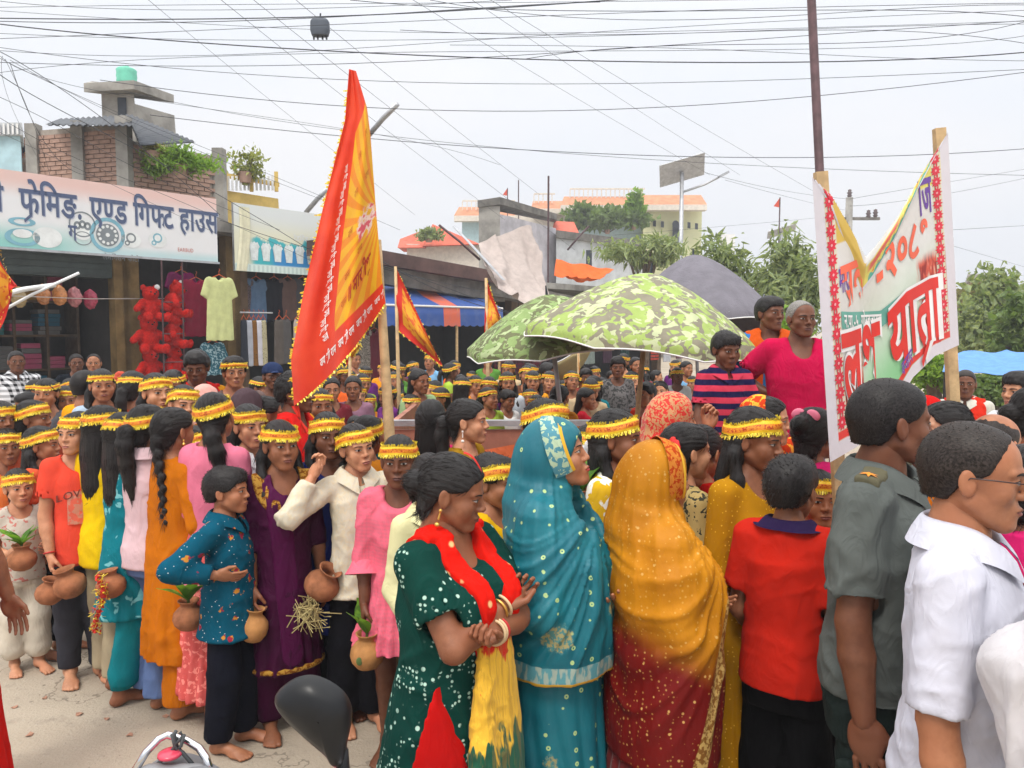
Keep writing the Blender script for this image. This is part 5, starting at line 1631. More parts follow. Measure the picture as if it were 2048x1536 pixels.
for (x0, x1, yr, Y) in ((1140, 1290, 382, 47.5), (925, 1030, 406, 50), (1068, 1110, 392, 48)):
    for k in range(int((x1 - x0) / 9) + 1):
        p = at(x0 + 9 * k, yr + 14, Y); t_ = at(x0 + 9 * k, yr - 4, Y)
        MB().box((p.x - O.x, p.y - O.y, (p.z + t_.z) / 2), (.06, .06, t_.z - p.z)).build('railing_post', m_cream, yh_)
    pxbox(MB(), x0, x1, yr - 6, yr - 3, Y, .08, O).build('railing_bar', m_cream, yh_)
for px, py in ((1309, 446), (1325, 448), (1378, 450), (1393, 452)): pxbox(MB(), px - 3, px + 3, py - 6, py + 6, 45.9, .1, O, yaw=.2).build('window', M_TIN, yh_)
pxbox(MB(), 1345, 1358, 448, 486, 45.9, .1, O, yaw=.3).build('arched_window', M_TIN, yh_)
b = MB(); q = at(1351, 448, 45.88); disc(b, q - O, (1, 0, 0), (0, 0, 1), (0, 0), 0, .2, 16, .02); b.build('window_arch', M_TIN, yh_)
O = at(880, 470, 34); O.z = 0
rh = tag(link('red_roof_house', None, None, O), 'low house with red pitched roof above the brown tin edge', 'building')
pxbox(MB(), 815, 960, 488, 640, 34, 5, O).build('wall', m_cream, rh)
b = MB(); b.prism([at(865, 448, 35) - O, at(960, 488, 33.6) - O, at(845, 492, 33.6) - O], (.0, 2.5, .0)); b.build('gable_roof', plain('red_tiles', (.55, .12, .075), .8, .2, 0, .2, 3), rh)
b = MB(); b.prism([at(800, 478, 35) - O, at(860, 455, 35) - O, at(850, 495, 33.6) - O, at(795, 495, 33.6) - O], (0, 2, 0)); b.build('side_roof', plain('red_tiles', (0, 0, 0)), rh)
O = at(1100, 440, 33); O.z = 0
rr2 = tag(link('tiled_porch', None, None, O), 'small red tiled porch roof beside the grey concrete house', 'roof')
b = MB(); b.prism([at(1108, 442, 34) - O, at(1148, 444, 34) - O, at(1158, 466, 32.6) - O, at(1104, 464, 32.6) - O], (0, .3, -.2)); b.build('tile_slope', plain('red_tiles', (0, 0, 0)), rr2)
O = at(1960, 580, 45); O.z = 0
rb = tag(link('far_brick_house', None, None, O), 'far brick building above the shrubs at the right edge', 'building')
pxbox(MB(), 1935, 2010, 560, 720, 45, 8, O).build('wall', M_BRICK, rb); pxbox(MB(), 1935, 1985, 548, 562, 44.9, 8, O).build('parapet', M_CONC, rb)
pxbox(MB(), 1440, 1470, 468, 640, 40, 5, O).build('white_wall', M_WHITE, tag(link('white_house', None, None, O), 'pale low house wall beyond the street lamp', 'building'))

# ---- street furniture
def solar(px, ytop, ybase, Y, pw, ph, label, arm=True):
    q = at(px, ytop, Y); s_ = Y / FPX
    r = tag(link('solar_street_light', None, None, (q.x, Y, 0)), label, 'street light')
    MB().tube([(0, 0, 0), (0, 0, q.z)], [.11, .075], 12).build('pole', M_STEEL, r, True)
    b = MB(); b.box((0, 0, q.z + .12), (pw * s_, ph * s_, .05), 0, (rad(-40), rad(-16), 0)); b.build('solar_panel', plain('solar_cells', (.33, .36, .40), .3, .5, 0, .15, 2), r)
    b = MB(); b.box((0, 0, q.z + .09), (pw * s_ + .06, ph * s_ + .06, .03), 0, (rad(-40), rad(-16), 0)); b.build('panel_frame', M_STEEL, r)
    if arm:
        MB().tube([(0, 0, q.z - .75), (45 * s_, 0, q.z - .45), (88 * s_, -.1, q.z - .02)], .045, 8).build('lamp_arm', M_STEEL, r, True)
        b = MB(); b.box((80 * s_, -.1, q.z - .10), (22 * s_, .22, .08), 0, (0, rad(-28), 0)); b.build('lamp_head', M_STEEL, r)
solar(1364, 345, 510, 30, 88, 52, 'solar street light with tilted panel rising behind the lemon house')
solar(1563, 466, 560, 38, 55, 18, 'small distant solar panel on a pole beside the banner', False)
def power_pole(px, ytop, Y, label):
    q = at(px, ytop, Y); r = tag(link('power_pole', None, None, (q.x, Y, 0)), label, 'power pole')
    MB().tube([(0, 0, 0), (0, 0, q.z)], [.17, .12], 10).build('pole', M_CONC, r, True)
    z = q.z - .75
    b = MB(); b.box((.25, 0, z), (1.7, .1, .1)); b.build('crossarm', M_CONCD, r)
    for x, dz in ((-.45, .15), (.95, .15), (0, .85), (.7, .12)):
        b = MB(); b.lathe([(.0, 0), (.05, .0), (.09, .07), (.05, .1), (.10, .17), (.05, .2), (.07, .26), (0, .3)], 10, 0, (x, 0, z + dz - .1)); b.build('insulator', plain('brown_porcelain', (.10, .07, .07), .4), r, True)
power_pole(1699, 395, 28, 'concrete power pole with crossarm seen through the banner gap')
for px, y0, y1, Y, lb in ((1097, 352, 560, 25, 'thin iron rod standing on a roof beside the lemon house'), (1037, 360, 440, 40, 'thin antenna rod on the far roof')):
    p = at(px, y0, Y); b = MB(); b.tube([(0, 0, 0), (0, 0, p.z)], .035, 6); tag(b.build('iron_rod', M_IRON, None, False, (p.x, Y, 0)), lb, 'rod')
for px, yt, yb, Y, lb in ((1560, 395, 470, 36, 'tiny red pennant on a thin mast left of the banner'), (1015, 376, 412, 46, 'tiny orange pennant on the far roof')):
    p = at(px, yt, Y); r = tag(link('small_pennant', None, None, (p.x, Y, 0)), lb, 'pennant')
    MB().tube([(0, 0, 0), (0, 0, p.z)], .03, 6).build('mast', M_IRON, r)
    b = MB(); b.prism([(0, 0, p.z), (0, 0, p.z - .45), (-.28, 0, p.z - .4)], (0, .02, 0)); b.build('cloth', plain('pennant_red', (.6, .07, .03), .8), r)
# slanted bamboo bars fixed out from the shop fronts
for (x0, y0, Y0, x1, y1, Y1, r_, lb, mt) in ((-30, 640, 8.0, 158, 546, 8.6, .016, 'white bound pole jutting in from the left edge', M_WHITE), (-20, 596, 7.9, 110, 570, 8.5, .026, 'thick pale pole lashed to the thin one at the left edge', M_WHITE),
                                        (795, 208, 12.0, 738, 270, 12.4, .04, 'grey rod crossing behind the big flag', M_STEEL), (655, 378, 16, 612, 425, 16.4, .05, 'grey strut beside the cream signboard', M_STEEL), (878, 450, 14.5, 960, 520, 14.5, .022, 'dark slanting pole end above the tin roof', M_IRON), (1178, 452, 29, 1135, 500, 29, .035, 'bent rod with a perched white bird shape near the porch', M_IRON)):
    p, q = at(x0, y0, Y0), at(x1, y1, Y1); b = MB(); b.tube([p - p, (q - p) * .5 + Vector((0, 0, .02)), q - p], r_, 8)
    tag(b.build('slanted_pole', mt, None, True, p), lb if 'bird' not in lb else 'bent rod near the small tiled porch', 'pole')

# ---- cables across the sky
def wire(pts, px, Y, label, group, Y1=None, bundle=False):
    Y1 = Y if Y1 is None else Y1
    xs = np.array([p[0] for p in pts], float); ys = np.array([p[1] for p in pts], float)
    tt = np.linspace(0, 1, len(pts)); t2 = np.linspace(0, 1, 26)
    def smooth(v):
        if len(v) == 2: return np.interp(t2, tt, v)
        c = np.polyfit(tt, v, min(3, len(v) - 1)); return np.polyval(c, t2)
    X, Yy = smooth(xs), smooth(ys)
    P = [at(x, y, Y + (Y1 - Y) * k) for x, y, k in zip(X, Yy, t2)]
    O = P[0].copy(); b = MB(); r = px * .60 * Y / FPX / 2
    b.tube([p - O for p in P], r, 6)
    tag(b.build('overhead_cable', M_WIRE, None, True, O), label, 'cable', group)
GA = 'cables strung across the street'
cross = [([(-20, 0), (400, 20), (1024, 0)], 1.6), ([(-20, 15), (600, 8), (1300, 2), (2070, -14)], 1.5), ([(-20, 36), (500, 38), (800, 24), (1150, 8), (1400, -12)], 3.4), ([(-20, 42), (500, 41), (900, 20), (1200, 4)], 2.4),
         ([(-20, 46), (400, 84), (1000, 120), (1550, 122), (2070, 104)], 3.6), ([(-20, 66), (800, 80), (1500, 62), (2070, 48)], 1.6), ([(-20, 78), (600, 52), (1300, 24), (2070, 6)], 1.8), ([(-20, 100), (500, 108), (1100, 70), (2070, 20)], 1.6),
         ([(-20, 124), (600, 130), (1200, 100), (2070, 40)], 2.0), ([(-20, 92), (700, 160), (1400, 164), (2070, 138)], 1.8), ([(200, 160), (800, 218), (1400, 210), (2070, 142)], 2.2), ([(300, 230), (900, 290), (1500, 315), (2070, 296)], 2.2),
         ([(250, 180), (700, 270), (1300, 310), (1700, 345), (2070, 350)], 1.4), ([(-20, 150), (500, 100), (1100, 118), (1700, 86), (2070, 70)], 1.6), ([(700, 0), (1200, 22), (1700, 20), (2070, 36)], 2.2), ([(800, 60), (1300, 68), (1700, 60), (2070, 90)], 1.8), ([(900, 90), (1400, 98), (1700, 112), (2070, 122)], 1.6),
         ([(860, 0), (1300, 40), (1700, 24), (2070, 10)], 1.8), ([(-20, 20), (420, 50), (900, 66), (1300, 62), (2070, 42)], 1.4), ([(1050, 118), (1400, 90), (1750, 84), (2070, 38)], 2.0)]
ORD = ['first', 'second', 'third', 'fourth', 'fifth', 'sixth', 'seventh', 'eighth', 'ninth', 'tenth', 'eleventh', 'twelfth', 'thirteenth', 'fourteenth', 'fifteenth', 'sixteenth', 'seventeenth', 'eighteenth', 'nineteenth', 'twentieth'] + ['twenty-' + x for x in ('first', 'second', 'third', 'fourth', 'fifth', 'sixth', 'seventh', 'eighth', 'ninth')] + ['thirtieth']
def yat(p, x=1300): return np.interp(x, [q[0] for q in p], [q[1] for q in p])
cross.sort(key=lambda c: yat(c[0]))
for k, (p, w) in enumerate(cross): wire(p, w, 9.5 + (k % 5) * .7, '%s cable across the sky, %s from the top above the camouflage parasols' % ('thick' if w > 2.3 else 'thin', ORD[k]), GA)
GD = 'cables slanting down to the right'
for k, (a_, b_, w) in enumerate([((285, -10), (830, 430), 1.5), ((430, -10), (1010, 440), 1.7), ((495, -10), (1150, 500), 1.7), ((580, -10), (1080, 390), 1.7), ((810, -10), (1420, 350), 1.5), ((930, -10), (1480, 350), 1.4), ((965, -10), (1640, 390), 1.5)]):
    wire([a_, ((a_[0] + b_[0]) / 2, (a_[1] + b_[1]) / 2 + 4), b_], w, 10, 'straight cable slanting down to the right, %s of them from the left' % ORD[k], GD, 20)
GL = 'cables fanning out from the left edge'
for k, (p, w) in enumerate([([(-20, 95), (80, 150), (250, 270), (440, 430)], 2.6), ([(-20, 135), (120, 220), (330, 330), (620, 500)], 2.8), ([(-10, 112), (200, 210), (420, 300), (800, 460)], 1.6), ([(0, 112), (240, 190), (640, 250), (1000, 330)], 1.5),
                            ([(-10, 190), (150, 270), (300, 350), (560, 460)], 1.8), ([(-10, 230), (160, 320), (330, 390), (640, 530)], 1.6), ([(10, 118), (60, 230), (100, 350)], 1.6), ([(5, 112), (18, 200), (90, 340)], 1.3), ([(20, 125), (100, 300), (190, 350)], 2.0), ([(0, 265), (140, 330), (440, 470)], 1.4), ([(20, 120), (300, 260), (700, 420)], 1.5),
                            ([(440, 440), (700, 520), (1000, 590)], 2.0), ([(640, 500), (850, 560), (1100, 660)], 2.6), ([(760, 520), (900, 590), (1040, 630)], 3.0)]):
    wire(p, w, 8.5 + .1 * k, 'cable fanning from the left edge towards the shops, %s of the fan' % ORD[k], GL, 12.5)
GR = 'cables meeting the power pole behind the banner'
for k, (p, w) in enumerate([([(1410, 345), (1560, 380), (1700, 398)], 1.2), ([(1700, 398), (1850, 372), (2070, 335)], 1.4), ([(1700, 412), (1850, 395), (2070, 352)], 1.4), ([(1230, 470), (1500, 448), (1690, 430)], 1.0), ([(1900, 460), (2070, 450)], 1.6), ([(1900, 490), (2070, 540)], 1.0), ([(1450, 360), (1600, 400), (1690, 420)], 1.0)]):
    wire(p, w, 18, '%s thin cable around the power pole behind the banner' % ORD[k], GR, 26)
# splice box hanging from the cable bundle
q = at(640, 53, 10)
S = Shape(); S.loft([(-.12, 0, 0, .10, .06), (-.05, 0, 0, .12, .07), (.06, 0, 0, .115, .065), (.09, 0, 0, .09, .05)], .01, n=4)
sb = tag(MB().add(*S.mesh(.012)).build('cable_box', plain('grey_plastic_box', (.075, .09, .115), .6), None, True, q), 'grey splice box hanging from the overhead cable bundle', 'cable box')
for x in (-.08, -.03, .03, .08): MB().tube([(x, 0, -.11), (x, 0, -.16)], .012, 6).build('cable_gland', M_WIRE, sb)
MB().tube([(0, 0, .08), (.01, 0, .16)], .01, 6).build('hook', M_WIRE, sb)

# ---- trees and roof plants
def leaf_mat(name, c):
    t = NT(name); v = t.obj(); oi = t.noise(v, 2.2, 3)
    col = t.mix(t.step(oi, .3, .7), tuple(x * .6 for x in c), tuple(x * 1.5 for x in c))
    col = t.mix(t.step(t.noise(v, 21.0, 1), .45, .6), col, (c[0] * 1.6, c[1] * 1.45, c[2] * 1.1))
    t.fin(col, .55, .35)
    tr = t.n('ShaderNodeBsdfTranslucent', {'Color': t.mix(1.0, col, (1.3, 1.4, .7), 'MULTIPLY')}); mx = t.n('ShaderNodeMixShader', {0: .35})
    t.t.links.new(t.b.outputs[0], mx.inputs[1]); t.t.links.new(tr.outputs[0], mx.inputs[2]); t.t.links.new(mx.outputs[0], t.out.inputs[0])
    return t.m
M_LEAF1, M_LEAF2, M_LEAF3 = leaf_mat('leaf_mid', (.10, .155, .05)), leaf_mat('leaf_hazed', (.19, .24, .12)), leaf_mat('leaf_bright', (.15, .26, .035))  # second green is lightened, distance haze put into the leaf colour
M_BARK = plain('bark', (.14, .10, .07), .9, .2, 0, .3, 12, .5, 30)
def leafy(c, R, n, lsz, seed, clumps=14, kind='oval', droop=.4):
    """Leaves gathered in clumps through an ellipsoid: uneven outline, gaps, light and dark."""
    r_ = np.random.RandomState(seed); b = MB(); V = []; F = []
    cs = r_.normal(size=(clumps, 3)); cs /= np.linalg.norm(cs, axis=1, keepdims=True); cs *= r_.uniform(.35, 1.0, (clumps, 1)) * np.array(R)
    k = 0
    for i in range(n):
        cl = cs[r_.randint(clumps)]; p = cl + r_.normal(0, .22, 3) * np.array(R)
        d = r_.normal(size=3); d[2] -= droop; d /= np.linalg.norm(d)
        s_ = np.cross(d, r_.normal(size=3)); s_ /= np.linalg.norm(s_); nn = np.cross(d, s_)
        L = lsz * r_.uniform(.6, 1.3); w = L * (.32 if kind == 'oval' else .14)
        q = np.array([p, p + d * L * .35 + s_ * w + nn * w * .25, p + d * L + nn * -.1 * L, p + d * L * .35 - s_ * w + nn * w * .25])
        V.append(q + np.array(c)); F.append([k, k + 1, k + 2, k + 3]); k += 4
    b.add(np.concatenate(V), F); return b, cs + np.array(c)
def tree(px, py, Y, rx, rz, n, lsz, seed, label, mat, kind='oval', name='broadleaf_tree', clumps=16, trunk=True, droop=.4):
    q = at(px, py, Y); s_ = Y / FPX; R = (rx * s_, rx * s_ * .8, rz * s_)
    r = tag(link(name, None, None, (q.x, Y, 0)), label, 'tree' if trunk else 'plant')
    b, cs = leafy((0, 0, q.z), R, n, lsz, seed, clumps, kind, droop); b.build('crown', mat, r)
    t = MB()
    if trunk:
        t.tube([(0, 0, 0), (.05, 0, q.z * .5), (0, .05, q.z)], [.16, .12, .06], 8)
        for c in cs[:9]: t.tube([(0, 0, q.z * .6), tuple((np.array([0, 0, q.z * .8]) + c) / 2 + np.array([0, 0, .1])), tuple(c)], [.06, .035, .012], 5)
        t.build('trunk', M_BARK, r, True)
    return r
tree(1470, 560, 16, 95, 80, 2600, .26, 1, 'hazy green tree with narrow leaves behind the grey umbrella', M_LEAF2, 'narrow', droop=.9)
tree(1590, 590, 15, 70, 110, 2600, .24, 2, 'hazy green tree rising beside the men and the banner', M_LEAF2, 'narrow', droop=.9)
tree(1560, 690, 12, 60, 60, 1500, .16, 3, 'bright green shrub behind the man in blue', M_LEAF3, name='broadleaf_shrub')
tree(1290, 500, 22, 85, 25, 1100, .30, 4, 'low feathery tree in front of the lemon house', M_LEAF2, 'narrow', droop=.8)
tree(1985, 650, 17, 85, 85, 3000, .20, 5, 'pale green tree at the right edge behind the banner', M_LEAF2, 'oval')
tree(1930, 610, 22, 45, 50, 900, .2, 6, 'thin yellowing tree beside the right banner pole', leaf_mat('leaf_yellowing', (.16, .15, .06)))
tree(2060, 700, 14, 60, 110, 1800, .20, 7, 'darker green tree cut by the right edge', M_LEAF1, 'oval')
tree(1870, 745, 10.5, 55, 40, 1500, .09, 8, 'bright green bush below the banner', M_LEAF3, name='garden_bush')
tree(1990, 775, 12, 80, 30, 1400, .10, 9, 'green hedge bush under the light blue tarpaulin', M_LEAF1, name='garden_bush')
def roofplant(px, py, Y, rx, rz, n, lsz, seed, label, mat, kind='oval'):
    q = at(px, py, Y); s_ = Y / FPX; r = tag(link('roof_plant', None, None, (q.x, Y, q.z - rz * s_ * 1.1)), label, 'plant')
    b, cs = leafy((0, 0, rz * s_ * 1.1), (rx * s_, rx * s_ * .6, rz * s_), n, lsz, seed, 12, kind, -.3); b.build('foliage', mat, r)
    t = MB(); [t.tube([(0, 0, 0), tuple(c * .5), tuple(c)], [.02, .012, .005], 5) for c in cs[:7]]; t.build('stem', M_BARK, r)
    b = MB(); b.lathe([(0, -.02), (.12, -.02), (.17, .22), (.14, .22), (.12, .15), (0, .15)], 14); b.build('plant_pot', M_BRICK, r)
roofplant(360, 326, 13.6, 66, 26, 2600, .13, 11, 'bright green potted plants spilling over the brick balcony', M_LEAF3, 'narrow')
roofplant(312, 310, 13.5, 26, 18, 700, .10, 12, 'mixed flowering plant on the brick balcony corner', leaf_mat('leaf_flower', (.22, .22, .08)))
roofplant(490, 332, 18.3, 44, 28, 420, .13, 13, 'sparse yellow-green shrub behind the yellow balcony', leaf_mat('leaf_sparse', (.22, .25, .08)))
roofplant(1215, 440, 44, 74, 24, 2200, .42, 14, 'leafy climber over the lemon house terrace', M_LEAF1)
roofplant(1268, 418, 43.8, 16, 36, 700, .38, 15, 'climber rising up the corner of the lemon house', M_LEAF3)
roofplant(858, 470, 33, 28, 12, 300, .25, 16, 'small rooftop plant by the red roof', M_LEAF2)
# ---- flags and banner
def curve_px(pts):
    t = np.array([p[0] for p in pts], float); x = np.array([p[1] for p in pts], float); y = np.array([p[2] for p in pts], float)
    return lambda v: (np.interp(v, t, x), np.interp(v, t, y))
def at_np(px, py, Y):
    px, py, Y = np.broadcast_arrays(np.asarray(px, float), np.asarray(py, float), np.asarray(Y, float))
    u = (px - 1024.0) / FPX; v = (768.0 - py) / FPX; c, s = math.cos(PITCH), math.sin(PITCH)
    t = Y / (c + v * s)
    return np.stack([u * t, Y, CAM_H + (v * c - s) * t], -1)

FL = curve_px([(0, 698, 138), (.15, 690, 240), (.40, 645, 420), (.62, 608, 580), (.85, 582, 720), (1, 588, 812)])
FR = curve_px([(0, 712, 142), (.15, 734, 215), (.28, 741, 270), (.6, 752, 420), (.88, 764, 560), (1, 771, 606)])
FY = 3.6
def flagP(u, v, off=0.0):
    u, v = np.asarray(u, float), np.asarray(v, float)
    lx, ly = FL(v); rx, ry = FR(v)
    x = lx + (rx - lx) * u; y = ly + (ry - ly) * u
    y = y + np.where(v > .9, (v - .9) * 10, 0) * 26 * np.sin(u * PI) * .8
    d = .10 * np.sin(u * 4.6 + v * 2.0) * (1 - u * .4) * (.25 + v) + .045 * np.sin(u * 12 + v * 4) * (.3 + v) + .02 * vnoise(np.stack([u * 5, v * 7, u * 0], -1), 1)
    return at_np(x, y, FY + d - off)
def flag_mat():
    t = NT('flag_print'); u = t.n('ShaderNodeAttribute', attribute_name='u').outputs['Fac']; v = t.n('ShaderNodeAttribute', attribute_name='v').outputs['Fac']
    red = t.mix(t.step(t.noise(t.obj(), 5.0, 3), .3, .7), (.70, .040, .016), (.82, .070, .022))
    lo = t.math('ADD', .52, t.math('MULTIPLY', t.math('SUBTRACT', v, .5), -.12))
    yl = t.math('MULTIPLY', t.step(t.math('SUBTRACT', u, lo), 0, .006), t.math('MULTIPLY', t.step(t.math('SUBTRACT', v, t.math('SUBTRACT', .34, t.math('MULTIPLY', u, .22))), 0, .006), t.math('SUBTRACT', 1.0, t.step(v, .895, .90))))
    ang = t.math('ARCTAN2', t.math('SUBTRACT', v, .62), t.math('MULTIPLY', t.math('SUBTRACT', u, 1.05), .55))
    ray = t.step(t.math('SINE', t.math('MULTIPLY', ang, 26.0)), -.1, .35)
    yel = t.mix(t.math('MULTIPLY', ray, .85), (.80, .44, .015), (.78, .24, .015))
    c = t.mix(yl, red, yel)
    pu = t.math('SUBTRACT', u, .86); pv = t.math('SUBTRACT', v, .60)
    r = t.math('SQRT', t.math('ADD', t.math('MULTIPLY', pu, pu), t.math('MULTIPLY', t.math('MULTIPLY', pv, pv), 5.5)))
    nz = t.noise(t.n('ShaderNodeCombineXYZ', {0: t.math('MULTIPLY', u, 12.0), 1: t.math('MULTIPLY', v, 30.0), 2: 0.0}).outputs[0], 1.0, 3)
    f = t.math('SUBTRACT', 1.0, t.step(t.math('ADD', r, t.math('MULTIPLY', nz, .18)), .20, .24))
    pic = t.mix(t.step(nz, .42, .5), (.66, .10, .14), t.mix(t.step(nz, .52, .60), (.78, .62, .55), (.75, .42, .03)))
    c = t.mix(f, c, pic)
    nr = t.bump(t.noise(t.obj(), 14.0, 3), .35, .02)
    t.fin(c, .6, .3, 0, nr, .1)
    tr = t.n('ShaderNodeBsdfTranslucent', {'Color': c}); mx = t.n('ShaderNodeMixShader', {0: .30})
    t.t.links.new(t.b.outputs[0], mx.inputs[1]); t.t.links.new(tr.outputs[0], mx.inputs[2]); t.t.links.new(mx.outputs[0], t.out.inputs[0])
    return t.m
M_FLAG = flag_mat()
M_GOLD = tinsel_mat()
fo = Vector((at(771, 860, FY).x, FY, 0))
fg = tag(link('festival_flag', None, None, fo), 'tall red and yellow triangular festival flag with gold fringe on a bamboo pole', 'flag')
U, W = np.meshgrid(np.linspace(0, 1, 40), np.linspace(0, 1, 90), indexing='ij')
G = flagP(U, W); b = MB(); b.grid(G - np.array(tuple(fo))); fc = b.build('flag_cloth', M_FLAG, fg, True)
attr(fc.data, 'u', U.ravel()); attr(fc.data, 'v', W.ravel())
b = MB(); G2 = np.array([[tuple(flagP(np.array(0.0), np.array(1.0)) + np.array([.012 * a - .004 * k * (a - .5) + .008 * k, .01 * math.sin(k + a * 3), -.022 * k])) for k in range(7)] for a in np.linspace(-1, 2, 5)])
b.grid(G2 - np.array(tuple(fo))); kn = b.build('knotted_tail', plain('flag_red', (.66, .03, .015), .6), fg, True)
r_ = np.random.RandomState(3); b = MB()
for i in range(300):
    if i < 170: q = flagP(np.array(0.0), np.array(v := r_.uniform(.05, .98))); out = np.array([-1, 0, -.25])
    else: q = flagP(np.array(u := r_.uniform(0, 1)), np.array(1.0)); out = np.array([.25, 0, -1])
    L = r_.uniform(.005, .014); d = out + r_.normal(0, .45, 3); w = np.array([0, 0, .004]) if i < 170 else np.array([.004, 0, 0])
    q = q - np.array(tuple(fo)); b.add([q - w, q + w, q + d * L + w * .6, q + d * L - w * .6], [[0, 1, 2, 3]])
tag(b.build('gold_fringe', M_GOLD, fg), kind='stuff')
def flag_text(run, size, bold, fn, mat, name, parent, origin, step=.03, mirror=False):
    """Printed lettering following a bent cloth; large letters are parts of their own."""
    tb, w = text_geo(run, size, bold, mirror)
    if size > .15:
        n = 0
        for v, f in zip(tb.V, tb.F):
            one = densify(MB().add(v, f - n), step); n += len(v)
            V = one.V[0]; one.V = [fn(V[:, 0], V[:, 1]) - np.array(tuple(origin))]
            o = one.build('printed_letter', mat, parent)
        return o
    tb = densify(tb, step)
    V = tb.V[0]; tb.V = [fn(V[:, 0], V[:, 1]) - np.array(tuple(origin))]
    return tag(tb.build(name, mat, parent), kind='stuff')
JAI = ['ज', 'य', ' ', ('श', 'rakar', .6), 'ी', ' ', 'र', 'ा', 'म']
M_WTXT = plain('white_print', (.80, .74, .72), .7, var=.05); M_RTXT = plain('crimson_print', (.42, .035, .012), .7, var=.05); M_OTXT = plain('rust_print', (.50, .13, .012), .7, var=.05)
for k in range(7):      # white invocation along the inner edge
    v0 = .40 + k * .083
    flag_text(JAI, .021, .02, lambda x, y, v0=v0: flagP(.485 - .12 * (v0 - .5) - .09 + y * 4.2 - (x * .35), v0 - x * -.95 * -1 * 1.0 + .0, .008), M_WTXT, 'white_lettering', fg, fo)
for k in range(4):
    u0 = .30 + k * .20
    flag_text(JAI, .030, .02, lambda x, y, u0=u0: flagP(np.clip(u0 + x * 1.35, 0, 1), .955 - y * 1.1, .008), M_WTXT, 'white_lettering', fg, fo)
flag_text(['॥', ' ', 'म', 'ा', 'र', ' ', 'ी', ('श', 'rakar', .6)], .085, .03, lambda x, y: flagP(np.clip(.62 + x * .95, 0, .995), .84 - y * .95 - x * .18, .007), M_RTXT, 'red_lettering', fg, fo)
for (u0, v0) in ((.70, .34), (.86, .44), (.66, .47), (.60, .60), (.74, .70), (.58, .75), (.55, .84), (.86, .27)):
    flag_text(['र', 'ा', 'म'], .028, .01, lambda x, y, u0=u0, v0=v0: flagP(np.clip(u0 + x * 1.6, 0, .995), v0 - y * 1.3 - x * .25, .007), M_OTXT, 'small_lettering', fg, fo)
p0, p1 = at(787, 1000, FY + .06), at(755, 480, FY + .10)
b = MB(); d = p1 - p0; pts = [Vector((p0.x + .01, p0.y, .0)) - fo] + [p0 + d * k - fo for k in np.linspace(0, 1, 9)]
b.tube(pts, [.030] + list(np.linspace(.029, .018, 9)), 10); b.build('bamboo_pole', M_BAMBOO, fg, True)

def pennant(top, bot, tip, Y, pole_to, label, mat_seed=0, tipY=None):
    """A small triangular red and yellow flag on its own pole; three photograph points and a depth."""
    o = at(pole_to[0], pole_to[1], Y); O = Vector((o.x, Y, 0))
    r = tag(link('pennant_flag', None, None, O), label, 'flag')
    A, Bq, T = [np.array(tuple(at(p[0], p[1], Y))) for p in (top, bot, tip)]
    U, W = np.meshgrid(np.linspace(0, 1, 16), np.linspace(0, 1, 18), indexing='ij')
    P = (A * (1 - W[..., None]) + Bq * W[..., None]) * (1 - U[..., None] * .97) + T * (U[..., None] * .97)
    P[..., 1] += .06 * np.sin(U * 7 + W * 3) * U + .02 * np.sin(W * 9)
    b = MB(); b.grid(P - np.array(tuple(O))); c = b.build('flag_cloth', pennant_mat(), r, True); attr(c.data, 'u', U.ravel()); attr(c.data, 'v', W.ravel())
    f = MB(); rr = np.random.RandomState(mat_seed)
    for i in range(90):
        k = rr.uniform(0, 1); e_ = rr.rand() < .5
        q = (A if e_ else Bq) * (1 - k) + T * k - np.array(tuple(O)); L = .02 * Y / 8; dd = rr.normal(0, 1, 3) * .6 + np.array([0, 0, .6 if e_ else -.8]); w = np.array([.006, 0, .003]) * Y / 8
        f.add([q - w, q + w, q + dd * L], [[0, 1, 2]])
    tag(f.build('gold_fringe', M_GOLD, r), kind='stuff')
    b = MB(); t0 = Vector(A) - O; b.tube([(0, 0, 0), t0 * .5 + Vector((0, 0, 0)), t0], [.022, .02, .014], 8); b.build('flag_pole', M_BAMBOO, r, True)
def pennant_mat():
    if 'penn' in _MC: return _MC['penn']
    t = NT('pennant_print'); u = t.n('ShaderNodeAttribute', attribute_name='u').outputs['Fac']; v = t.n('ShaderNodeAttribute', attribute_name='v').outputs['Fac']
    f = t.math('MULTIPLY', t.math('MULTIPLY', t.step(v, .14, .16), t.math('SUBTRACT', 1.0, t.step(v, .80, .82))), t.math('MULTIPLY', t.step(u, .12, .14), t.math('SUBTRACT', 1.0, t.step(u, .84, .86))))
    nz = t.noise(t.n('ShaderNodeCombineXYZ', {0: t.math('MULTIPLY', u, 9.0), 1: t.math('MULTIPLY', v, 9.0), 2: 0.0}).outputs[0], 1.0, 3)
    c = t.mix(f, (.66, .03, .016), t.mix(t.step(nz, .5, .6), (.80, .36, .02), (.66, .12, .02)))
    t.fin(c, .6, .3)
    _MC['penn'] = t.m; return t.m
pennant((791, 533), (795, 660), (886, 735), 7.6, (802, 860), 'small red and yellow pennant drooping in front of the blue awning', 1)
pennant((972, 556), (967, 705), (1006, 650), 8.0, (980, 860), 'narrow red pennant hanging beside the left camouflage umbrella', 2)
pennant((1157, 680), (1155, 720), (1160, 772), 9.0, (1158, 860), 'orange pennant strip between the two umbrella poles', 3)
pennant((-46, 370), (-46, 770), (24, 575), 6.0, (-44, 900), 'red flag edge cut by the left side of the picture', 4)
pennant((700, 690), (690, 735), (722, 690), 7.8, (694, 800), 'tiny orange pennant just below the tall flag', 5)

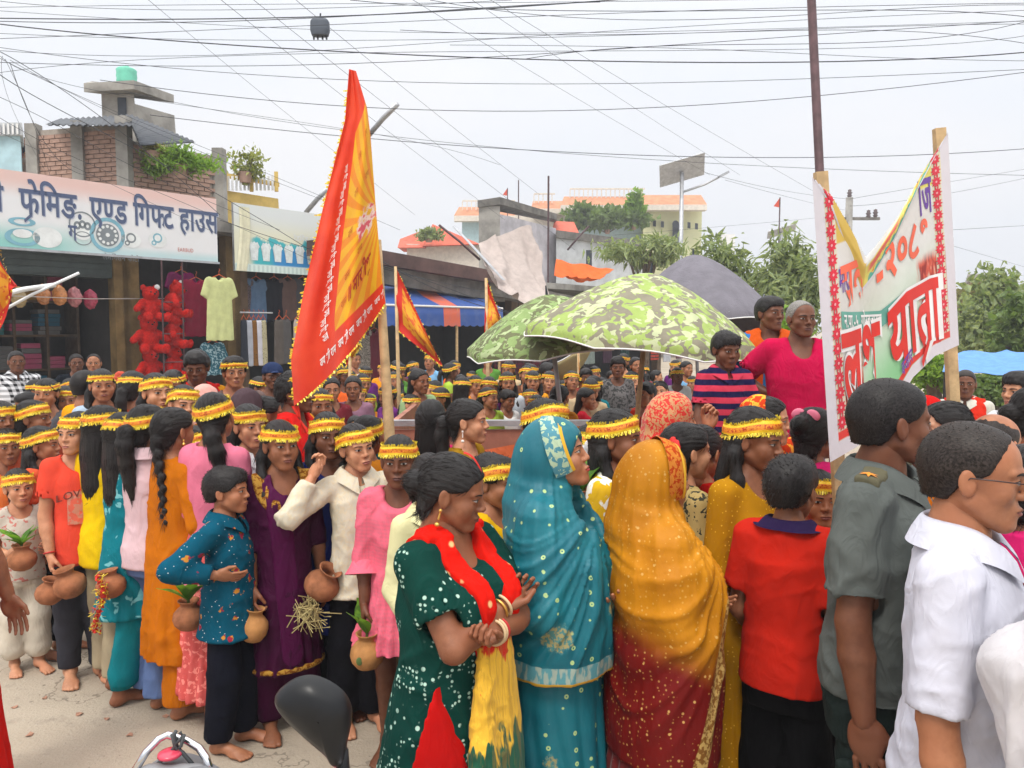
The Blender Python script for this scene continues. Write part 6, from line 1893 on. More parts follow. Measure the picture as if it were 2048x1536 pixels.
# ---- printed banner between two wooden poles
BT = curve_px([(0, 1624, 352), (.14, 1660, 392), (.26, 1693, 455), (.36, 1722, 512), (.44, 1745, 490), (.60, 1790, 430), (.78, 1836, 352), (1, 1896, 264)])
BB = curve_px([(0, 1660, 925), (.22, 1715, 893), (.45, 1772, 850), (.62, 1826, 755), (.80, 1870, 712), (1, 1918, 690)])
def banP(u, v, off=0.0):
    u, v = np.asarray(u, float), np.asarray(v, float)
    tx, ty = BT(u); bx, by = BB(u)
    sx_, sy_ = 1624 + 272 * u, 352 - 88 * u
    x = sx_ + (bx - sx_) * v; y = sy_ + (by - sy_) * v
    over = np.maximum(ty - y, 0)                      # the slack top edge folds forward over itself
    y = np.where(over > 0, ty + over * .38, y); x = np.where(over > 0, x + (tx - sx_) * .4 * np.clip(over / 120, 0, 1), x)
    d = .045 * np.sin(u * 6.0 + .4) * (1 - .4 * v) + .02 * np.sin(u * 15 + v * 3) * (1 - v) + .018 * vnoise(np.stack([u * 4, v * 5, u * 0], -1), 2)
    d = d - np.clip(over / 60, 0, 1) * .03
    return at_np(x, y, 2.52 + .72 * u + d - off)
def banner_mat():
    t = NT('banner_print'); u = t.n('ShaderNodeAttribute', attribute_name='u').outputs['Fac']; v = t.n('ShaderNodeAttribute', attribute_name='v').outputs['Fac']
    def band(x, a, b_, e_=.006): return t.math('MULTIPLY', t.step(x, a - e_, a + e_), t.math('SUBTRACT', 1.0, t.step(x, b_ - e_, b_ + e_)))
    uv = t.n('ShaderNodeCombineXYZ', {0: u, 1: v, 2: 0.0}).outputs[0]
    n1 = t.noise(uv, 3.0, 3)
    c = t.mix(t.step(n1, .3, .7), (.62, .60, .56), (.70, .69, .68))
    # green wash in the lower middle
    gr = t.math('MULTIPLY', band(u, .30, .66, .10), t.step(v, .60, .86)); c = t.mix(t.math('MULTIPLY', gr, .9), c, (.16, .52, .20))
    gl = t.math('MULTIPLY', band(u, .30, .95, .1), band(v, .52, .9, .12)); c = t.mix(t.math('MULTIPLY', gl, .35), c, (.42, .68, .44))
    # crowd pictures: red speckle at the lower corners
    nz = t.noise(t.n('ShaderNodeCombineXYZ', {0: t.math('MULTIPLY', u, 42.0), 1: t.math('MULTIPLY', v, 9.0), 2: 0.0}).outputs[0], 1.0, 4)
    pic = t.mix(t.step(nz, .42, .52), (.30, .03, .025), t.mix(t.step(nz, .55, .66), (.62, .10, .06), (.66, .44, .34)))
    edge = t.math('ADD', u, t.math('MULTIPLY', t.math('SUBTRACT', nz, .5), .08))
    c = t.mix(t.math('MULTIPLY', t.step(edge, .70, .73), t.step(v, .50, .56)), c, pic)
    c = t.mix(t.math('MULTIPLY', t.math('SUBTRACT', 1.0, t.step(edge, .28, .31)), t.step(v, .66, .70)), c, pic)
    # yellow valance along the top, painted with green and orange points
    c = t.mix(t.math('MULTIPLY', t.math('SUBTRACT', 1.0, t.step(v, .215, .225)), t.math('SUBTRACT', 1.0, t.step(u, .93, .95))), c, (.74, .66, .16))
    c = t.mix(t.math('MULTIPLY', t.math('SUBTRACT', 1.0, t.step(v, .26, .27)), t.math('SUBTRACT', 1.0, t.step(u, .37, .38))), c, (.66, .46, .10))
    zig = t.math('ABSOLUTE', t.math('SUBTRACT', t.math('FRACT', t.math('MULTIPLY', u, 18.0)), .5))
    zz = t.math('MULTIPLY', t.math('SUBTRACT', 1.0, t.step(t.math('ADD', v, t.math('MULTIPLY', zig, .09)), .10, .105)), t.step(u, .40, .41))
    c = t.mix(zz, c, (.10, .42, .33))
    zo = t.math('MULTIPLY', t.step(t.noise(t.n('ShaderNodeCombineXYZ', {0: t.math('MULTIPLY', u, 40.0), 1: t.math('MULTIPLY', v, 30.0), 2: 0.0}).outputs[0], 1.0, 2), .55, .6), band(v, .06, .15, .01))
    c = t.mix(t.math('MULTIPLY', zo, t.step(u, .4, .41)), c, (.72, .22, .06))
    c = t.mix(t.math('MULTIPLY', band(u, .40, .62, .02), band(v, .13, .20, .01)), c, (.72, .16, .12))
    # plain hems
    hem = t.math('MAXIMUM', t.math('SUBTRACT', 1.0, t.step(u, .075, .08)), t.math('MAXIMUM', t.step(u, .93, .935), t.math('MAXIMUM', t.step(v, .945, .95), t.math('SUBTRACT', 1.0, t.step(v, .028, .032)))))
    c = t.mix(t.math('MULTIPLY', band(u, .08, .15, .004), band(v, .03, .95)), c, (.70, .66, .52))
    c = t.mix(t.math('MULTIPLY', band(u, .86, .93, .004), band(v, .03, .95)), c, (.66, .64, .46))
    c = t.mix(band(v, .915, .945, .003), c, (.70, .05, .04))
    c = t.mix(hem, c, (.66, .63, .68))
    nr = t.bump(t.noise(t.obj(), 11.0, 3), .3, .02)
    t.fin(c, .6, .3, 0, nr)
    tr = t.n('ShaderNodeBsdfTranslucent', {'Color': c}); mx = t.n('ShaderNodeMixShader', {0: .22})
    t.t.links.new(t.b.outputs[0], mx.inputs[1]); t.t.links.new(tr.outputs[0], mx.inputs[2]); t.t.links.new(mx.outputs[0], t.out.inputs[0])
    return t.m
bo = Vector((at(1660, 900, 2.52).x, 2.52, 0))
bn = tag(link('printed_banner', None, None, bo), 'white procession banner with red Devanagari lettering held between two wooden poles', 'banner')
U, W = np.meshgrid(np.linspace(0, 1, 80), np.linspace(0, 1, 60), indexing='ij')
b = MB(); b.grid(banP(U, W) - np.array(tuple(bo))); bc = b.build('banner_cloth', banner_mat(), bn, True); attr(bc.data, 'u', U.ravel()); attr(bc.data, 'v', W.ravel())
M_BRED, M_BORG, M_BVIO, M_BGRN, M_BWHT = plain('banner_red', (.62, .03, .022), .65, var=.1), plain('banner_orange', (.74, .13, .07), .65, var=.1), plain('banner_violet', (.13, .05, .30), .65), plain('banner_green', (.12, .33, .27), .65), plain('banner_white', (.74, .72, .72), .65)
def ban_text(run, size, bold, u0, v0, mat, name, off=.006, ku=.80, kv=1.55, slant=0):
    return flag_text(run, size, bold, lambda x, y: banP(np.clip(u0 + x * ku, .0, 1), np.clip(v0 - y * kv - x * slant, 0, 1), off), mat, name, bn, bo, .02)
ban_text(list('-२०८१'), .1501, .030, .43, .50, M_BORG, 'year_lettering', .007, 1.02, 1.45)
ban_text(['स', 'व'], .1501, .03, .17, .49, M_BORG, 'red_lettering', .007, .85, 1.45)
gx = np.linspace(.155, .775, 40); gb = MB(); G = np.stack([banP(gx, .515 + .24 * (gx - .2) + k, .005) for k in (0, .02, .045, .062)], 1); gb.grid(G - np.array(tuple(bo))); gb.build('green_ribbon_print', M_BGRN, bn)
ban_text(list('न.पा.-५, गोरुबजारमा'), .054, .02, .175, .564, M_BWHT, 'white_lettering', .009, .66, 1.25, -.16)
for mt, bd, of in ((M_BWHT, .060, .009), (M_BRED, .028, .013)):
    ban_text(['ल', 'श', ' ', 'य', 'ा', ('त', 'rakar', .62), 'ा'], .39, bd, .15, .85, mt, 'large_lettering', of, .52, 1.05, -.045)
ban_text(['ा', 'ज'], .16, .02, .755, .335, M_BVIO, 'violet_lettering', .006, .6)
ban_text(['म', 'ा', 'र'], .085, .02, .155, .44, M_BVIO, 'violet_lettering', .006, .6)
ban_text(list('नारी'), .055, .01, .66, .235, M_BWHT, 'white_lettering', .006)
ban_text(['ब', 'ज', 'ा', 'र'], .055, .02, .56, .93, M_BVIO, 'violet_lettering', .015, .6)
m_flr, m_flc = plain('flower_red', (.60, .02, .045), .65), plain('flower_pink', (.75, .35, .36), .65)
for col, n in ((.113, 17), (.895, 17)):
    for k in range(n):
        v0 = .055 + k * .052; th = np.linspace(0, 2 * PI, 33)[:-1]; R = .0205 * (1 + .30 * np.cos(th * 10))
        P = banP(np.concatenate([[col], col + R * np.cos(th) * 1.5]), np.concatenate([[v0], v0 + R * np.sin(th) * 1.15]), .006) - np.array(tuple(bo))
        f_ = MB().add(P, [[0, i + 1, (i + 1) % 32 + 1] for i in range(32)]).build('printed_flower', m_flr, bn)
        P = banP(np.concatenate([[col], col + .005 * np.cos(th) * 1.5]), np.concatenate([[v0], v0 + .005 * np.sin(th)]), .009) - np.array(tuple(bo))
        MB().add(P, [[0, i + 1, (i + 1) % 32 + 1] for i in range(32)]).build('flower_centre', m_flc, f_)
for (x0, y0, x1, y1, Y, wd) in ((1641, 344, 1711, 1536, 2.76, .042), (1878, 257, 1917, 1000, 3.34, .044)):
    p, q = at(x0, y0, Y), at(x1, y1, Y); dirv = (q - p).normalized(); L = (p.z - .02) / -dirv.z
    m_ = p + dirv * L / 2; rot = Vector((0, 0, -1)).rotation_difference(dirv).to_euler()
    b = MB(); b.box(tuple(m_ - bo), (wd, wd * .7, L), 0, rot); b.build('wooden_pole', M_BAMBOO, bn)
p = at(1620, -60, 3.4); q = at(1642, 400, 3.4); dirv = (q - p).normalized(); base = p + dirv * (p.z / -dirv.z)
b = MB(); b.tube([Vector((0, 0, 0)), p - base], [.020, .018], 10)
tag(b.build('iron_pole', M_IRON, None, True, base), 'tall thin dark red iron pole standing behind the banner', 'pole')

# ---- umbrellas on the trailer
def umbrella(px, py, Y, R, H, tilt, mat, label, pole_to, seed=0, pole_mat=M_BAMBOO, ribs=8):
    a = at(px, py, Y); base = at(pole_to[0], pole_to[1], Y)
    r = tag(link('parasol', None, None, (base.x, Y, 0)), label, 'umbrella')
    nt = ribs * 8; th = np.linspace(0, 2 * PI, nt + 1); rr = np.linspace(0, 1, 12)
    sc = np.abs(np.sin(th * ribs / 2)); G = []
    for k in rr:
        rad_ = R * k * (1 - .055 * sc * k ** 2); z = H * (1 - k ** 1.5) - .05 * R * sc * k * (1 - k)
        G.append(np.stack([rad_ * np.cos(th), rad_ * np.sin(th), z + np.zeros_like(th)], -1))
    for k in (.5, 1.0):       # hanging valance
        G.append(np.stack([R * (1.0 - .055 * sc + .01 * k) * np.cos(th), R * (1.0 - .055 * sc + .01 * k) * np.sin(th), -.09 * R * k * (1 - .35 * sc)], -1))
    G = np.array(G); T = Euler((rad(tilt[0]), rad(tilt[1]), seed * .3)).to_matrix().to_4x4()
    O = Matrix.Translation(a - Vector((base.x, Y, 0)) - Vector((0, 0, H))) @ T
    sheet(G, .003).xform(O).build('canopy', mat, r, True)
    e_ = MB(); e_.tube(G[-1], .006, 5, cap=False); e_.xform(O); e_.build('rim_tape', M_WHITE, r)
    for i in range(ribs):
        t_ = 2 * PI * i / ribs; b = MB(); b.tube([(R * k * math.cos(t_), R * k * math.sin(t_), H * (1 - k ** 1.5) - .012) for k in np.linspace(.02, 1, 7)], .005, 5); b.xform(O); b.build('rib', M_STEEL, r)
    top = O @ Vector((0, 0, H - .02))
    b = MB(); b.tube([(0, 0, .5), top * .5 + Vector((0, 0, .25)), top], .019, 8); b.build('pole', pole_mat, r, True)
    b = MB(); b.tube([top, top + T.to_3x3() @ Vector((0, 0, .09))], [.014, .006], 6); b.build('finial', M_TIN, r)
    return r
CAMO1 = cloth('camouflage_light', (.23, .21, .155), 'camo', (.32, .42, .12), 9.0, c3=(.48, .52, .31), rough=.6)
CAMO2 = cloth('camouflage_dark', (.14, .15, .075), 'camo', (.23, .32, .12), 9.0, c3=(.38, .46, .24), rough=.6)
umbrella(1285, 545, 5.6, .88, .47, (4, 6), CAMO1, 'large light camouflage parasol over the trailer', (1258, 900), 1)
umbrella(1105, 588, 6.1, .70, .36, (0, -9), CAMO2, 'darker camouflage parasol partly under the large one', (1143, 900), 2, M_STEEL)
umbrella(1395, 506, 8.6, .92, .78, (-6, 5), cloth('grey_canopy', (.17, .16, .185), wr=.8, rough=.7), 'big grey parasol behind the camouflage ones', (1400, 900), 3, M_STEEL)
umbrella(1125, 700, 9.5, .42, .20, (150, 0), cloth('straw_canopy', (.55, .46, .24)), 'upturned straw coloured parasol under the camouflage rim', (1118, 860), 4, M_STEEL)

# ---- trailer carrying the parasols and three men
TX0, TX1, TY0, TY1, TZ = -.80, 1.92, 4.75, 6.3, .42
tr = tag(link('farm_trailer', None, None, ((TX0 + TX1) / 2, TY0, 0)), 'flat farm trailer with rust pink side boards and steel rails', 'trailer')
M_TRL = plain('rust_pink_paint', (.36, .15, .10), .6, .3, .1, .3, 4, .2, 30)
to = Vector(((TX0 + TX1) / 2, TY0, 0))
MB().box(((TX0 + TX1) / 2 - to.x, (TY0 + TY1) / 2 - to.y, TZ - .05), (TX1 - TX0, TY1 - TY0, .08)).build('floor', M_TRL, tr)
for k in range(3):
    MB().box((-.62, 0, TZ + .13 + k * .27), (1.46, .03, .255)).build('side_board', M_TRL, tr)
    MB().box((.78, 0, TZ + .10 + k * .13), (1.1, .03, .12)).build('side_board', M_TRL, tr)
MB().box((TX0 - to.x, (TY1 - TY0) / 2, TZ + .4), (.04, TY1 - TY0, .8)).build('end_board', M_TRL, tr)
MB().box((-.62, -.01, TZ + .84), (1.48, .06, .035)).build('top_rail', M_STEEL, tr)
for z in (.62, .86, 1.0):
    MB().tube([(.15, .5, z + .02), (1.36, .5, z + .02)], .022, 8).build('steel_rail', M_STEEL, tr)
for x in (.2, .8, 1.32): MB().tube([(x, .5, TZ), (x, .5, 1.03)], .02, 8).build('rail_post', M_STEEL, tr)
for x in (-.9, .9):
    for y in (.1, 1.45):
        b = MB(); b.lathe([(.0, -.09), (.20, -.09), (.30, -.09), (.33, -.05), (.33, .05), (.30, .09), (.20, .09), (.18, .05), (0, .05)], 24); b.xform(Matrix.Translation((x, y, .335)) @ Matrix.Rotation(PI / 2, 4, 'X')); b.build('wheel', plain('tyre_rubber', (.025, .025, .026), .8), tr, True)
G = np.array([[(.0 + .62 * u - to.x + .02, TY0 - .03 - to.y - .03 * abs(math.sin(u * 6)), 1.18 - v * .55 + .10 * (u - .5)) for v in np.linspace(0, 1, 9)] for u in np.linspace(-.7, .5, 12)])
tc = sheet(G + np.array([to.x, to.y, 0]) - np.array([.0, TY0, .9]), .006); tag(tc.build('orange_cloth', cloth('orange_drape', (.68, .16, .06), wr=.8), None, True, (.0, TY0, .9)), 'orange cloth draped over the trailer side board', 'cloth')

# ---- clay pots, leaves, garland
M_CLAY = plain('terracotta', (.34, .135, .065), .85, .15, 0, .35, 14, .35, 50)
M_CLAYP = plain('painted_terracotta', (.42, .20, .07), .8, .15, 0, .3, 10, .3, 50)
M_LEAFB = leaf_mat('mango_leaf', (.10, .24, .03))
def pot(loc, R, label, mat=None, tilt=(0, 0), tall=1.0, leaves=0, motif=False):
    pr = [(0, -.80), (.30, -.82), (.62, -.70), (.90, -.38), (1.0, -.02), (.94, .34), (.70, .62), (.52, .76), (.50, .86), (.56, 1.0), (.66, 1.10), (.68, 1.16), (.62, 1.17), (.50, 1.04), (.44, .86), (.46, .74), (.60, .5), (.5, -.2), (0, -.5)]
    R = R * .80; r = [(a * R, z * R * tall) for a, z in pr]
    o = MB(); o.lathe(r, 28)
    V = o.V[0]; V += vnoise(V * 30, 1)[:, None] * .0012
    ob = tag(o.build('clay_pot', mat or M_CLAY, None, True, tuple(loc)), label, 'pot'); ob.rotation_euler = (rad(tilt[0]), rad(tilt[1]), 0)
    if motif:
        d = MB(); S = Shape(); S.ell((-.28 * R, -R * .93, -.05 * R), (.2 * R, .08 * R, .26 * R), .002); V, Q = S.mesh(R * .05); d.add(V, Q); d.build('painted_motif', M_LEAF1, ob, True)
    if leaves:
        sprig((loc[0], loc[1], loc[2] + R * 1.05 * tall), R * 2.3, leaves, 'green leaves in the ' + label.replace('with upright green leaves ', '').replace('with upright leaves ', ''))
    return ob
def sprig(loc, L, n, label, spread=.55, seed=0):
    rr = np.random.RandomState(int(abs(loc[0]) * 97) + seed); r = tag(link('leaf_sprig', None, None, tuple(loc)), label, 'leaves')
    for i in range(n):
        a = rr.uniform(0, 2 * PI); d = np.array([math.cos(a) * spread, math.sin(a) * spread, 1.0]); d += rr.normal(0, .2, 3); d /= np.linalg.norm(d)
        s_ = np.cross(d, [0, 0, 1]); s_ /= max(np.linalg.norm(s_), 1e-6); nn = np.cross(s_, d); l = L * rr.uniform(.7, 1.15); w = l * .20
        ts = np.linspace(0, 1, 7); P = []
        for k in (-1, 0, 1):
            wd = w * np.sin(np.minimum(ts * 1.15, 1) * PI * .98) ** .8
            P.append(d * ts[:, None] * l + s_ * (k * wd)[:, None] + nn * (abs(k) * wd * .35 - ts ** 2 * l * .25)[:, None])
        b = MB(); b.grid(np.swapaxes(np.array(P), 0, 1)); b.build('leaf', M_LEAFB, r, True)
    MB().tube([(0, 0, -.04), (0, 0, .02)], .006, 6).build('stem', M_LEAF1, r)
    return r
def garland(loc, L, label):
    rr = np.random.RandomState(2); b = MB()
    for i in range(230):
        t_ = rr.uniform(0, 1); p = np.array([.022 * math.sin(t_ * 5), rr.normal(0, .012), -t_ * L]) + rr.normal(0, .010, 3); d = rr.normal(size=3); d /= np.linalg.norm(d); w = np.cross(d, [0, 0, 1.0]) * .004; l = rr.uniform(.012, .03)
        b.add([p - w, p + w, p + d * l + w, p + d * l - w], [[0, 1, 2, 3]], 0 if rr.rand() < .6 else 1)
    for i in range(12):
        S = Shape(); S.ell((.022 * math.sin(i / 11 * 5), 0, -i / 11 * L), (.013, .013, .011), .002); V, Q = S.mesh(.005); b.add(V, Q, 1)
    tag(b.build('tinsel_garland', [M_GOLD, plain('garland_red', (.55, .03, .02), .6)], None, False, tuple(loc)), label, 'garland')

# ---- parked motorcycle, front wheel towards the camera
hb = at(690, 1536, 1.28)                      # foot of the mirror stem
tail = at(345, 1490, 2.05)
D2 = Vector((hb.x + .30 - tail.x, hb.y - .04 - tail.y, 0)); ang = math.atan2(D2.y, D2.x)
mo = Vector((tail.x, tail.y, 0))
mc = tag(link('motorcycle', None, None, mo, ang), 'parked motorcycle showing its black mirror and chrome tail rail with a tied strap', 'motorcycle')
invM = (Matrix.Translation(mo) @ Matrix.Rotation(ang, 4, 'Z')).inverted()
def ml(w): return invM @ Vector(w)
M_BLACKP = plain('black_plastic', (.010, .0105, .012), .34, .28, 0, .2, 20); M_CHROME = plain('chrome', (.62, .63, .66), .12, .5, 1.0, .05); M_SEAT = plain('grey_seat', (.17, .17, .18), .6); M_TANK = plain('red_paint', (.42, .03, .05), .25, .5)
xf = D2.length
rz_ = ml((tail.x, tail.y, 0))
for x in (-.02, 1.22):
    b = MB(); b.lathe([(.20, -.045), (.26, -.05), (.295, -.03), (.30, 0), (.295, .03), (.26, .05), (.20, .045)], 28); b.lathe([(.20, -.03), (.205, .03), (.19, .0), (.20, -.03)], 28, 1); b.lathe([(0, -.06), (.04, -.06), (.04, .06), (0, .06)], 10, 1)
    for k in range(8): b.tube([(.03 * math.cos(k * PI / 4), .03 * math.sin(k * PI / 4), 0), (.20 * math.cos(k * PI / 4), .20 * math.sin(k * PI / 4), 0)], .008, 5, 1)
    b.xform(Matrix.Translation((x, 0, .30)) @ Matrix.Rotation(PI / 2, 4, 'X')); b.build('wheel', [plain('tyre_rubber', (.025, .025, .026), .8), M_CHROME], mc, True)
S = Shape(); S.cone((.0, 0, .60), .095, (.42, 0, .62), .11, .04, flat=(.55, (0, 0, 1))); MB().add(*S.mesh(.014)).build('seat', M_SEAT, mc, True)
S = Shape(); S.ell((.66, 0, .68), (.22, .13, .11), .03); MB().add(*S.mesh(.014)).build('fuel_tank', M_TANK, mc, True)
S = Shape(); S.cone((.45, 0, .40), .15, (.70, 0, .38), .13, .04); S.cone((.2, 0, .48), .06, (.9, 0, .52), .05, .03); MB().add(*S.mesh(.016)).build('engine', M_BLACKP, mc, True)
b = MB()
for s_ in (-.07, .07): b.tube([(1.22, s_, .30), (1.0, s_, .92)], .02, 8)
b.build('front_fork', M_CHROME, mc, True)
S = Shape(); S.ell((1.06, 0, .86), (.09, .10, .10), .02); MB().add(*S.mesh(.012)).build('headlamp', M_CHROME, mc, True)
e0_ = at(688, 1530, 1.28)
b = MB(); b.tube([ml((e0_.x + .01, e0_.y, e0_.z - .20)), (.98, .10, .90), (1.0, 0, .89), (.98, -.12, .90), (.90, -.34, .88)], .013, 8); b.build('handlebar', M_BLACKP, mc, True)
# the mirror: shell seen from behind
mcn = at(632, 1428, 1.28); e0 = at(688, 1530, 1.28); e1 = at(668, 1500, 1.28)
S = Shape()
def mp(px, py): q = at(px, py, 1.28); return np.array([q.x, q.z])
outl = [mp(*p) for p in ((549, 1393), (560, 1376), (590, 1354), (625, 1347), (660, 1360), (690, 1382), (706, 1412), (703, 1450), (694, 1485), (690, 1525), (672, 1530), (662, 1508), (640, 1490), (600, 1455), (562, 1420))]
A = np.array(outl); cen = A.mean(0) + np.array([.008, .012])
th = []; rings = []
for k, (sc_, dy) in enumerate([(1.0, .0), (1.0, -.006), (.97, -.016), (.86, -.028), (.62, -.038), (.30, -.043), (.02, -.044)]):
    rings.append(np.stack([cen[0] + (A[:, 0] - cen[0]) * sc_, np.full(len(A), 1.28 + dy), cen[1] + (A[:, 1] - cen[1]) * sc_], 1))
def dens(R):
    n = len(R); t_ = np.arange(n + 1); Rc = np.vstack([R, R[:1]]); tt = np.linspace(0, n, 61); P = np.stack([np.interp(tt, t_, Rc[:, i]) for i in range(3)], 1)
    ker = np.array([1, 2, 3, 2, 1.0]) / 9; Q = P[:-1]; return np.stack([np.convolve(np.concatenate([Q[-2:, i], Q[:, i], Q[:2, i]]), ker, 'valid') for i in range(3)], 1)
G = np.array([np.vstack([d_ := dens(R), d_[:1]]) for R in rings])
b = MB(); b.grid(np.swapaxes(G, 0, 1)); b.grid(np.swapaxes(np.array([G[0], G[0] * .02 + G[0].mean(0) * .98]), 0, 1)[::-1], 1)
b.xform(invM); mi = b.build('mirror_shell', [M_BLACKP, M_CHROME], mc, True)
b = MB(); b.tube([ml(e1 + Vector((.012, 0, .0))), ml(e0 + Vector((0, 0, -.03))), ml((e0.x + .01, e0.y + .0, e0.z - .16)), ml((e0.x + .01, e0.y + .0, e0.z - .22))], [.013, .011, .010, .010], 8); b.build('mirror_stem', M_BLACKP, mc, True)
# tail rail with the knotted strap
tp = [at(268, 1545, 2.0), at(292, 1505, 2.02), at(318, 1478, 2.05), at(335, 1470, 2.06), at(372, 1480, 2.07), at(398, 1496, 2.06), at(412, 1516, 2.04), at(422, 1548, 2.02)]
b = MB(); b.tube([ml(p) for p in tp], .0105, 10); b.build('tail_rail', M_CHROME, mc, True)
S = Shape(); q0, q1 = ml(at(300, 1545, 2.0)), ml(at(395, 1545, 2.02)); S.cone(q0 + Vector((0, 0, -.03)), .05, q1 + Vector((0, 0, -.03)), .05, .03); MB().add(*S.mesh(.012)).build('tail_cowl', plain('grey_cowl', (.24, .24, .25), .4), mc, True)
q = ml(at(340, 1508, 2.03)); S = Shape(); S.ell(q, (.034, .034, .011), .01); MB().add(*S.mesh(.006)).build('tail_lamp', plain('red_lens', (.55, .05, .09), .2, .5), mc, True)
b = MB()
for pts in ([(300, 1540), (335, 1512), (352, 1490), (348, 1470), (352, 1462)], [(395, 1540), (365, 1505), (352, 1488), (366, 1472), (360, 1464)], [(344, 1468), (352, 1500), (362, 1492), (368, 1470)]):
    b.tube([ml(at(x, y, 2.035)) for x, y in pts], .0055, 6)
b.build('tied_strap', plain('grey_strap', (.07, .075, .08), .7), mc, True)
# ---- the people
_seed = [0]
def person(label, px, top, Y, yaw, kind='kid', tone='mid', hair='pony', band=None, up=None, low=None, arms=('down', 'down'), hyaw=0, hpitch=0, hroll=0,
           girth=1.0, base=0.0, step=.03, lip=None, grey=0, shoes=False, group=None, scarf=None, h=None, tika=False, hairless=False, bust=None):
    """One person: body mesh on top, with hair, headband and clothes as its children. top/px: photograph pixel of the crown."""
    _seed[0] += 1; sd = _seed[0]
    h = h or height_for(top, Y, px, base)
    B = Body(h, kind, girth, arms, hyaw, hpitch, hroll, step=step, bust=bust)
    near, mid = Y < 2.7, Y < 4.6
    hres = .0036 if near else .0046 if mid else .0064
    P = link('person', B.mesh(tone, .013 if near else .016 if mid else .021, hres, lip, shoes))
    tag(P, label, 'person', group)
    place(P, px, top, Y, h, yaw, base)
    if not hairless: add_hair(P, B, hair, grey, .0042 if mid else .0064)
    if band is not None: add_band(P, B, hair, band, not mid)
    gr = .0085 if near else .0115 if mid else .016
    S = None
    if up:
        up = dict(up); m = up.pop('m'); ty = up.pop('t', 'tee'); kw = dict(seed=sd, parent=P, res=gr)
        d = {'tee': dict(hem=.46, sleeve=(.34, .34), name='t_shirt'), 'shirt': dict(hem=.45, sleeve=(.34, .34), collar=m, neck=.055, ndepth=.03, name='shirt'),
             'kurta': dict(hem=.26, sleeve=(.62, .62), flare=.035, name='kurta', pleat=(.5 * h, .26 * h, 8, .018)), 'dress': dict(hem=.30, sleeve=(.62, .62), flare=.07, name='dress', waist=1, pleat=(.6 * h, .3 * h, 11, .03)),
             'blouse': dict(hem=.50, sleeve=(.30, .30), name='blouse'), 'long': dict(hem=.45, sleeve=(.95, .95), collar=m, neck=.055, ndepth=.03, name='shirt')}[ty]
        d.update(kw); d.update(up)
        o, S = make_top(B, m, **d)
    if low:
        low = dict(low); m = low.pop('m'); ty = low.pop('t', 'trousers')
        if ty == 'skirt': make_skirt(B, m, parent=P, seed=sd + 1, res=gr * 1.15, **low)
        else: make_trousers(B, m, parent=P, seed=sd + 1, res=gr * 1.15, **{'top': .53, **low})
    return P, B, S

def wpos(P, v):
    """Person-space point to the world."""
    return Matrix.Translation(P.location) @ P.rotation_euler.to_matrix().to_4x4() @ Vector(v)
def hand_at(P, B, i, along=.07, dz=0.0):
    a = B.arms[i]; v = a['wr'] + a['f'] * along * B.h / 1.5
    return wpos(P, v) + Vector((0, 0, dz))
def C(name, rgb, **k): return cloth(name, tuple(v * .80 for v in srgb(*rgb)), **k)
def drape(P, B, S, pts, w, mat, name='scarf', t=.010, front=True, res=.008, box=None, amp=.006, taper=None, seed=4):
    """Scarf lying on the clothes: a strip along a polyline in the (x,z) front view."""
    sg = 1 if front else -1
    def reg(x, y, z):
        d = poly_dist(x + 0 * z, z + 0 * x, pts) - w
        return np.maximum(d + 0 * y, sg * (y - .0) + 0 * x + 0 * z)
    return overlay(B, S, reg, mat, t, res, P, name, seed, amp, .2, box or ((-.4, -.4, .2), (.4, .4, 1.6)), 16.0)
def whole_scarf(P, B, S, side, mat, w=.055, zlow=.5, zback=.6, name='scarf', t=.011, res=.009):
    """Scarf round the neck with both ends hanging on the chest (side 0) or over one shoulder."""
    h = B.h
    def reg(x, y, z):
        fr = poly_dist(np.abs(x) if side == 0 else x * side, z, [(.030 * h, B.neck[2] + .03), (.062 * h, B.zs - .02), (.066 * h, zlow * h)]) - w
        bk = np.sqrt((x * .75) ** 2 + (z - B.neck[2]) ** 2) - .062 * h - w * .3
        f = np.maximum(fr + 0 * y, y - .02 + 0 * x); g = np.maximum(bk + 0 * y, -y - .02 + 0 * x)
        return np.minimum(f, g)
    return overlay(B, S, reg, mat, t, res, P, name, 7, .006, .1, ((-.4, -.4, zlow * h - .05), (.4, .4, h)), 18.0)
def bangles(P, B, i, n, mat, r=.026, name='bangle', start=.012, gap=.012):
    a = B.arms[i]; sc = B.h / 1.5
    for k in range(n):
        c = a['wr'] - a['f'] * (start + gap * k); b = MB(); b.tube([(r * sc * math.cos(q), r * sc * math.sin(q), 0) for q in np.linspace(0, 2 * PI, 25)], .0045 * sc, 6, cap=False)
        R = Vector((0, 0, -1)).rotation_difference(Vector(a['f'])).to_matrix().to_4x4(); b.xform(Matrix.Translation(Vector(c)) @ R); b.build(name, mat, P, True)
M_GOLDM = plain('gold_metal', (.70, .42, .10), .3, .5, .8); M_IVORY = plain('ivory_bangle', (.66, .48, .28), .4); M_REDB = plain('red_bangle', (.5, .03, .03), .4); M_PEARL = plain('pearl', (.75, .70, .66), .3)
def earrings(P, B, mat, L=.03):
    for s_ in (-1, 1):
        b = MB(); S = Shape(); S.ell((0, 0, 0), (.006, .006, .006), .001); S.cone((0, 0, -.006), .003, (0, 0, -L * .6), .004, .002); S.ell((0, 0, -L), (.009, .009, .008), .003); b.add(*S.mesh(.003))
        o = b.build('earring', mat, P, True); o.matrix_local = B.headM @ Matrix.Scale(B.hs, 4) @ Matrix.Translation((s_ * .085, .012, -.045))
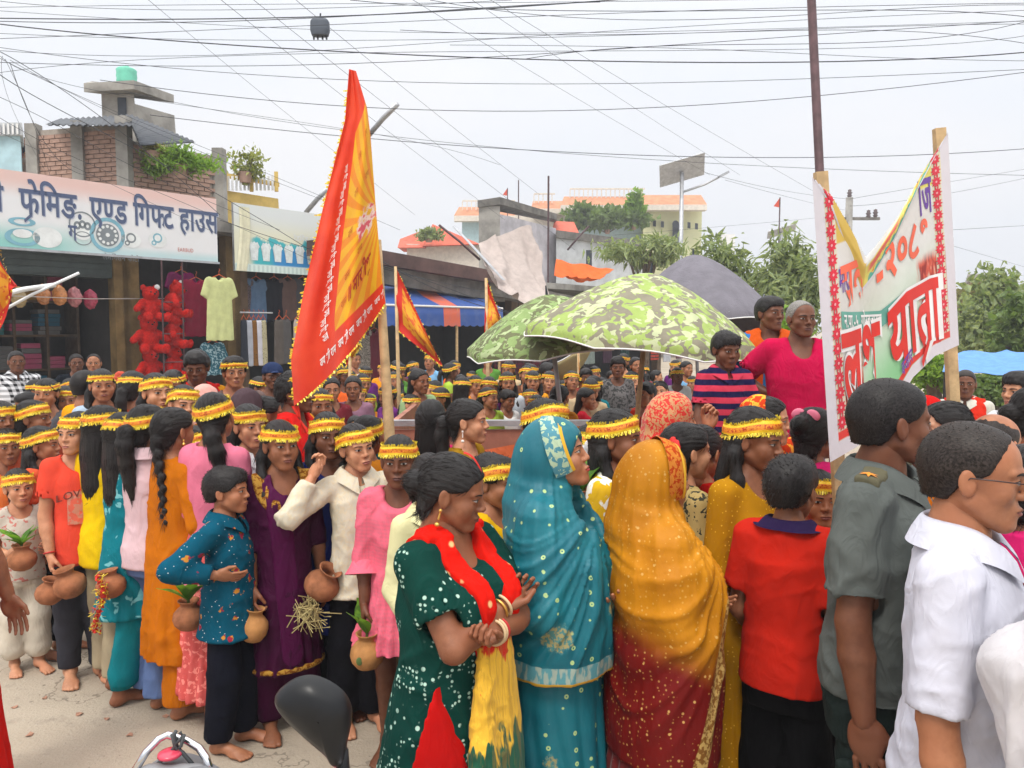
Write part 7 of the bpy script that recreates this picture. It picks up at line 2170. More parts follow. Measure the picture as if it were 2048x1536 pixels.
def sindoor(P, B):
    b = MB(); G = []
    Hs, _ = hair_shape('bun')
    for k in np.linspace(0, 1, 9):
        y = -.075 + .075 * k; z = .066 + .055 * math.sin(min(1, k * 1.1) * PI / 2) ** .8
        G.append([(-.0075, y, z + .008), (0, y, z + .0125), (.0075, y, z + .008)])
    b.grid(np.array(G)); o = b.build('hair_powder', M_TIKA, P, True); child_at(o, P, B.headM, B.hs)
def hair_bow(P, B, mat, loc=(.0, .125, .01), s=1.0, name='hair_bow'):
    S = Shape()
    for k in (-1, 1):
        S.ell((k * .030, 0, .006), (.028, .010, .020), .006, R=(0, k * .3, 0)); S.cone((0, 0, 0), .007, (k * .02, .004, -.045), .010, .004, flat=(.5, (0, 1, 0)))
    S.ell((0, -.004, 0), (.009, .012, .010), .004); V, Q = S.mesh(.004)
    o = MB().add(V * s, Q).build(name, mat, P, True); o.matrix_local = B.headM @ Matrix.Scale(B.hs, 4) @ Matrix.Translation(loc)
def flower(P, B, mat, loc, s=1.0):
    b = MB()
    for k in range(9):
        a = k * 2 * PI / 9 + .3 * (k % 2); S = Shape(); S.ell((math.cos(a) * .016, math.sin(a) * .016, 0), (.016, .016, .007), .003, R=(.4 * math.sin(a), -.4 * math.cos(a), 0)); b.add(*S.mesh(.005))
    S = Shape(); S.ell((0, 0, .004), (.010, .010, .010), .002); b.add(*S.mesh(.005)); b.V = [v * s for v in b.V]
    o = b.build('hair_flower', mat, P, True); o.matrix_local = B.headM @ Matrix.Scale(B.hs, 4) @ Matrix.Translation(loc) @ Matrix.Rotation(-PI / 2 * (1 if loc[1] < .05 else -1), 4, 'X')

# colours
DENIM, NAVYB, BLACKC, KHAKI = C('denim_blue', (110, 135, 185)), C('dark_jeans', (62, 62, 70)), C('black_cotton', (22, 22, 28)), C('khaki_cotton', (188, 172, 142))
WHITEC, CREAM = C('white_cotton', (232, 230, 234)), C('cream_cotton', (226, 214, 190))

# ---- front row of the procession, from the picture's left edge
P, B, S = person('woman cut by the left edge with bangled arm hanging and a red skirt', -140, 820, 2.75, 64, 'woman', 'brown', 'bun', None, dict(t='blouse', m=C('pink_blouse', (232, 60, 150)), hem=.55), dict(t='skirt', m=C('scarlet_skirt', (214, 26, 18)), flare=.05), (((.12, -.42, -1), (.0, -.30, -1), 'relax'), ((.12, -.42, -1), (.0, -.30, -1), 'relax')))
bangles(P, B, 0, 2, plain('silver_bangle', (.6, .58, .56), .25, .5, .8))
P, B, S = person('small child in cream trousers holding a pot of leaves at the left edge', 36, 935, 4.05, 12, 'kid', 'light', 'braid', 1, dict(t='tee', m=C('pale_floral', (214, 205, 190), pat='blob', c2=srgb(190, 120, 110), s=30, thr=.58), sleeve=(.3, .3)), dict(m=C('ivory_baggy', (226, 216, 198)), wide=(.008, .010), hem=.07, cuff=True), ('hold', 'hold'))
q = hand_at(P, B, 0); pot((q.x + .05, q.y - .02, q.z - .02), .085, 'clay pot with upright leaves held by the small child', leaves=9)
P, B, S = person('child in a coral red printed t-shirt and dark jeans looking left', 150, 822, 3.95, 10, 'kid', 'light', 'pony', 3, dict(t='tee', m=C('coral_tee', (244, 82, 60)), hem=.45), dict(m=NAVYB, wide=(.002, .0)), ('low', 'front'), hyaw=-48)
tb, w_ = text_geo(list('LOVE C'), .052, .01); tb = densify(tb, .03); V = tb.V[0]
def chest(V, B, S, x0, z0, curve=0.0):
    out = []
    for x, y, _ in V:
        X, Z = x0 + x, z0 + y + curve * (x - .1) ** 2
        ys = np.linspace(-.3, 0, 121); F = S.evaluate(np.stack([np.full(121, X), ys, np.full(121, Z)], 1)); i = np.argmax(F < 0)
        out.append((X, ys[i] - .011, Z))
    return np.array(out)
tb.V = [chest(V, B, S, -.115, .70 * B.h, -3.0)]; tb.build('shirt_lettering', plain('dark_shirt_print', (.16, .03, .02), .8), P)
pm = MB(); gx, gz = np.meshgrid(np.linspace(-.07, .085, 9), np.linspace(.60, .72, 9), indexing='ij'); pm.grid(chest(np.stack([gx.ravel(), gz.ravel() * B.h - .0, gx.ravel() * 0], 1), B, S, 0, 0).reshape(9, 9, 3) + (0, .006, 0)); pm.build('shirt_print', cloth('pale_shirt_print', (.60, .25, .18), 'blob', (.72, .14, .09), 45, .5), P, True)
q = hand_at(P, B, 0, .09); pot((q.x, q.y - .03, q.z - .10), .082, 'clay pot dangling from the hand of the child in coral red', tilt=(0, 12))
bangles(P, B, 0, 1, M_REDB)
P, B, S = person('girl in a yellow t-shirt and khaki trousers with hair hanging down her back', 205, 808, 3.9, 128, 'kid', 'brown', 'loose', 0, dict(t='tee', m=C('sun_yellow', (250, 208, 16)), hem=.44), dict(m=KHAKI, wide=(.008, .008)), ('low', 'low'))
q = hand_at(P, B, 1, .08); pot((at(140, 1165, 3.72).x, 3.72, at(140, 1170, 3.72).z), .095, 'round clay pot carried low between the coral and yellow t-shirts', tilt=(8, -14))
TEALP = C('teal_print', (20, 128, 142), pat='blob', c2=srgb(120, 190, 196), s=16, thr=.60)
P, B, S = person('girl in a printed teal kurta and teal trousers stepping forward', 250, 822, 3.78, 118, 'kid', 'brown', 'loose', 2, dict(t='kurta', m=TEALP, hem=.30, sleeve=(.60, .60)), dict(m=C('teal_plain', (22, 132, 142)), wide=(.010, .010), cuff=True, hem=.06), ('low', 'low'), step=.10)
pot((at(222, 1170, 3.6).x, 3.6, at(222, 1172, 3.6).z), .085, 'clay pot with a tinsel garland hanging from it', tilt=(0, -10)); garland((at(200, 1150, 3.52).x, 3.5, at(200, 1150, 3.52).z), .26, 'red and gold tinsel garland hanging from a clay pot')
P, B, S = person('girl in a pale pink shirt and light blue jeans seen from behind', 294, 806, 3.7, 132, 'kid', 'mid', 'ponybig', 1, dict(t='long', m=C('blush_cotton', (236, 202, 208)), hem=.47), dict(m=DENIM, wide=(.012, .022)), ('front', 'front'))
flower(P, B, plain('coral_flower', (.62, .10, .06), .7), (.07, .05, .045))
ORANGE = C('marigold_kurta', (212, 118, 14), wr=.7)
P, B, S = person('tall girl in a plain orange kurta with a long braid', 345, 812, 3.6, 118, 'woman', 'mid', 'braidside', None, dict(t='kurta', m=ORANGE, hem=.20, sleeve=(.66, .66), flare=.03, amp=.009), dict(m=ORANGE, wide=(.03, .03), hem=.06), (((.34, -.02, -1), (-.22, -.95, .10), 'grip'), 'clasp'), hyaw=8)
GOLDCUFF = C('gold_brocade', (186, 140, 60), pat='blob', c2=srgb(120, 70, 20), s=60, thr=.5)
for a in B.arms:
    c = MB(); e_ = a['el'] + (a['wr'] - a['el']) * .02; f_ = a['el'] + (a['wr'] - a['el']) * .30; c.tube([tuple(e_), tuple((e_ + f_) / 2), tuple(f_)], [.0265 * B.h + .019, .0255 * B.h + .019, .024 * B.h + .019], 18); c.build('brocade_cuff', GOLDCUFF, P, True)
earrings(P, B, M_GOLDM, .02)
P, B, S = person('girl in a pink top and coral lace skirt looking away with a low ponytail', 428, 782, 3.5, 140, 'kid', 'mid', 'lowpony', 1, dict(t='kurta', m=C('bubblegum_pink', (240, 130, 158)), hem=.44, sleeve=(.95, .95)), dict(t='skirt', m=C('coral_lace', (240, 108, 104), pat='blob', c2=srgb(250, 150, 140), s=40, thr=.55), hem=.10, flare=.05, a=.045), ('front', 'low'), hyaw=20, hroll=8)
pot((at(378, 1235, 3.3).x, 3.3, at(378, 1235, 3.3).z), .085, 'clay pot behind the boy in the teal shirt', leaves=5)
P, B, S = person('girl in a white collared shirt with tinsel headband behind the printed-shirt boy', 497, 806, 3.85, 26, 'kid', 'light', 'half', 0, dict(t='shirt', m=WHITEC), dict(m=BLACKC), ('down', 'down'))
PRINT = C('teal_motif_print', (8, 84, 108), pat='motif', c2=srgb(190, 130, 50), c3=srgb(150, 40, 60), s=17, thr=.20)
P, B, S = person('boy in a teal printed long-sleeved shirt with his hand on his hip', 452, 930, 3.27, 62, 'kid', 'mid', 'boy', None, dict(t='long', m=PRINT, hem=.42, off=.018, amp=.009, flare=.025), dict(m=C('ink_jeans', (22, 24, 36)), wide=(.008, .008), hem=.055, amp=.009), (((.55, .60, -.62), (-.55, -.95, -.25), 'relax'), 'low'), hyaw=6)
pb = MB();
MAROON = C('aubergine_silk', (66, 12, 50), rough=.6, wr=.8)
P, B, S = person('girl in an aubergine kurta with gold neck embroidery facing the camera', 560, 838, 3.42, 14, 'kid', 'brown', 'half', 2, dict(t='kurta', m=MAROON, hem=.22, sleeve=(.68, .68), ndepth=.07, amp=.010), dict(m=C('aubergine_plain', (66, 12, 50)), wide=(.02, .015), hem=.05), ('low', 'down'), hyaw=6)
overlay(B, S, lambda x, y, z: np.maximum(np.abs(np.sqrt(x ** 2 + ((z - B.neck[2] + .02) * .8) ** 2) - .104) - .030 + 0 * y, y + 0 * x), GOLDCUFF, .007, .006, P, 'neck_embroidery', 2, .002, .2, ((-.2, -.3, B.zs - .12), (.2, .05, B.h)))
overlay(B, S, lambda x, y, z: np.abs(z - .235 * B.h) - .012 + 0 * x + 0 * y, GOLDCUFF, .008, .008, P, 'hem_border', 2, .002, .2, ((-.4, -.4, .1), (.4, .4, .5)))
drape(P, B, S, [(-.05, B.zs), (-.02, .6 * B.h), (.0, .28 * B.h)], .05, C('aubergine_shawl', (82, 16, 64), rough=.6), 'shawl')
q = hand_at(P, B, 0, .10); pot((q.x + .005, q.y - .03, q.z - .07), .075, 'tall clay pot hanging beside the aubergine kurta', M_CLAYP, tall=1.25, tilt=(0, 6))
P, B, S = person('smiling girl in a navy blue dress holding a clay pot', 655, 822, 3.62, 14, 'kid', 'dark', 'half', 1, dict(t='dress', m=C('navy_satin', (18, 30, 92), rough=.55), hem=.30, sleeve=(.52, .52)), dict(m=BLACKC), (((.12, 0, -1), (-.05, -.55, -.8), 'grip'), 'front'))
pot((at(648, 1165, 3.4).x, 3.36, at(648, 1165, 3.4).z), .10, 'clay pot tipped against the navy dress', tilt=(10, 30))
rr = np.random.RandomState(8); stw = MB(); c0_ = at(618, 1215, 3.3)
for i in range(60):
    d = rr.normal(size=3); d /= np.linalg.norm(d); p = np.array([0, 0, 0]) + rr.normal(0, .02, 3); s_ = rr.normal(size=3) * .02
    stw.tube([p - d * .03, p + s_ + np.array([0, 0, -.02]), p + d * rr.uniform(.05, .10) + np.array([0, 0, -.04])], .0022, 4)
tag(stw.build('straw_bundle', plain('dry_straw', (.42, .34, .15), .8), None, False, tuple(c0_)), 'loose tuft of dry straw hanging under the tipped clay pot', 'straw')
P, B, S = person('girl in a cream collared blouse raising a hand to her ear', 712, 845, 3.48, 16, 'kid', 'light', 'braidside', 3, dict(t='long', m=C('cream_jacquard', (232, 222, 200), pat='blob', c2=srgb(214, 200, 172), s=60, thr=.52), hem=.45, flare=.035, amp=.009), dict(m=BLACKC, wide=(.012, .02)), ('ear', 'down'), hyaw=10, hroll=-6)
PINKD = C('rose_gingham', (236, 118, 138), pat='plaid', c2=srgb(228, 104, 126), s=400)
P, B, S = person('girl in a pink knee-length dress holding a leaf-filled pot', 797, 868, 3.22, -6, 'kid', 'dark', 'pony', 0, dict(t='dress', m=PINKD, hem=.36, sleeve=(.70, .70), flare=.075, sl_off=.018, amp=.009), None, ('low', 'down'))
q = hand_at(P, B, 0, .09); pot((q.x + .02, q.y - .04, q.z - .11), .088, 'ochre clay pot with a green motif held by the pink girl', M_CLAYP, tall=1.1, leaves=3, motif=True)
for a in B.arms:
    w_ = a['el'] + (a['wr'] - a['el']) * .40; e_ = a['el'] + (a['wr'] - a['el']) * .10; c = MB(); c.tube([tuple(e_), tuple((e_ + w_) / 2), tuple(w_)], [.0265 * B.h + .016, .034 * B.h + .018, .046 * B.h + .02], 20, cap=False); c.build('sleeve_frill', PINKD, P, True)
P, B, S = person('girl in a pale yellow cardigan mostly hidden behind the woman in green', 862, 905, 2.95, 25, 'kid', 'light', 'pony', None, dict(t='long', m=C('butter_knit', (232, 226, 174)), hem=.42), dict(m=C('mid_denim', (70, 92, 150))), ('front', 'front'))

# ---- women in front
GREENK = C('bottle_bandhani', (14, 64, 56), pat='bandhani', c2=srgb(176, 208, 192), s=7.5, wr=.6)
P, B, S = person('woman in a green dotted kurta and red scarf with folded arms', 905, 905, 2.22, 50, 'woman', 'brown', 'bun', None,
                 dict(t='kurta', m=GREENK, hem=.20, sleeve=(.36, .36), flare=.05, off=.016, amp=.008, ndepth=.06), dict(m=C('red_salwar', (206, 22, 20)), wide=(.036, .04), hem=.06),
                 (((.10, -.66, -.9), (-.95, -.10, .34), 'grip', .8), ((.08, -.66, -.9), (-.95, -.20, .08), 'grip', .4)), hyaw=26, hpitch=14, girth=1.24)
overlay(B, S, lambda x, y, z: np.maximum(np.maximum(np.abs(y + .085 + (.86 - z) * .05) - (.87 - z) * .23, z - .87) + 0 * x, x + .03 + 0 * y), C('red_salwar', (0, 0, 0)), .013, .007, P, 'slit_panel', 3, .002, .1, ((-.5, -.4, .28), (.0, .4, .9)))
REDS = cloth('red_dupatta', srgb(214, 26, 14), 'dots', srgb(240, 190, 130), 14, .16, wr=.7)
overlay(B, S, lambda x, y, z: np.minimum(np.maximum(poly_dist(np.abs(x) + 0 * z, z + 0 * x, [(.036 * B.h, B.neck[2] + .03), (.052 * B.h, B.zs), (.034 * B.h, .70 * B.h), (.010 * B.h, .60 * B.h)]) - .036 + 0 * y, y - .03 + 0 * x), np.maximum(np.sqrt((x * .8) ** 2 + (z - B.neck[2]) ** 2) - .070 * B.h + 0 * y, -y - .02 + 0 * x)), REDS, .014, .007, P, 'scarf', 5, .007, .1, ((-.4, -.4, .55 * B.h), (.4, .4, B.h)), 18.0)
def tie_dye():
    t = NT('tie_dye_dupatta'); v = t.obj(); z = t.n('ShaderNodeSeparateXYZ', {0: v}).outputs[2]
    zz = t.math('ADD', z, t.math('MULTIPLY', t.math('SUBTRACT', t.noise(t.obj(scale=(30, 30, 3)), 1.0, 3), .5), .30))
    c = t.mix(t.step(zz, .93, .95), (.80, .46, .04), (.62, .016, .008)); c = t.mix(t.math('SUBTRACT', 1.0, t.step(zz, .69, .71)), c, (.012, .10, .055))
    st = t.noise(t.obj(scale=(90, 90, 2)), 1.0, 2); c = t.mix(t.math('MULTIPLY', t.step(st, .5, .62), .35), c, (.35, .18, .02))
    return t.fin(c, .8, .2, 0, t.bump(st, .6, .01), .1)
TD = tie_dye()
Sx = Shape()          # hanging scarf end in front of the body
Sx.loft([(.10 * B.h, -.03, -.200, .135, .030), (.30 * B.h, -.03, -.19, .125, .034), (.45 * B.h, -.02, -.180, .11, .036), (.60 * B.h, -.01, -.160, .085, .030), (.69 * B.h, 0, -.15, .06, .03)], .01, n=2.6)
r = garment(Sx, .008, 3, .010, 26.0, .06, .05); MB().add(*r).build('scarf_end', TD, P, True)
bangles(P, B, 0, 1, M_IVORY, .034, start=.006); bangles(P, B, 0, 1, M_GOLDM, .031, start=.022); bangles(P, B, 1, 2, M_IVORY, .034, start=.004, gap=.014); bangles(P, B, 1, 1, M_REDB, .033, start=.034)
earrings(P, B, M_GOLDM, .045); sindoor(P, B)

def saree(P, B, mat_top, mat_low, zhem=.49, wide=0.0, open_=1.0, seed=3, amp=.012, tilt=-.9, res=.009, front_y=-.02):
    """Head veil falling over the back and shoulders to the hips, above a pleated wrap skirt."""
    h = B.h; s_ = B.hs; hc = np.array(B.headM.translation); S = Shape()
    S.ell(hc + np.array([0, .020, .034]) * s_, np.array([.094, .112, .100]) * s_, .02)
    S.ell(hc + np.array([0, .045, -.02]) * s_, np.array([.098, .100, .11]) * s_, .04)
    S.cone(hc + np.array([0, .055, -.05]) * s_, .098 * s_, B.neck + np.array([0, .040, -.02]), .115 * h / 1.55, .05)
    zz = [zhem * h, .56 * h, .64 * h, .72 * h, B.zs - .03 * h, B.zs + .02 * h, B.zs + .055 * h]
    wx = [.160, .158, .156, .158, .150, .110, .07]; wy = [.118, .120, .120, .118, .100, .075, .06]; cy = [-.01, -.015, -.018, -.012, .005, .018, .02]
    S.loft([(z, 0, c * h, (a + wide) * h * .92, b_ * h) for z, a, b_, c in zip(zz, wx, wy, cy)], .05, n=2.1)
    for a in B.arms: S.cone(a['sh'], .045 * h, a['el'], .044 * h, .04); S.cone(a['el'], .044 * h, a['el'] + (a['wr'] - a['el']) * .55, .040 * h, .03)
    S.ell(hc + np.array([0, -.150, -.030]) * s_, np.array([.078 * open_, .125, .125]) * s_, .012, 's')
    S.ell(hc + np.array([0, -.10, -.20]) * s_, np.array([.06, .085, .10]) * s_, .02, 's')
    V, Q = S.mesh(res); N_ = vnormals(V, Q)
    # long soft folds radiating from the far shoulder down across the back
    A = np.array([0.06 * h, -.05 * h, B.zs]); d = V - A; ang = np.arctan2(d[:, 1] - d[:, 0] * .6, -d[:, 2] + .02); rr_ = np.linalg.norm(d, axis=1)
    wgt = np.clip((B.zs + .06 * h - V[:, 2]) / (.2 * h), 0, 1)
    def rg(a_, b_, sd): return np.clip(1 - np.abs(vnoise(np.stack([a_, b_, a_ * 0 + sd], 1), sd)) / .38, 0, 1) ** 1.3
    wob = .35 * vnoise(V * 5, seed)
    f1 = (rg(ang * 5.5 + wob, rr_ * 2.2, seed) + .7 * rg(ang * 9.5 + wob, rr_ * 3.0 + 4, seed + 1) + .35 * np.sin(ang * 7 + 2 * wob) - .55) * wgt
    th_ = np.arctan2(V[:, 0], V[:, 1] - hc[1] - .02)
    f2 = (rg(th_ * 3.2 + wob, V[:, 2] * 2.0, seed + 2) + .6 * rg(th_ * 6.0 + wob, V[:, 2] * 3.0, seed + 3) - .4) * .62 * np.clip((hc[2] + .09 - V[:, 2]) / .1, .15, 1) * (1 - wgt * .6)
    f1 = f1 * np.clip((V[:, 2] - zhem * h) / .14, .25, 1)
    V = V + N_ * ((f1 * 1.35 + f2) * amp)[:, None]
    o = MB().add(V, Q).build('saree_drape', mat_top, P, True)
    Sk = Shape(); Sk.loft([(.012 * h, 0, -.01, .150 * h, .135 * h), (.25 * h, 0, -.005, .132 * h, .118 * h), (.46 * h, 0, 0, .118 * h, .100 * h), (zhem * h + .06, 0, 0, .105 * h, .09 * h)], .03)
    V, Q = Sk.mesh(res * 1.1); N_ = vnormals(V, Q); th = np.arctan2(V[:, 0], V[:, 1])
    w_ = np.clip((.5 * h - V[:, 2]) / (.4 * h), .15, 1); ph = th * 9 + V[:, 2] * 3.0 * np.sin(th) + 1.5 * vnoise(np.stack([th * 2, V[:, 2] * 3, th * 0], 1), seed)
    V = V + N_ * ((np.abs(np.sin(ph)) - .5) * .030 * w_ * (np.abs(N_[:, 2]) < .8))[:, None]
    MB().add(V, Q).build('saree_skirt', mat_low, P, True)
    return S
def teal_mat():
    t = NT('teal_saree'); v = t.obj(); sp = t.n('ShaderNodeSeparateXYZ', {0: v}); x, y, z = sp.outputs
    n1 = t.noise(v, 6.0, 3); c = t.mix(t.step(n1, .3, .7), (.004, .110, .150), (.008, .155, .195))
    d = t.voro(v, 24.0, rnd=.35).outputs['Distance']; ring = t.math('MULTIPLY', t.step(d, .05, .09), t.math('SUBTRACT', 1.0, t.step(d, .16, .20)))
    c = t.mix(ring, c, (.42, .58, .24))
    lowm = t.math('SUBTRACT', 1.0, t.step(z, 1.02, 1.10)); d2 = t.voro(t.obj(loc=(.3, .1, .2)), 4.6, rnd=.5).outputs['Distance']
    mot = t.math('MULTIPLY', t.math('SUBTRACT', 1.0, t.step(t.math('ADD', d2, t.math('MULTIPLY', t.noise(v, 70.0, 2), .22)), .30, .36)), lowm)
    c = t.mix(t.math('MULTIPLY', mot, .75), c, t.mix(t.step(t.noise(v, 90.0, 2), .45, .55), (.10, .26, .24), (.46, .36, .12)))
    # woven border above the hem
    e_ = t.math('ABSOLUTE', t.math('SUBTRACT', z, .795)); bd = t.math('SUBTRACT', 1.0, t.step(e_, .026, .029))
    bc = t.mix(t.step(t.noise(t.obj(scale=(60, 60, 20)), 1.0, 2), .45, .55), (.10, .30, .34), (.34, .42, .36)); c = t.mix(bd, c, bc)
    c = t.mix(t.math('SUBTRACT', 1.0, t.step(t.math('ABSOLUTE', t.math('SUBTRACT', z, .768)), .004, .006)), c, (.62, .34, .03))
    nr = t.bump(t.noise(t.obj(scale=(1, 1, .4)), 22.0, 3), .35, .015)
    return t.fin(c, .5, .35, 0, nr, .0)
P, B, S = person('woman in a teal saree drawn over her head looking up', 1112, 838, 2.48, 74, 'woman', 'mid', 'cap', None, None, None, ('fold', 'fold'), hyaw=6, hpitch=-14, girth=1.12, lip=M_LIPRED)
Ssr = saree(P, B, teal_mat(), teal_mat(), .49)
def veil_border(P, B, mat1, mat2, w=.030, k=1.0):
    """Woven border following the face opening of a veil."""
    s_ = B.hs; b1, b2 = MB(), MB(); th = np.linspace(rad(-38), rad(218), 46)
    R1, R2 = [], []
    for q, (dy, dr) in enumerate([(-.012, .000), (.004, .008), (.020, .013), (.034, .016), (.046, .0175)]):
        y = -.034 + dy + .012 * np.sin(th); rx = (.092 + dr) * k; rz_ = (.112 + dr) * k
        R1.append(np.stack([rx * np.cos(th), y, .014 + rz_ * np.sin(th)], 1))
    for dy, dr in ((-.022, -.004), (-.012, .001)):
        y = -.034 + dy + .012 * np.sin(th); R2.append(np.stack([(.092 + dr) * k * np.cos(th), y, .014 + (.112 + dr) * k * np.sin(th)], 1))
    b1.grid(np.array(R1)); o = b1.build('veil_border', mat1, P, True); child_at(o, P, B.headM, s_)
    b2.grid(np.array(R2)); o2 = b2.build('border_piping', mat2, o, True)
veil_border(P, B, C('teal_brocade', (90, 150, 165), pat='blob', c2=srgb(170, 190, 160), s=45, thr=.5, rough=.5), plain('mustard_piping', (.66, .36, .02), .6))
def yellow_mat():
    t = NT('yellow_saree'); v = t.obj(); sp = t.n('ShaderNodeSeparateXYZ', {0: v}); x, y, z = sp.outputs
    n1 = t.noise(v, 5.0, 3); c = t.mix(t.step(n1, .3, .7), (.45, .165, .004), (.60, .24, .008))
    zz = t.math('ADD', z, t.math('ADD', t.math('MULTIPLY', y, -.42), t.math('MULTIPLY', t.math('SUBTRACT', t.noise(v, 7.0, 3), .5), .10)))
    c = t.mix(t.math('SUBTRACT', 1.0, t.step(zz, .80, .97)), c, (.15, .005, .004))
    d = t.voro(v, 30.0, rnd=.6).outputs['Distance']; c = t.mix(t.math('MULTIPLY', t.math('SUBTRACT', 1.0, t.step(d, .10, .15)), .8), c, (.66, .40, .12))
    gold = t.math('SUBTRACT', 1.0, t.step(t.math('ABSOLUTE', t.math('ADD', t.math('ADD', y, .20), t.math('MULTIPLY', t.math('SUBTRACT', z, 1.03), .30))), .026, .030))
    c = t.mix(t.math('MULTIPLY', gold, t.math('SUBTRACT', 1.0, t.step(z, 1.05, 1.07))), c, t.mix(t.step(t.noise(v, 80.0, 2), .45, .55), (.24, .10, .02), (.55, .36, .12)))
    nr = t.bump(t.noise(t.obj(scale=(1, 1, .5)), 24.0, 3), .4, .015)
    d3 = t.voro(v, 62.0, rnd=.5).outputs['Distance']; c = t.mix(t.math('MULTIPLY', t.math('SUBTRACT', 1.0, t.step(d3, .16, .24)), .40), c, (.72, .46, .12))
    t.fin(c, .55, .2, 0, nr, .0)
    tp = t.n('ShaderNodeBsdfTransparent', {'Color': (1.0, .75, .25)}); mx = t.n('ShaderNodeMixShader', {0: t.math('MULTIPLY', t.step(z, 1.20, 1.30), t.math('MULTIPLY', t.noise(t.obj(scale=(9, 9, 2)), 1.0, 2), .5))})
    t.t.links.new(t.b.outputs[0], mx.inputs[1]); t.t.links.new(tp.outputs[0], mx.inputs[2]); t.t.links.new(mx.outputs[0], t.out.inputs[0])
    return t.m
def redskirt_mat():
    t = NT('red_saree_skirt'); v = t.obj(); sp = t.n('ShaderNodeSeparateXYZ', {0: v}); x, y, z = sp.outputs
    c = t.mix(t.step(t.noise(v, 5.0, 3), .3, .7), (.10, .004, .004), (.16, .006, .006))
    d = t.voro(v, 26.0, rnd=.6).outputs['Distance']; c = t.mix(t.math('SUBTRACT', 1.0, t.step(d, .08, .13)), c, (.62, .30, .20))
    fr = t.step(t.math('ADD', t.math('MULTIPLY', y, -1.0), t.math('MULTIPLY', x, .3)), .13, .15); c = t.mix(fr, c, (.52, .24, .012))
    g = t.math('ADD', z, t.math('MULTIPLY', y, 1.3)); bd = t.math('SUBTRACT', 1.0, t.step(t.math('ABSOLUTE', t.math('SUBTRACT', g, .33)), .035, .04))
    c = t.mix(bd, c, t.mix(t.step(t.noise(v, 80.0, 2), .45, .55), (.24, .10, .02), (.55, .36, .12)))
    return t.fin(c, .6, .3, 0, t.bump(t.noise(v, 24.0, 3), .4, .015), .2)
P, B, S = person('woman in a yellow and red saree with its veil over her head seen from behind', 1318, 884, 2.42, 112, 'woman', 'mid', 'cap', None, None, None, ('fold', 'fold'), hyaw=0, hpitch=4, girth=1.08)
saree(P, B, yellow_mat(), redskirt_mat(), .34, .01, 1.0, 6, .013)
veil_border(P, B, C('orange_brocade', (214, 130, 50), pat='blob', c2=srgb(170, 60, 20), s=60, thr=.5), plain('mustard_piping', (0, 0, 0)))

# ---- the people between and behind the women
P, B, S = person('child in a yellow dress with a tilted headband beside the woman in green', 985, 905, 2.95, 66, 'kid', 'mid', 'boy', 3, dict(t='dress', m=C('canary_dress', (240, 186, 20))), None, ('down', 'front'), hpitch=6)
P, B, S = person('girl with white drop earrings and a long ponytail in profile', 935, 795, 3.75, 70, 'woman', 'light', 'ponybig', None, dict(t='kurta', m=C('olive_mustard', (160, 120, 20)), neck=.07), dict(m=BLACKC), ('front', 'front'), hyaw=6)
earrings(P, B, M_PEARL, .05)
P, B, S = person('woman with straight hair down her back seen from behind', 862, 796, 3.95, 172, 'woman', 'light', 'loose', None, dict(t='kurta', m=C('magenta_scarf', (228, 30, 110))), dict(m=BLACKC), ('front', 'front'))
P, B, S = person('youth with short hair and a crooked headband behind the teal saree', 1092, 795, 3.35, 62, 'kid', 'light', 'boy', 3, dict(t='tee', m=C('brick_tee', (150, 60, 40))), dict(m=NAVYB), ('front', 'front'), hroll=8)
P, B, S = person('child with a white ribbon bow on her hair seen from behind', 1185, 845, 3.2, 150, 'kid', 'brown', 'pony', 2, dict(t='dress', m=C('dusk_pink', (196, 120, 130))), None, ('front', 'front'))
hair_bow(P, B, plain('white_satin', (.75, .74, .76), .5), (-.02, .118, .025), 1.5)
P, B, S = person('girl with headband in a yellow dress with white flowers', 1232, 815, 2.92, 72, 'kid', 'brown', 'half', 1, dict(t='kurta', m=C('yellow_white_floral', (238, 190, 40), pat='blob', c2=srgb(235, 232, 225), s=22, thr=.52), hem=.3, sleeve=(.4, .4)), dict(m=CREAM), ('hold', 'hold'), hyaw=4)
q = hand_at(P, B, 0, .08); pot((at(1165, 1010, 2.85).x, 2.85, at(1165, 1015, 2.85).z), .075, 'clay pot with upright green leaves beside the teal saree', leaves=10)
P, B, S = person('woman under a red and gold veil beside the trailer', 1348, 786, 3.55, 105, 'woman', 'mid', 'cap', None, None, None, ('fold', 'fold'))
def redveil(a, b_, nm):
    t = NT(nm); v = t.obj(); z = t.n('ShaderNodeSeparateXYZ', {0: v}).outputs[2]
    c = t.mix(t.step(t.noise(v, 5.0, 3), .3, .7), a, tuple(k * 1.25 for k in a)); d = t.noise(v, 55.0, 2, .5, 1.0)
    up = t.step(t.math('ADD', z, t.math('MULTIPLY', t.n('ShaderNodeSeparateXYZ', {0: v}).outputs[1], .5)), 1.34, 1.36); c = t.mix(t.math('MULTIPLY', up, t.step(d, .47, .52)), c, b_)
    return t.fin(c, .7, .3, 0, t.bump(t.noise(v, 20.0, 3), .4, .015), .2)
saree(P, B, redveil((.52, .018, .012), (.52, .26, .11), 'red_gold_veil'), redveil((.45, .02, .02), (.5, .3, .1), 'red_gold_skirt'), .45, res=.013)
P, B, S = person('girl with a red flower in her long black hair behind the yellow saree', 1372, 842, 2.92, 118, 'woman', 'light', 'loose', None, dict(t='kurta', m=C('gold_net_print', (196, 170, 110), pat='blob', c2=srgb(60, 60, 50), s=40, thr=.55)), dict(m=CREAM), ('front', 'front'))
flower(P, B, plain('scarlet_flower', (.62, .02, .015), .6), (-.055, .095, .02), 1.7)
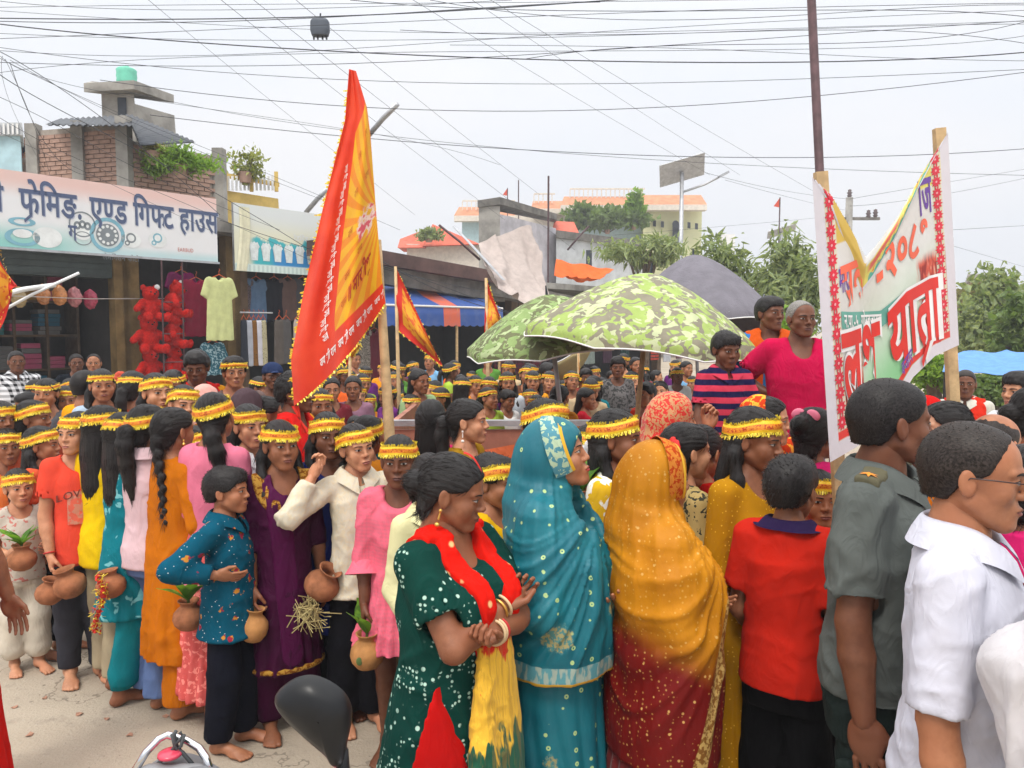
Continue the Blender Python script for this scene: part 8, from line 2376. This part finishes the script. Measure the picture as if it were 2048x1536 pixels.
P, B, S = person('girl in a mustard dress with a tinsel headband beside the boy in red', 1510, 812, 2.72, 52, 'woman', 'brown', 'half', 3, dict(t='kurta', m=C('mustard_sequin', (186, 130, 14), pat='dots', c2=srgb(226, 180, 60), s=60, thr=.16), hem=.2, sleeve=(.66, .66)), dict(m=C('mustard_plain', (170, 116, 14))), ('clasp', 'clasp'), hyaw=16, hpitch=8)
bangles(P, B, 0, 2, M_PEARL); bangles(P, B, 1, 2, M_PEARL)
REDPOLO = C('vermilion_polo', (206, 40, 24), wr=.5)
P, B, S = person('boy in a red polo shirt and black trousers seen from behind', 1585, 905, 2.44, 163, 'kid', 'brown', 'boy', None, dict(t='tee', m=REDPOLO, hem=.485, sleeve=(.38, .38), off=.022, neck=.058, ndepth=0, amp=.009), dict(m=C('jet_trousers', (16, 16, 18)), wide=(.02, .025), hem=.04, top=.56), ('front', 'front'), hyaw=-8, girth=1.08)
V_, Q_ = collar_geo(B, .010, .014, .024); b = MB(); b.add(V_, Q_); b.build('collar', C('navy_ribbed_collar', (44, 30, 70)), P, True)
P, B, S = person('child with a red tinsel headband peeping past the boy in red', 1640, 938, 2.9, 12, 'kid', 'mid', 'pony', 1, dict(t='tee', m=C('scarlet_tee', (220, 30, 24))), dict(m=BLACKC), ('raise', 'down'), hyaw=6)
P, B, S = person('woman in an orange veil in profile below the striped boy', 1535, 790, 3.5, 84, 'woman', 'light', 'bun', None, dict(t='kurta', m=C('orange_red_print', (222, 70, 30), pat='blob', c2=srgb(240, 170, 60), s=36, thr=.52)), dict(m=C('red_salwar2', (200, 30, 24))), ('front', 'raise'))
hc = np.array(B.headM.translation)
Sv = Shape(); Sv.ell(hc + np.array([0, .045, .03]) * B.hs, np.array([.093, .092, .10]) * B.hs, .02); Sv.cone(hc + np.array([0, .07, -.03]), .085, B.neck + np.array([0, .05, -.08]), .12, .05)
V, Q = Sv.mesh(.011); MB().add(folds(V, vnormals(V, Q), 3, .007, 14), Q).build('veil', C('orange_red_print', (0, 0, 0)), P, True)
P, B, S = person('woman raising a bangled fist in a red blouse', 1405, 850, 3.15, 150, 'woman', 'mid', 'bun', None, dict(t='blouse', m=C('red_blouse', (204, 24, 20)), hem=.4, sleeve=(.5, .5)), dict(t='skirt', m=C('red_blouse', (0, 0, 0))), (('down'), ((.1, -.55, .1), (-.25, -.2, 1.0), 'fist')), hyaw=0, hpitch=20)
bangles(P, B, 1, 5, M_REDB, .030)
P, B, S = person('woman in red with a pink claw clip in her bun', 1630, 812, 3.1, 148, 'woman', 'brown', 'highbun', None, dict(t='kurta', m=C('signal_red', (222, 24, 20))), dict(m=C('signal_red', (0, 0, 0))), ('front', 'front'))
hair_bow(P, B, plain('pink_clip', (.75, .18, .28), .35), (.0, .075, .085), 1.2, 'hair_clip')
whole_scarf(P, B, S, 0, C('hot_pink_scarf', (235, 40, 120)), .07, .55)
# ---- men and women on the right
UNI = C('field_grey_uniform', (98, 103, 100), wr=.7); UNID = C('dark_green_trousers', (40, 50, 48), wr=.6)
P, B, S = person('uniformed man in a grey-green short-sleeved shirt with a star on his shoulder', 1782, 752, 2.08, 78, 'man', 'dark', 'man', None, dict(t='shirt', m=UNI, hem=.505, sleeve=(.42, .42), off=.021, amp=.012, freq=9.0, tilt=.7), dict(m=UNID, wide=(.014, .014), hem=.05, off=.016, amp=.008, top=.57), ('down', 'down'), hyaw=38, girth=1.10, shoes=True)
a = B.arms[0]      # the near shoulder
for ai, a in enumerate(B.arms):
    s_ = a['side']; q0 = B.neck + np.array([s_ * .045 * B.h, .0, .0]);
    def strap(x, y, z, s_=s_): return np.maximum(np.maximum(np.abs(y - .006) - .030, np.abs(x * s_ - .088 * B.h) - .052) + 0 * z, (B.zs - .02 * B.h) - z + 0 * x)
    ep = overlay(B, S, strap, C('epaulette_cloth', (104, 100, 80)), .010, .006, P, 'epaulette', 1, .001, .2, ((-.3, -.2, B.zs - .08), (.3, .2, B.h)))
    st = MB(); th = np.arange(12) * PI / 6 + .2; R_ = np.where(np.arange(12) % 2 == 0, .026, .011)
    cx = np.array([s_ * .104 * B.h, .006, 0]); xs_, ys_ = cx[0] + R_ * np.cos(th), cx[1] + R_ * np.sin(th)
    zc_ = np.linspace(B.zs + .10, B.zs - .05, 91)
    def zsurf(x, y):
        F = S.evaluate(np.stack([np.full(91, x), np.full(91, y), zc_], 1)); return zc_[np.argmax(F < 0)]
    st.add([(cx[0], cx[1], zsurf(cx[0], cx[1]) + .0165)] + [(x, y, zsurf(x, y) + .0145) for x, y in zip(xs_, ys_)], [[0, i + 1, (i + 1) % 12 + 1] for i in range(12)]); st.build('shoulder_star', plain('orange_star', (.80, .26, .03), .6), P)
for s_ in (-1, 1):
    def pk(x, y, z, s_=s_): return np.maximum(np.maximum(np.abs(x - s_ * .050 * B.h) - .052, np.abs(z - .700 * B.h) - .050) + 0 * y, y + 0 * x)
    overlay(B, S, pk, UNI, .008, .006, P, 'chest_pocket', 2, .002, .2, ((-.25, -.4, .6 * B.h), (.25, 0, .8 * B.h)))
    def fp(x, y, z, s_=s_): return np.maximum(np.maximum(np.abs(x - s_ * .050 * B.h) - .056, np.abs(z - .722 * B.h) - .022) + 0 * y, y + 0 * x)
    overlay(B, S, fp, UNI, .015, .006, P, 'pocket_flap', 2, .002, .2, ((-.25, -.4, .6 * B.h), (.25, 0, .8 * B.h)))
    def nt(x, y, z, s_=s_): return np.maximum(np.maximum(np.abs(x - s_ * .050 * B.h) - .050, np.abs(z - .745 * B.h) - .012) + 0 * y, y + 0 * x)
    overlay(B, S, nt, C('orange_name_tape', (226, 140, 60), pat='blob', c2=srgb(120, 60, 20), s=60, thr=.58), .007, .005, P, 'name_tape', 2, .001, .2, ((-.25, -.4, .6 * B.h), (.25, 0, .8 * B.h)))
for s_ in (-1, 1):      # cargo pockets with flaps on the thighs
    S2 = Shape(); S2.ell((s_ * .152, -.01, .355 * B.h), (.028, .075, .085), .01); V, Q = S2.mesh(.008); MB().add(folds(V, vnormals(V, Q), 2, .004, 12), Q).build('cargo_pocket', UNID, P, True)
    S2 = Shape(); S2.ell((s_ * .158, -.01, .395 * B.h), (.028, .080, .026), .01); V, Q = S2.mesh(.007); MB().add(V, Q).build('pocket_flap', UNID, P, True)
WH = C('crisp_white_shirt', (222, 222, 236), wr=.55)
P, B, S = person('man with glasses in a white shirt at the right edge', 1948, 838, 1.68, 84, 'man', 'mid', 'recede', None, dict(t='shirt', m=WH, hem=.42, sleeve=(.52, .52), off=.017, amp=.0085, freq=9.0, tilt=.8), dict(m=C('grey_trousers', (90, 86, 84))), ('down', 'hip'), hyaw=4, hpitch=4, girth=1.0, grey=2, shoes=True)
gl = MB()
for s_ in (-1, 1):
    th = np.linspace(0, 2 * PI, 29); gl.tube([(s_ * .0325 + .0235 * np.sign(math.cos(q)) * abs(math.cos(q)) ** .7, -.1005 + .004 * abs(math.cos(q)), -.002 + .0165 * np.sign(math.sin(q)) * abs(math.sin(q)) ** .7) for q in th], .0017, 6, cap=False)
    gl.tube([(s_ * .056, -.096, .004), (s_ * .076, -.05, .006), (s_ * .081, .005, .004), (s_ * .080, .022, -.012)], .0017, 6)
gl.tube([(-.010, -.104, .003), (0, -.107, .005), (.010, -.104, .003)], .0017, 6)
o = gl.build('glasses', plain('brown_frame', (.05, .02, .015), .3, .5), P, True); child_at(o, P, B.headM, B.hs)
P, B, S = person('person in white cut off by the right edge with an elbow showing', 2470, 800, 1.36, 88, 'man', 'mid', 'man', None, dict(t='shirt', m=C('warm_white_shirt', (222, 218, 222), wr=.35), hem=.42, sleeve=(.92, .92), off=.026, sl_off=.034, amp=.012), dict(m=C('grey_trousers', (0, 0, 0))), (((.10, .95, -.75), (.05, -.22, -1), 'relax'), ((.10, .95, -.75), (.05, -.22, -1), 'relax')), girth=1.1, shoes=True)
P, B, S = person('girl with smooth dark hair glancing left behind the uniformed man', 1892, 800, 3.2, -66, 'woman', 'fair', 'bun', None, dict(t='kurta', m=C('dark_teal_kurta', (40, 60, 66))), dict(m=BLACKC), ('front', 'front'), hyaw=0)
P, B, S = person('person in a red cap behind the banner', 1855, 790, 3.9, 160, 'kid', 'brown', 'boy', None, dict(t='tee', m=C('brown_tee', (96, 60, 50))), dict(m=NAVYB), ('front', 'front'))
def cap(P, B, mat, brim=True):
    S = Shape(); S.ell((0, .018, .040), (.090, .106, .085), .01); S.fn(lambda x, y, z: (.030 - .12 * (y + .02)) * .9 - z + 0 * x, (-.3, -.3, -.3), (.3, .3, .3), .004)
    if brim: S.cone((0, -.08, .046), .030, (0, -.125, .038), .040, .01, flat=(.14, (0, .1, 1)))
    V, Q = S.mesh(.005); o = MB().add(V, Q).build('cap', mat, P, True); child_at(o, P, B.headM, B.hs)
cap(P, B, C('scarlet_cap', (214, 22, 20)))
P, B, S = person('shaven-headed man seen from behind at the right', 1992, 822, 2.75, 150, 'man', 'mid', 'man', None, dict(t='tee', m=C('marigold_tee', (240, 140, 30))), dict(m=NAVYB), ('front', 'front'), hairless=True)
so = link('hair', hair_mesh('recede', .0064, 2)); child_at(so, P, B.headM @ Matrix.Translation((0, .004, -.004)), B.hs * .975)
P, B, S = person('dark-haired person in an orange and pink wrap at the right edge', 2062, 885, 2.05, 150, 'woman', 'brown', 'bun', None, dict(t='kurta', m=C('orange_pink_wrap', (240, 110, 30))), dict(m=BLACKC), ('front', 'front'))
whole_scarf(P, B, S, 0, C('hot_pink_scarf', (0, 0, 0)), .07, .5)
P, B, S = person('young man with wavy hair in white at the right edge', 2042, 742, 4.6, -40, 'man', 'light', 'curly', None, dict(t='shirt', m=WHITEC), dict(m=NAVYB), ('down', 'down'))
P, B, S = person('bearded man in white with a red scarf round his neck behind the banner pole', 1932, 738, 6.2, 2, 'man', 'dark', 'man', None, dict(t='shirt', m=C('off_white_kurta', (216, 212, 200)), sleeve=(.9, .9)), dict(m=WHITEC), ('down', 'down'), grey=2)
whole_scarf(P, B, S, 0, C('red_neck_scarf', (220, 50, 30)), .055, .55)
P, B, S = person('dark-haired person at the far right edge beside the wavy-haired man', 2078, 770, 3.3, 120, 'woman', 'brown', 'bun', None, dict(t='kurta', m=C('rust_kurta', (150, 70, 40))), dict(m=BLACKC), ('front', 'front'))

# ---- men riding on the trailer
P, B, S = person('smiling boy in a pink and navy striped polo shirt on the trailer', 1452, 660, 4.55, 22, 'kid', 'dark', 'boy', None, dict(t='shirt', m=C('pink_navy_stripe', (214, 64, 88), pat='stripe', c2=srgb(32, 26, 64), s=92, thr=.0), sleeve=(.38, .38), off=.018, hem=.43), dict(m=NAVYB), ('lean', 'lean'), base=TZ, hyaw=10, hpitch=10)
P, B, S = person('man in a crimson kurta with a hand on his hip on the trailer', 1603, 598, 4.75, 14, 'man', 'dark', 'recede', None, dict(t='kurta', m=C('crimson_kurta', (204, 14, 74), wr=.8), hem=.40, sleeve=(.40, .40), off=.024, ndepth=.07), dict(m=C('lavender_wrap', (190, 170, 214)), wide=(.03, .03)), ('hip', 'down'), base=TZ, hyaw=14, girth=1.08, grey=1)
P, B, S = person('man in a blue t-shirt with an orange scarf on the trailer', 1541, 590, 5.25, 8, 'man', 'dark', 'boy', None, dict(t='tee', m=C('azure_tee', (50, 122, 190)), sleeve=(.36, .36), off=.02), dict(m=NAVYB), ('down', 'down'), base=TZ, hyaw=34)
whole_scarf(P, B, S, 0, C('saffron_scarf', (218, 90, 26)), .055, .5)
# ---- middle distance, picture's left half
MIDS = [
 ('man in a red and saffron scarf bowing his head near the teddy bears', 392, 700, 5.6, 20, 'man', 'dark', 'curly', None, 'tee', (232, 160, 30), dict(hpitch=14, hyaw=-30)),
 ('young man with a headband squinting beside the blue cap', 468, 712, 5.7, 8, 'man', 'mid', 'curly', 0, 'tee', (120, 100, 96), {}),
 ('man in a navy blue cap among the headbands', 545, 724, 6.4, 10, 'man', 'dark', 'man', None, 'tee', (60, 50, 50), {}),
 ('man with bushy hair in profile holding the tall flag in a saffron and red scarf', 590, 742, 4.35, 66, 'man', 'dark', 'curly', None, 'tee', (240, 160, 30), dict(arms=('front', 'front'))),
 ('girl in a headband with closed eyes and a calm face', 312, 744, 4.5, 24, 'kid', 'light', 'half', 1, 'tee', (214, 204, 190), {}),
 ('girl shouting with her mouth open under a headband', 366, 768, 4.35, 18, 'kid', 'light', 'pony', 3, 'tee', (244, 176, 30), dict(hroll=6)),
 ('girl in a headband beside the man in an orange shirt', 203, 736, 5.2, 6, 'kid', 'mid', 'half', 0, 'tee', (180, 200, 220), {}),
 ('girl with a flower pinned in her hair turned away near the shop', 265, 740, 5.0, 150, 'kid', 'mid', 'pony', 2, 'tee', (214, 90, 60), {}),
 ('man in an orange shirt turned away near the gift shop', 172, 738, 5.3, 125, 'man', 'mid', 'man', None, 'tee', (250, 170, 20), {}),
 ('child in a headband with a side ponytail near the left flag pole', 92, 755, 5.5, -20, 'kid', 'mid', 'pony', 2, 'tee', (90, 90, 96), {}),
 ('small child half hidden near the left flag pole', 131, 770, 5.7, 4, 'kid', 'mid', 'half', 1, 'tee', (70, 60, 60), {}),
 ('girl with hair fallen across her face under a slanted headband at the left', 66, 798, 4.55, 40, 'kid', 'brown', 'loose', 3, 'tee', (190, 90, 60), dict(hyaw=20)),
 ('girl in a headband looking right at the left edge behind the leaves', 82, 850, 4.25, 62, 'kid', 'mid', 'half', 3, 'tee', (230, 96, 60), {}),
 ('girl in a headband cut by the left edge', 2, 800, 4.5, 20, 'kid', 'brown', 'half', 0, 'tee', (120, 50, 40), {}),
 ('child in a headband at the far left beside the red flag', 12, 855, 4.4, 10, 'kid', 'brown', 'pony', 1, 'tee', (230, 120, 60), {}),
 ('woman under a pale pink veil among the headbands', 412, 768, 4.9, 150, 'woman', 'light', 'bun', None, 'tee', (238, 170, 160), {}),
 ('woman with a sheer dark veil over her hair behind the white shirt girl', 495, 776, 4.4, 155, 'woman', 'mid', 'loose', None, 'tee', (120, 70, 90), {}),
 ('person with dark hair in front of the flag bearer', 532, 790, 4.5, 100, 'woman', 'mid', 'bun', None, 'tee', (60, 40, 50), {}),
 ('child with cropped hair just left of the flag pole', 735, 828, 3.9, 150, 'kid', 'brown', 'pony', 1, 'tee', (240, 150, 40), {}),
 ('girl in yellow behind the pink top girl', 398, 850, 4.0, 40, 'kid', 'mid', 'pony', 1, 'tee', (245, 190, 30), {}),
 ('girl in a headband between the shouting girl and the bowed man', 345, 738, 5.4, -14, 'kid', 'mid', 'pony', 2, 'tee', (200, 120, 60), {}),
 ('child in a headband partly behind the flag bearer', 640, 775, 4.9, 12, 'kid', 'brown', 'half', 1, 'tee', (120, 30, 50), {}),
]
for lb, px, top, Y, yaw, kind, tone, hr, bd, ty, col, kw in MIDS:
    kw = dict(kw); ar = kw.pop('arms', ('down', 'down'))
    P, B, S = person(lb, px, top, Y, yaw, kind, tone, hr, bd, dict(t=ty, m=C('mid_%d_%d_%d' % col, col)), dict(m=BLACKC), ar, **kw)
    if 'cap' in lb and 'navy' in lb: cap(P, B, C('navy_cap', (40, 54, 90)))
    if 'scarf' in lb: whole_scarf(P, B, S, 0, C('red_shoulder_scarf', (226, 34, 30)), .06, .55)
    if 'flower' in lb: flower(P, B, plain('coral_flower', (0, 0, 0)), (.07, .03, .075), 1.5)
    if 'veil' in lb:
        hc = np.array(B.headM.translation); Sv = Shape(); Sv.ell(hc + np.array([0, .030, .03]) * B.hs, np.array([.092, .104, .10]) * B.hs, .02); Sv.cone(hc + np.array([0, .06, -.03]), .085, B.neck + np.array([0, .04, -.10]), .12, .05)
        V, Q = Sv.mesh(.012); MB().add(folds(V, vnormals(V, Q), 3, .006, 14), Q).build('veil', C('pale_pink_veil', (240, 176, 164)) if 'pink' in lb else C('sheer_dark_veil', (84, 66, 72)), P, True)
# shop keepers and idlers in the shade of the gift shop
P, B, S = person('man in a black and white checked shirt sitting by the gift shop', 32, 700, 8.2, 8, 'man', 'dark', 'man', None, dict(t='shirt', m=C('checked_shirt', (40, 40, 44), pat='plaid', c2=srgb(220, 220, 224), s=110)), dict(m=NAVYB), ('front', 'front'))
P, B, S = person('man in dark clothes standing inside the gift shop doorway', 152, 706, 9.2, 6, 'man', 'dark', 'man', None, dict(t='tee', m=C('night_shirt', (20, 26, 36))), dict(m=BLACKC), ('front', 'front'))
P, B, S = person('balding shopkeeper beside the dark-clothed man', 187, 706, 9.0, -4, 'man', 'mid', 'recede', None, dict(t='tee', m=C('olive_shirt', (70, 66, 50))), dict(m=BLACKC), ('front', 'front'))
# two far onlookers on the brick parapet
for k, (px, lb, col) in enumerate(((48, 'far onlooker in red on the brick parapet', (190, 40, 50)), (60, 'far onlooker in dark clothes on the brick parapet', (50, 46, 60)))):
    bz = at(px, 322, 18.2).z; person(lb, px, 274, 18.2, 20, 'kid', 'mid', 'man', None, dict(t='tee', m=C('onlooker_%d' % k, col)), dict(m=NAVYB), ('front', 'front'), base=bz - .75, h=at(px, 274, 18.2).z - bz + .75)

# ---- people in the far crowd that stand out
FARP = [
 ('woman in a light green blouse with long hair beyond the trailer', 838, 736, 6.7, 40, 'woman', 'brown', 'loose', None, (176, 206, 150), {}),
 ('girl in a white denim jacket among the far headbands', 1015, 742, 7.4, 8, 'kid', 'mid', 'half', 0, (206, 214, 222), {}),
 ('girl in a violet top with a headband in the far crowd', 978, 752, 7.3, -8, 'kid', 'brown', 'half', 1, (96, 24, 96), {}),
 ('boy in a grey patterned shirt standing above the far crowd', 1236, 712, 7.6, 2, 'kid', 'dark', 'curly', None, (120, 116, 116), dict(base=.22)),
 ('boy in an orange scarf and red top turned right near the large parasol pole', 1292, 762, 6.5, -40, 'kid', 'mid', 'boy', None, (226, 60, 36), {}),
 ('girl in a saffron blouse in the far crowd', 1066, 740, 7.8, 0, 'kid', 'mid', 'half', 2, (236, 160, 40), {}),
 ('woman in an orange veil with her back turned below the parasol', 1120, 768, 6.6, 150, 'woman', 'mid', 'bun', None, (236, 150, 40), {}),
 ('girl in a maroon top without a headband left of the flag pole', 662, 752, 6.4, 6, 'kid', 'mid', 'pony', None, (120, 40, 50), {}),
 ('girl with a blue flower by her ear left of the flag pole', 706, 750, 6.6, -4, 'kid', 'brown', 'pony', None, (150, 110, 130), {}),
 ('girl in a beige top looking down in the far crowd', 1182, 756, 7.2, 12, 'kid', 'mid', 'half', 3, (200, 176, 140), dict(hpitch=16)),
 ('bare-headed boy behind the headband row under the parasol', 1172, 735, 8.6, 10, 'kid', 'dark', 'boy', None, (150, 70, 60), {}),
 ('girl turned away with a yellow clip in the far crowd', 925, 752, 7.0, 160, 'kid', 'mid', 'loose', 2, (190, 150, 60), {}),
]
for lb, px, top, Y, yaw, kind, tone, hr, bd, col, kw in FARP:
    P, B, S = person(lb, px, top, Y, yaw, kind, tone, hr, bd, dict(t='kurta', m=C('fp_%d_%d_%d' % col, col, pat='blob' if 'pattern' in lb else None, c2=(.05, .05, .05), s=40, thr=.5)), dict(m=BLACKC), ('front', 'front'), **kw)

# ---- the far crowd: individuals copied from a few children
COLS = [('maroon', (110, 24, 40)), ('crimson', (200, 30, 50)), ('saffron', (236, 150, 30)), ('violet', (100, 40, 110)), ('white', (220, 218, 214)), ('pink', (232, 120, 150)), ('teal', (30, 110, 120)), ('green', (90, 140, 60)), ('navy', (36, 44, 80)), ('beige', (200, 176, 140)), ('brown', (100, 66, 50)), ('orange', (230, 100, 40)), ('black', (36, 34, 38)), ('sky blue', (120, 170, 210)), ('lime', (170, 200, 70))]
protos = []
OBJC = cloth('plain_crowd_cloth', None)
for k, (kind, tone, hr, bd, ty) in enumerate([('kid', 'mid', 'half', 0, 'tee'), ('kid', 'brown', 'pony', 1, 'kurta'), ('kid', 'light', 'half', 2, 'kurta'), ('kid', 'dark', 'pony', 3, 'tee'), ('woman', 'mid', 'loose', 1, 'kurta'), ('kid', 'brown', 'boy', 0, 'tee'), ('kid', 'mid', 'pony', 1, 'dress'), ('kid', 'light', 'pony', 0, 'tee')]):
    B = Body(1.4, kind, 1.0, ('front', 'front'), hroll=(k - 3.5) * 2.2, hpitch=(k * 37 % 17) - 6, hyaw=(k * 53 % 40) - 20); P = link('person', B.mesh(tone, .026, .0072)); add_hair(P, B, hr, 0, .0075); add_band(P, B, hr, bd, True)
    make_top(B, OBJC, hem={'tee': .45, 'kurta': .28, 'dress': .32}[ty], sleeve=(.5, .5), flare=.04, res=.020, parent=P, name={'tee': 't_shirt', 'kurta': 'kurta', 'dress': 'dress'}[ty], seed=k)
    make_trousers(B, OBJC, top=.53, res=.022, parent=P, seed=k)
    protos.append((P, ty, hr))
def clone(o, parent=None):
    c = o.copy(); COL.objects.link(c); c.parent = parent
    for ch in o.children: clone(ch, c)
    return c
rr = np.random.RandomState(21); used = set()
ROWS = [  # (name for the label, px range, depth, crown height range, number)
 ('row beyond the trailer', 600, 1340, 6.9, (1.05, 1.36), 15), ('second row beyond the trailer', 590, 1420, 7.7, (1.06, 1.42), 19), ('third row beyond the trailer', 620, 1640, 8.6, (1.10, 1.48), 23),
 ('fourth row before the far shops', 640, 1660, 9.6, (1.14, 1.52), 25), ('back row before the far shops', 660, 1660, 10.7, (1.18, 1.55), 27), ('row before the gift shop', 40, 600, 6.5, (1.18, 1.36), 15), ('back row before the gift shop', 60, 600, 7.6, (1.22, 1.40), 15), ('row right of the tall flag', 640, 800, 5.6, (1.10, 1.25), 4), ('row behind the front children', 20, 560, 5.0, (1.12, 1.30), 9)]
for nm, x0, x1, Y, (h0, h1), n in ROWS:
    for i in range(n):
        px = x0 + (x1 - x0) * (i + .5) / n + rr.uniform(-14, 14); Yy = Y + rr.uniform(-.45, .45); k = rr.randint(len(protos)); P, ty, hr = protos[k]
        o = clone(P)
        hh = rr.uniform(h0, h1); q = at(px, 760, Yy); o.location = (q.x, Yy, 0); o.rotation_euler = (0, 0, rad(rr.normal(14, 38))); s_ = hh / 1.4; o.scale = (s_, s_, s_)
        cn, c = COLS[rr.randint(len(COLS))]; c2n, c2 = COLS[rr.randint(len(COLS))]
        for ch in o.children:
            if ch.name.split('.')[0] in ('t_shirt', 'kurta', 'dress'): ch.color = (*srgb(*c), 1)
            elif ch.name.startswith('trousers'): ch.color = (*[v * .5 for v in srgb(*c2)], 1)
        if rr.rand() < .28:
            for ch in list(o.children):
                if ch.name.startswith('headband'):
                    for c_ in list(ch.children): bpy.data.objects.remove(c_)
                    bpy.data.objects.remove(ch)
        hb_ = any(ch.name.startswith('headband') for ch in o.children)
        g = {'tee': 'top', 'kurta': 'kurta', 'dress': 'dress'}[ty]
        tag(o, '%s child in %s %s, %s from left, %s' % ('headband' if hb_ else 'bareheaded', cn, g, ORD[i], nm), 'person', 'crowd in the ' + nm)

for P, ty, hr in protos:          # the patterns themselves are not part of the crowd
    for ch in list(P.children):
        for c_ in list(ch.children): bpy.data.objects.remove(c_)
        bpy.data.objects.remove(ch)
    bpy.data.objects.remove(P)

# ---- light haze in the air
hz = MB(); hz.box((0, 60, 14.0), (170, 150, 30.0))
hm = bpy.data.materials.new('air'); hm.use_nodes = True; hm.node_tree.nodes.clear()
ho = hm.node_tree.nodes.new('ShaderNodeOutputMaterial'); hv = hm.node_tree.nodes.new('ShaderNodeVolumePrincipled')
hv.inputs['Color'].default_value = (.93, .95, 1.0, 1); hv.inputs['Density'].default_value = .0030; hv.inputs['Anisotropy'].default_value = .2
hm.node_tree.links.new(hv.outputs[0], ho.inputs['Volume'])
tag(hz.build('haze', hm), 'thin even haze filling the air over the street', 'haze', kind='stuff')
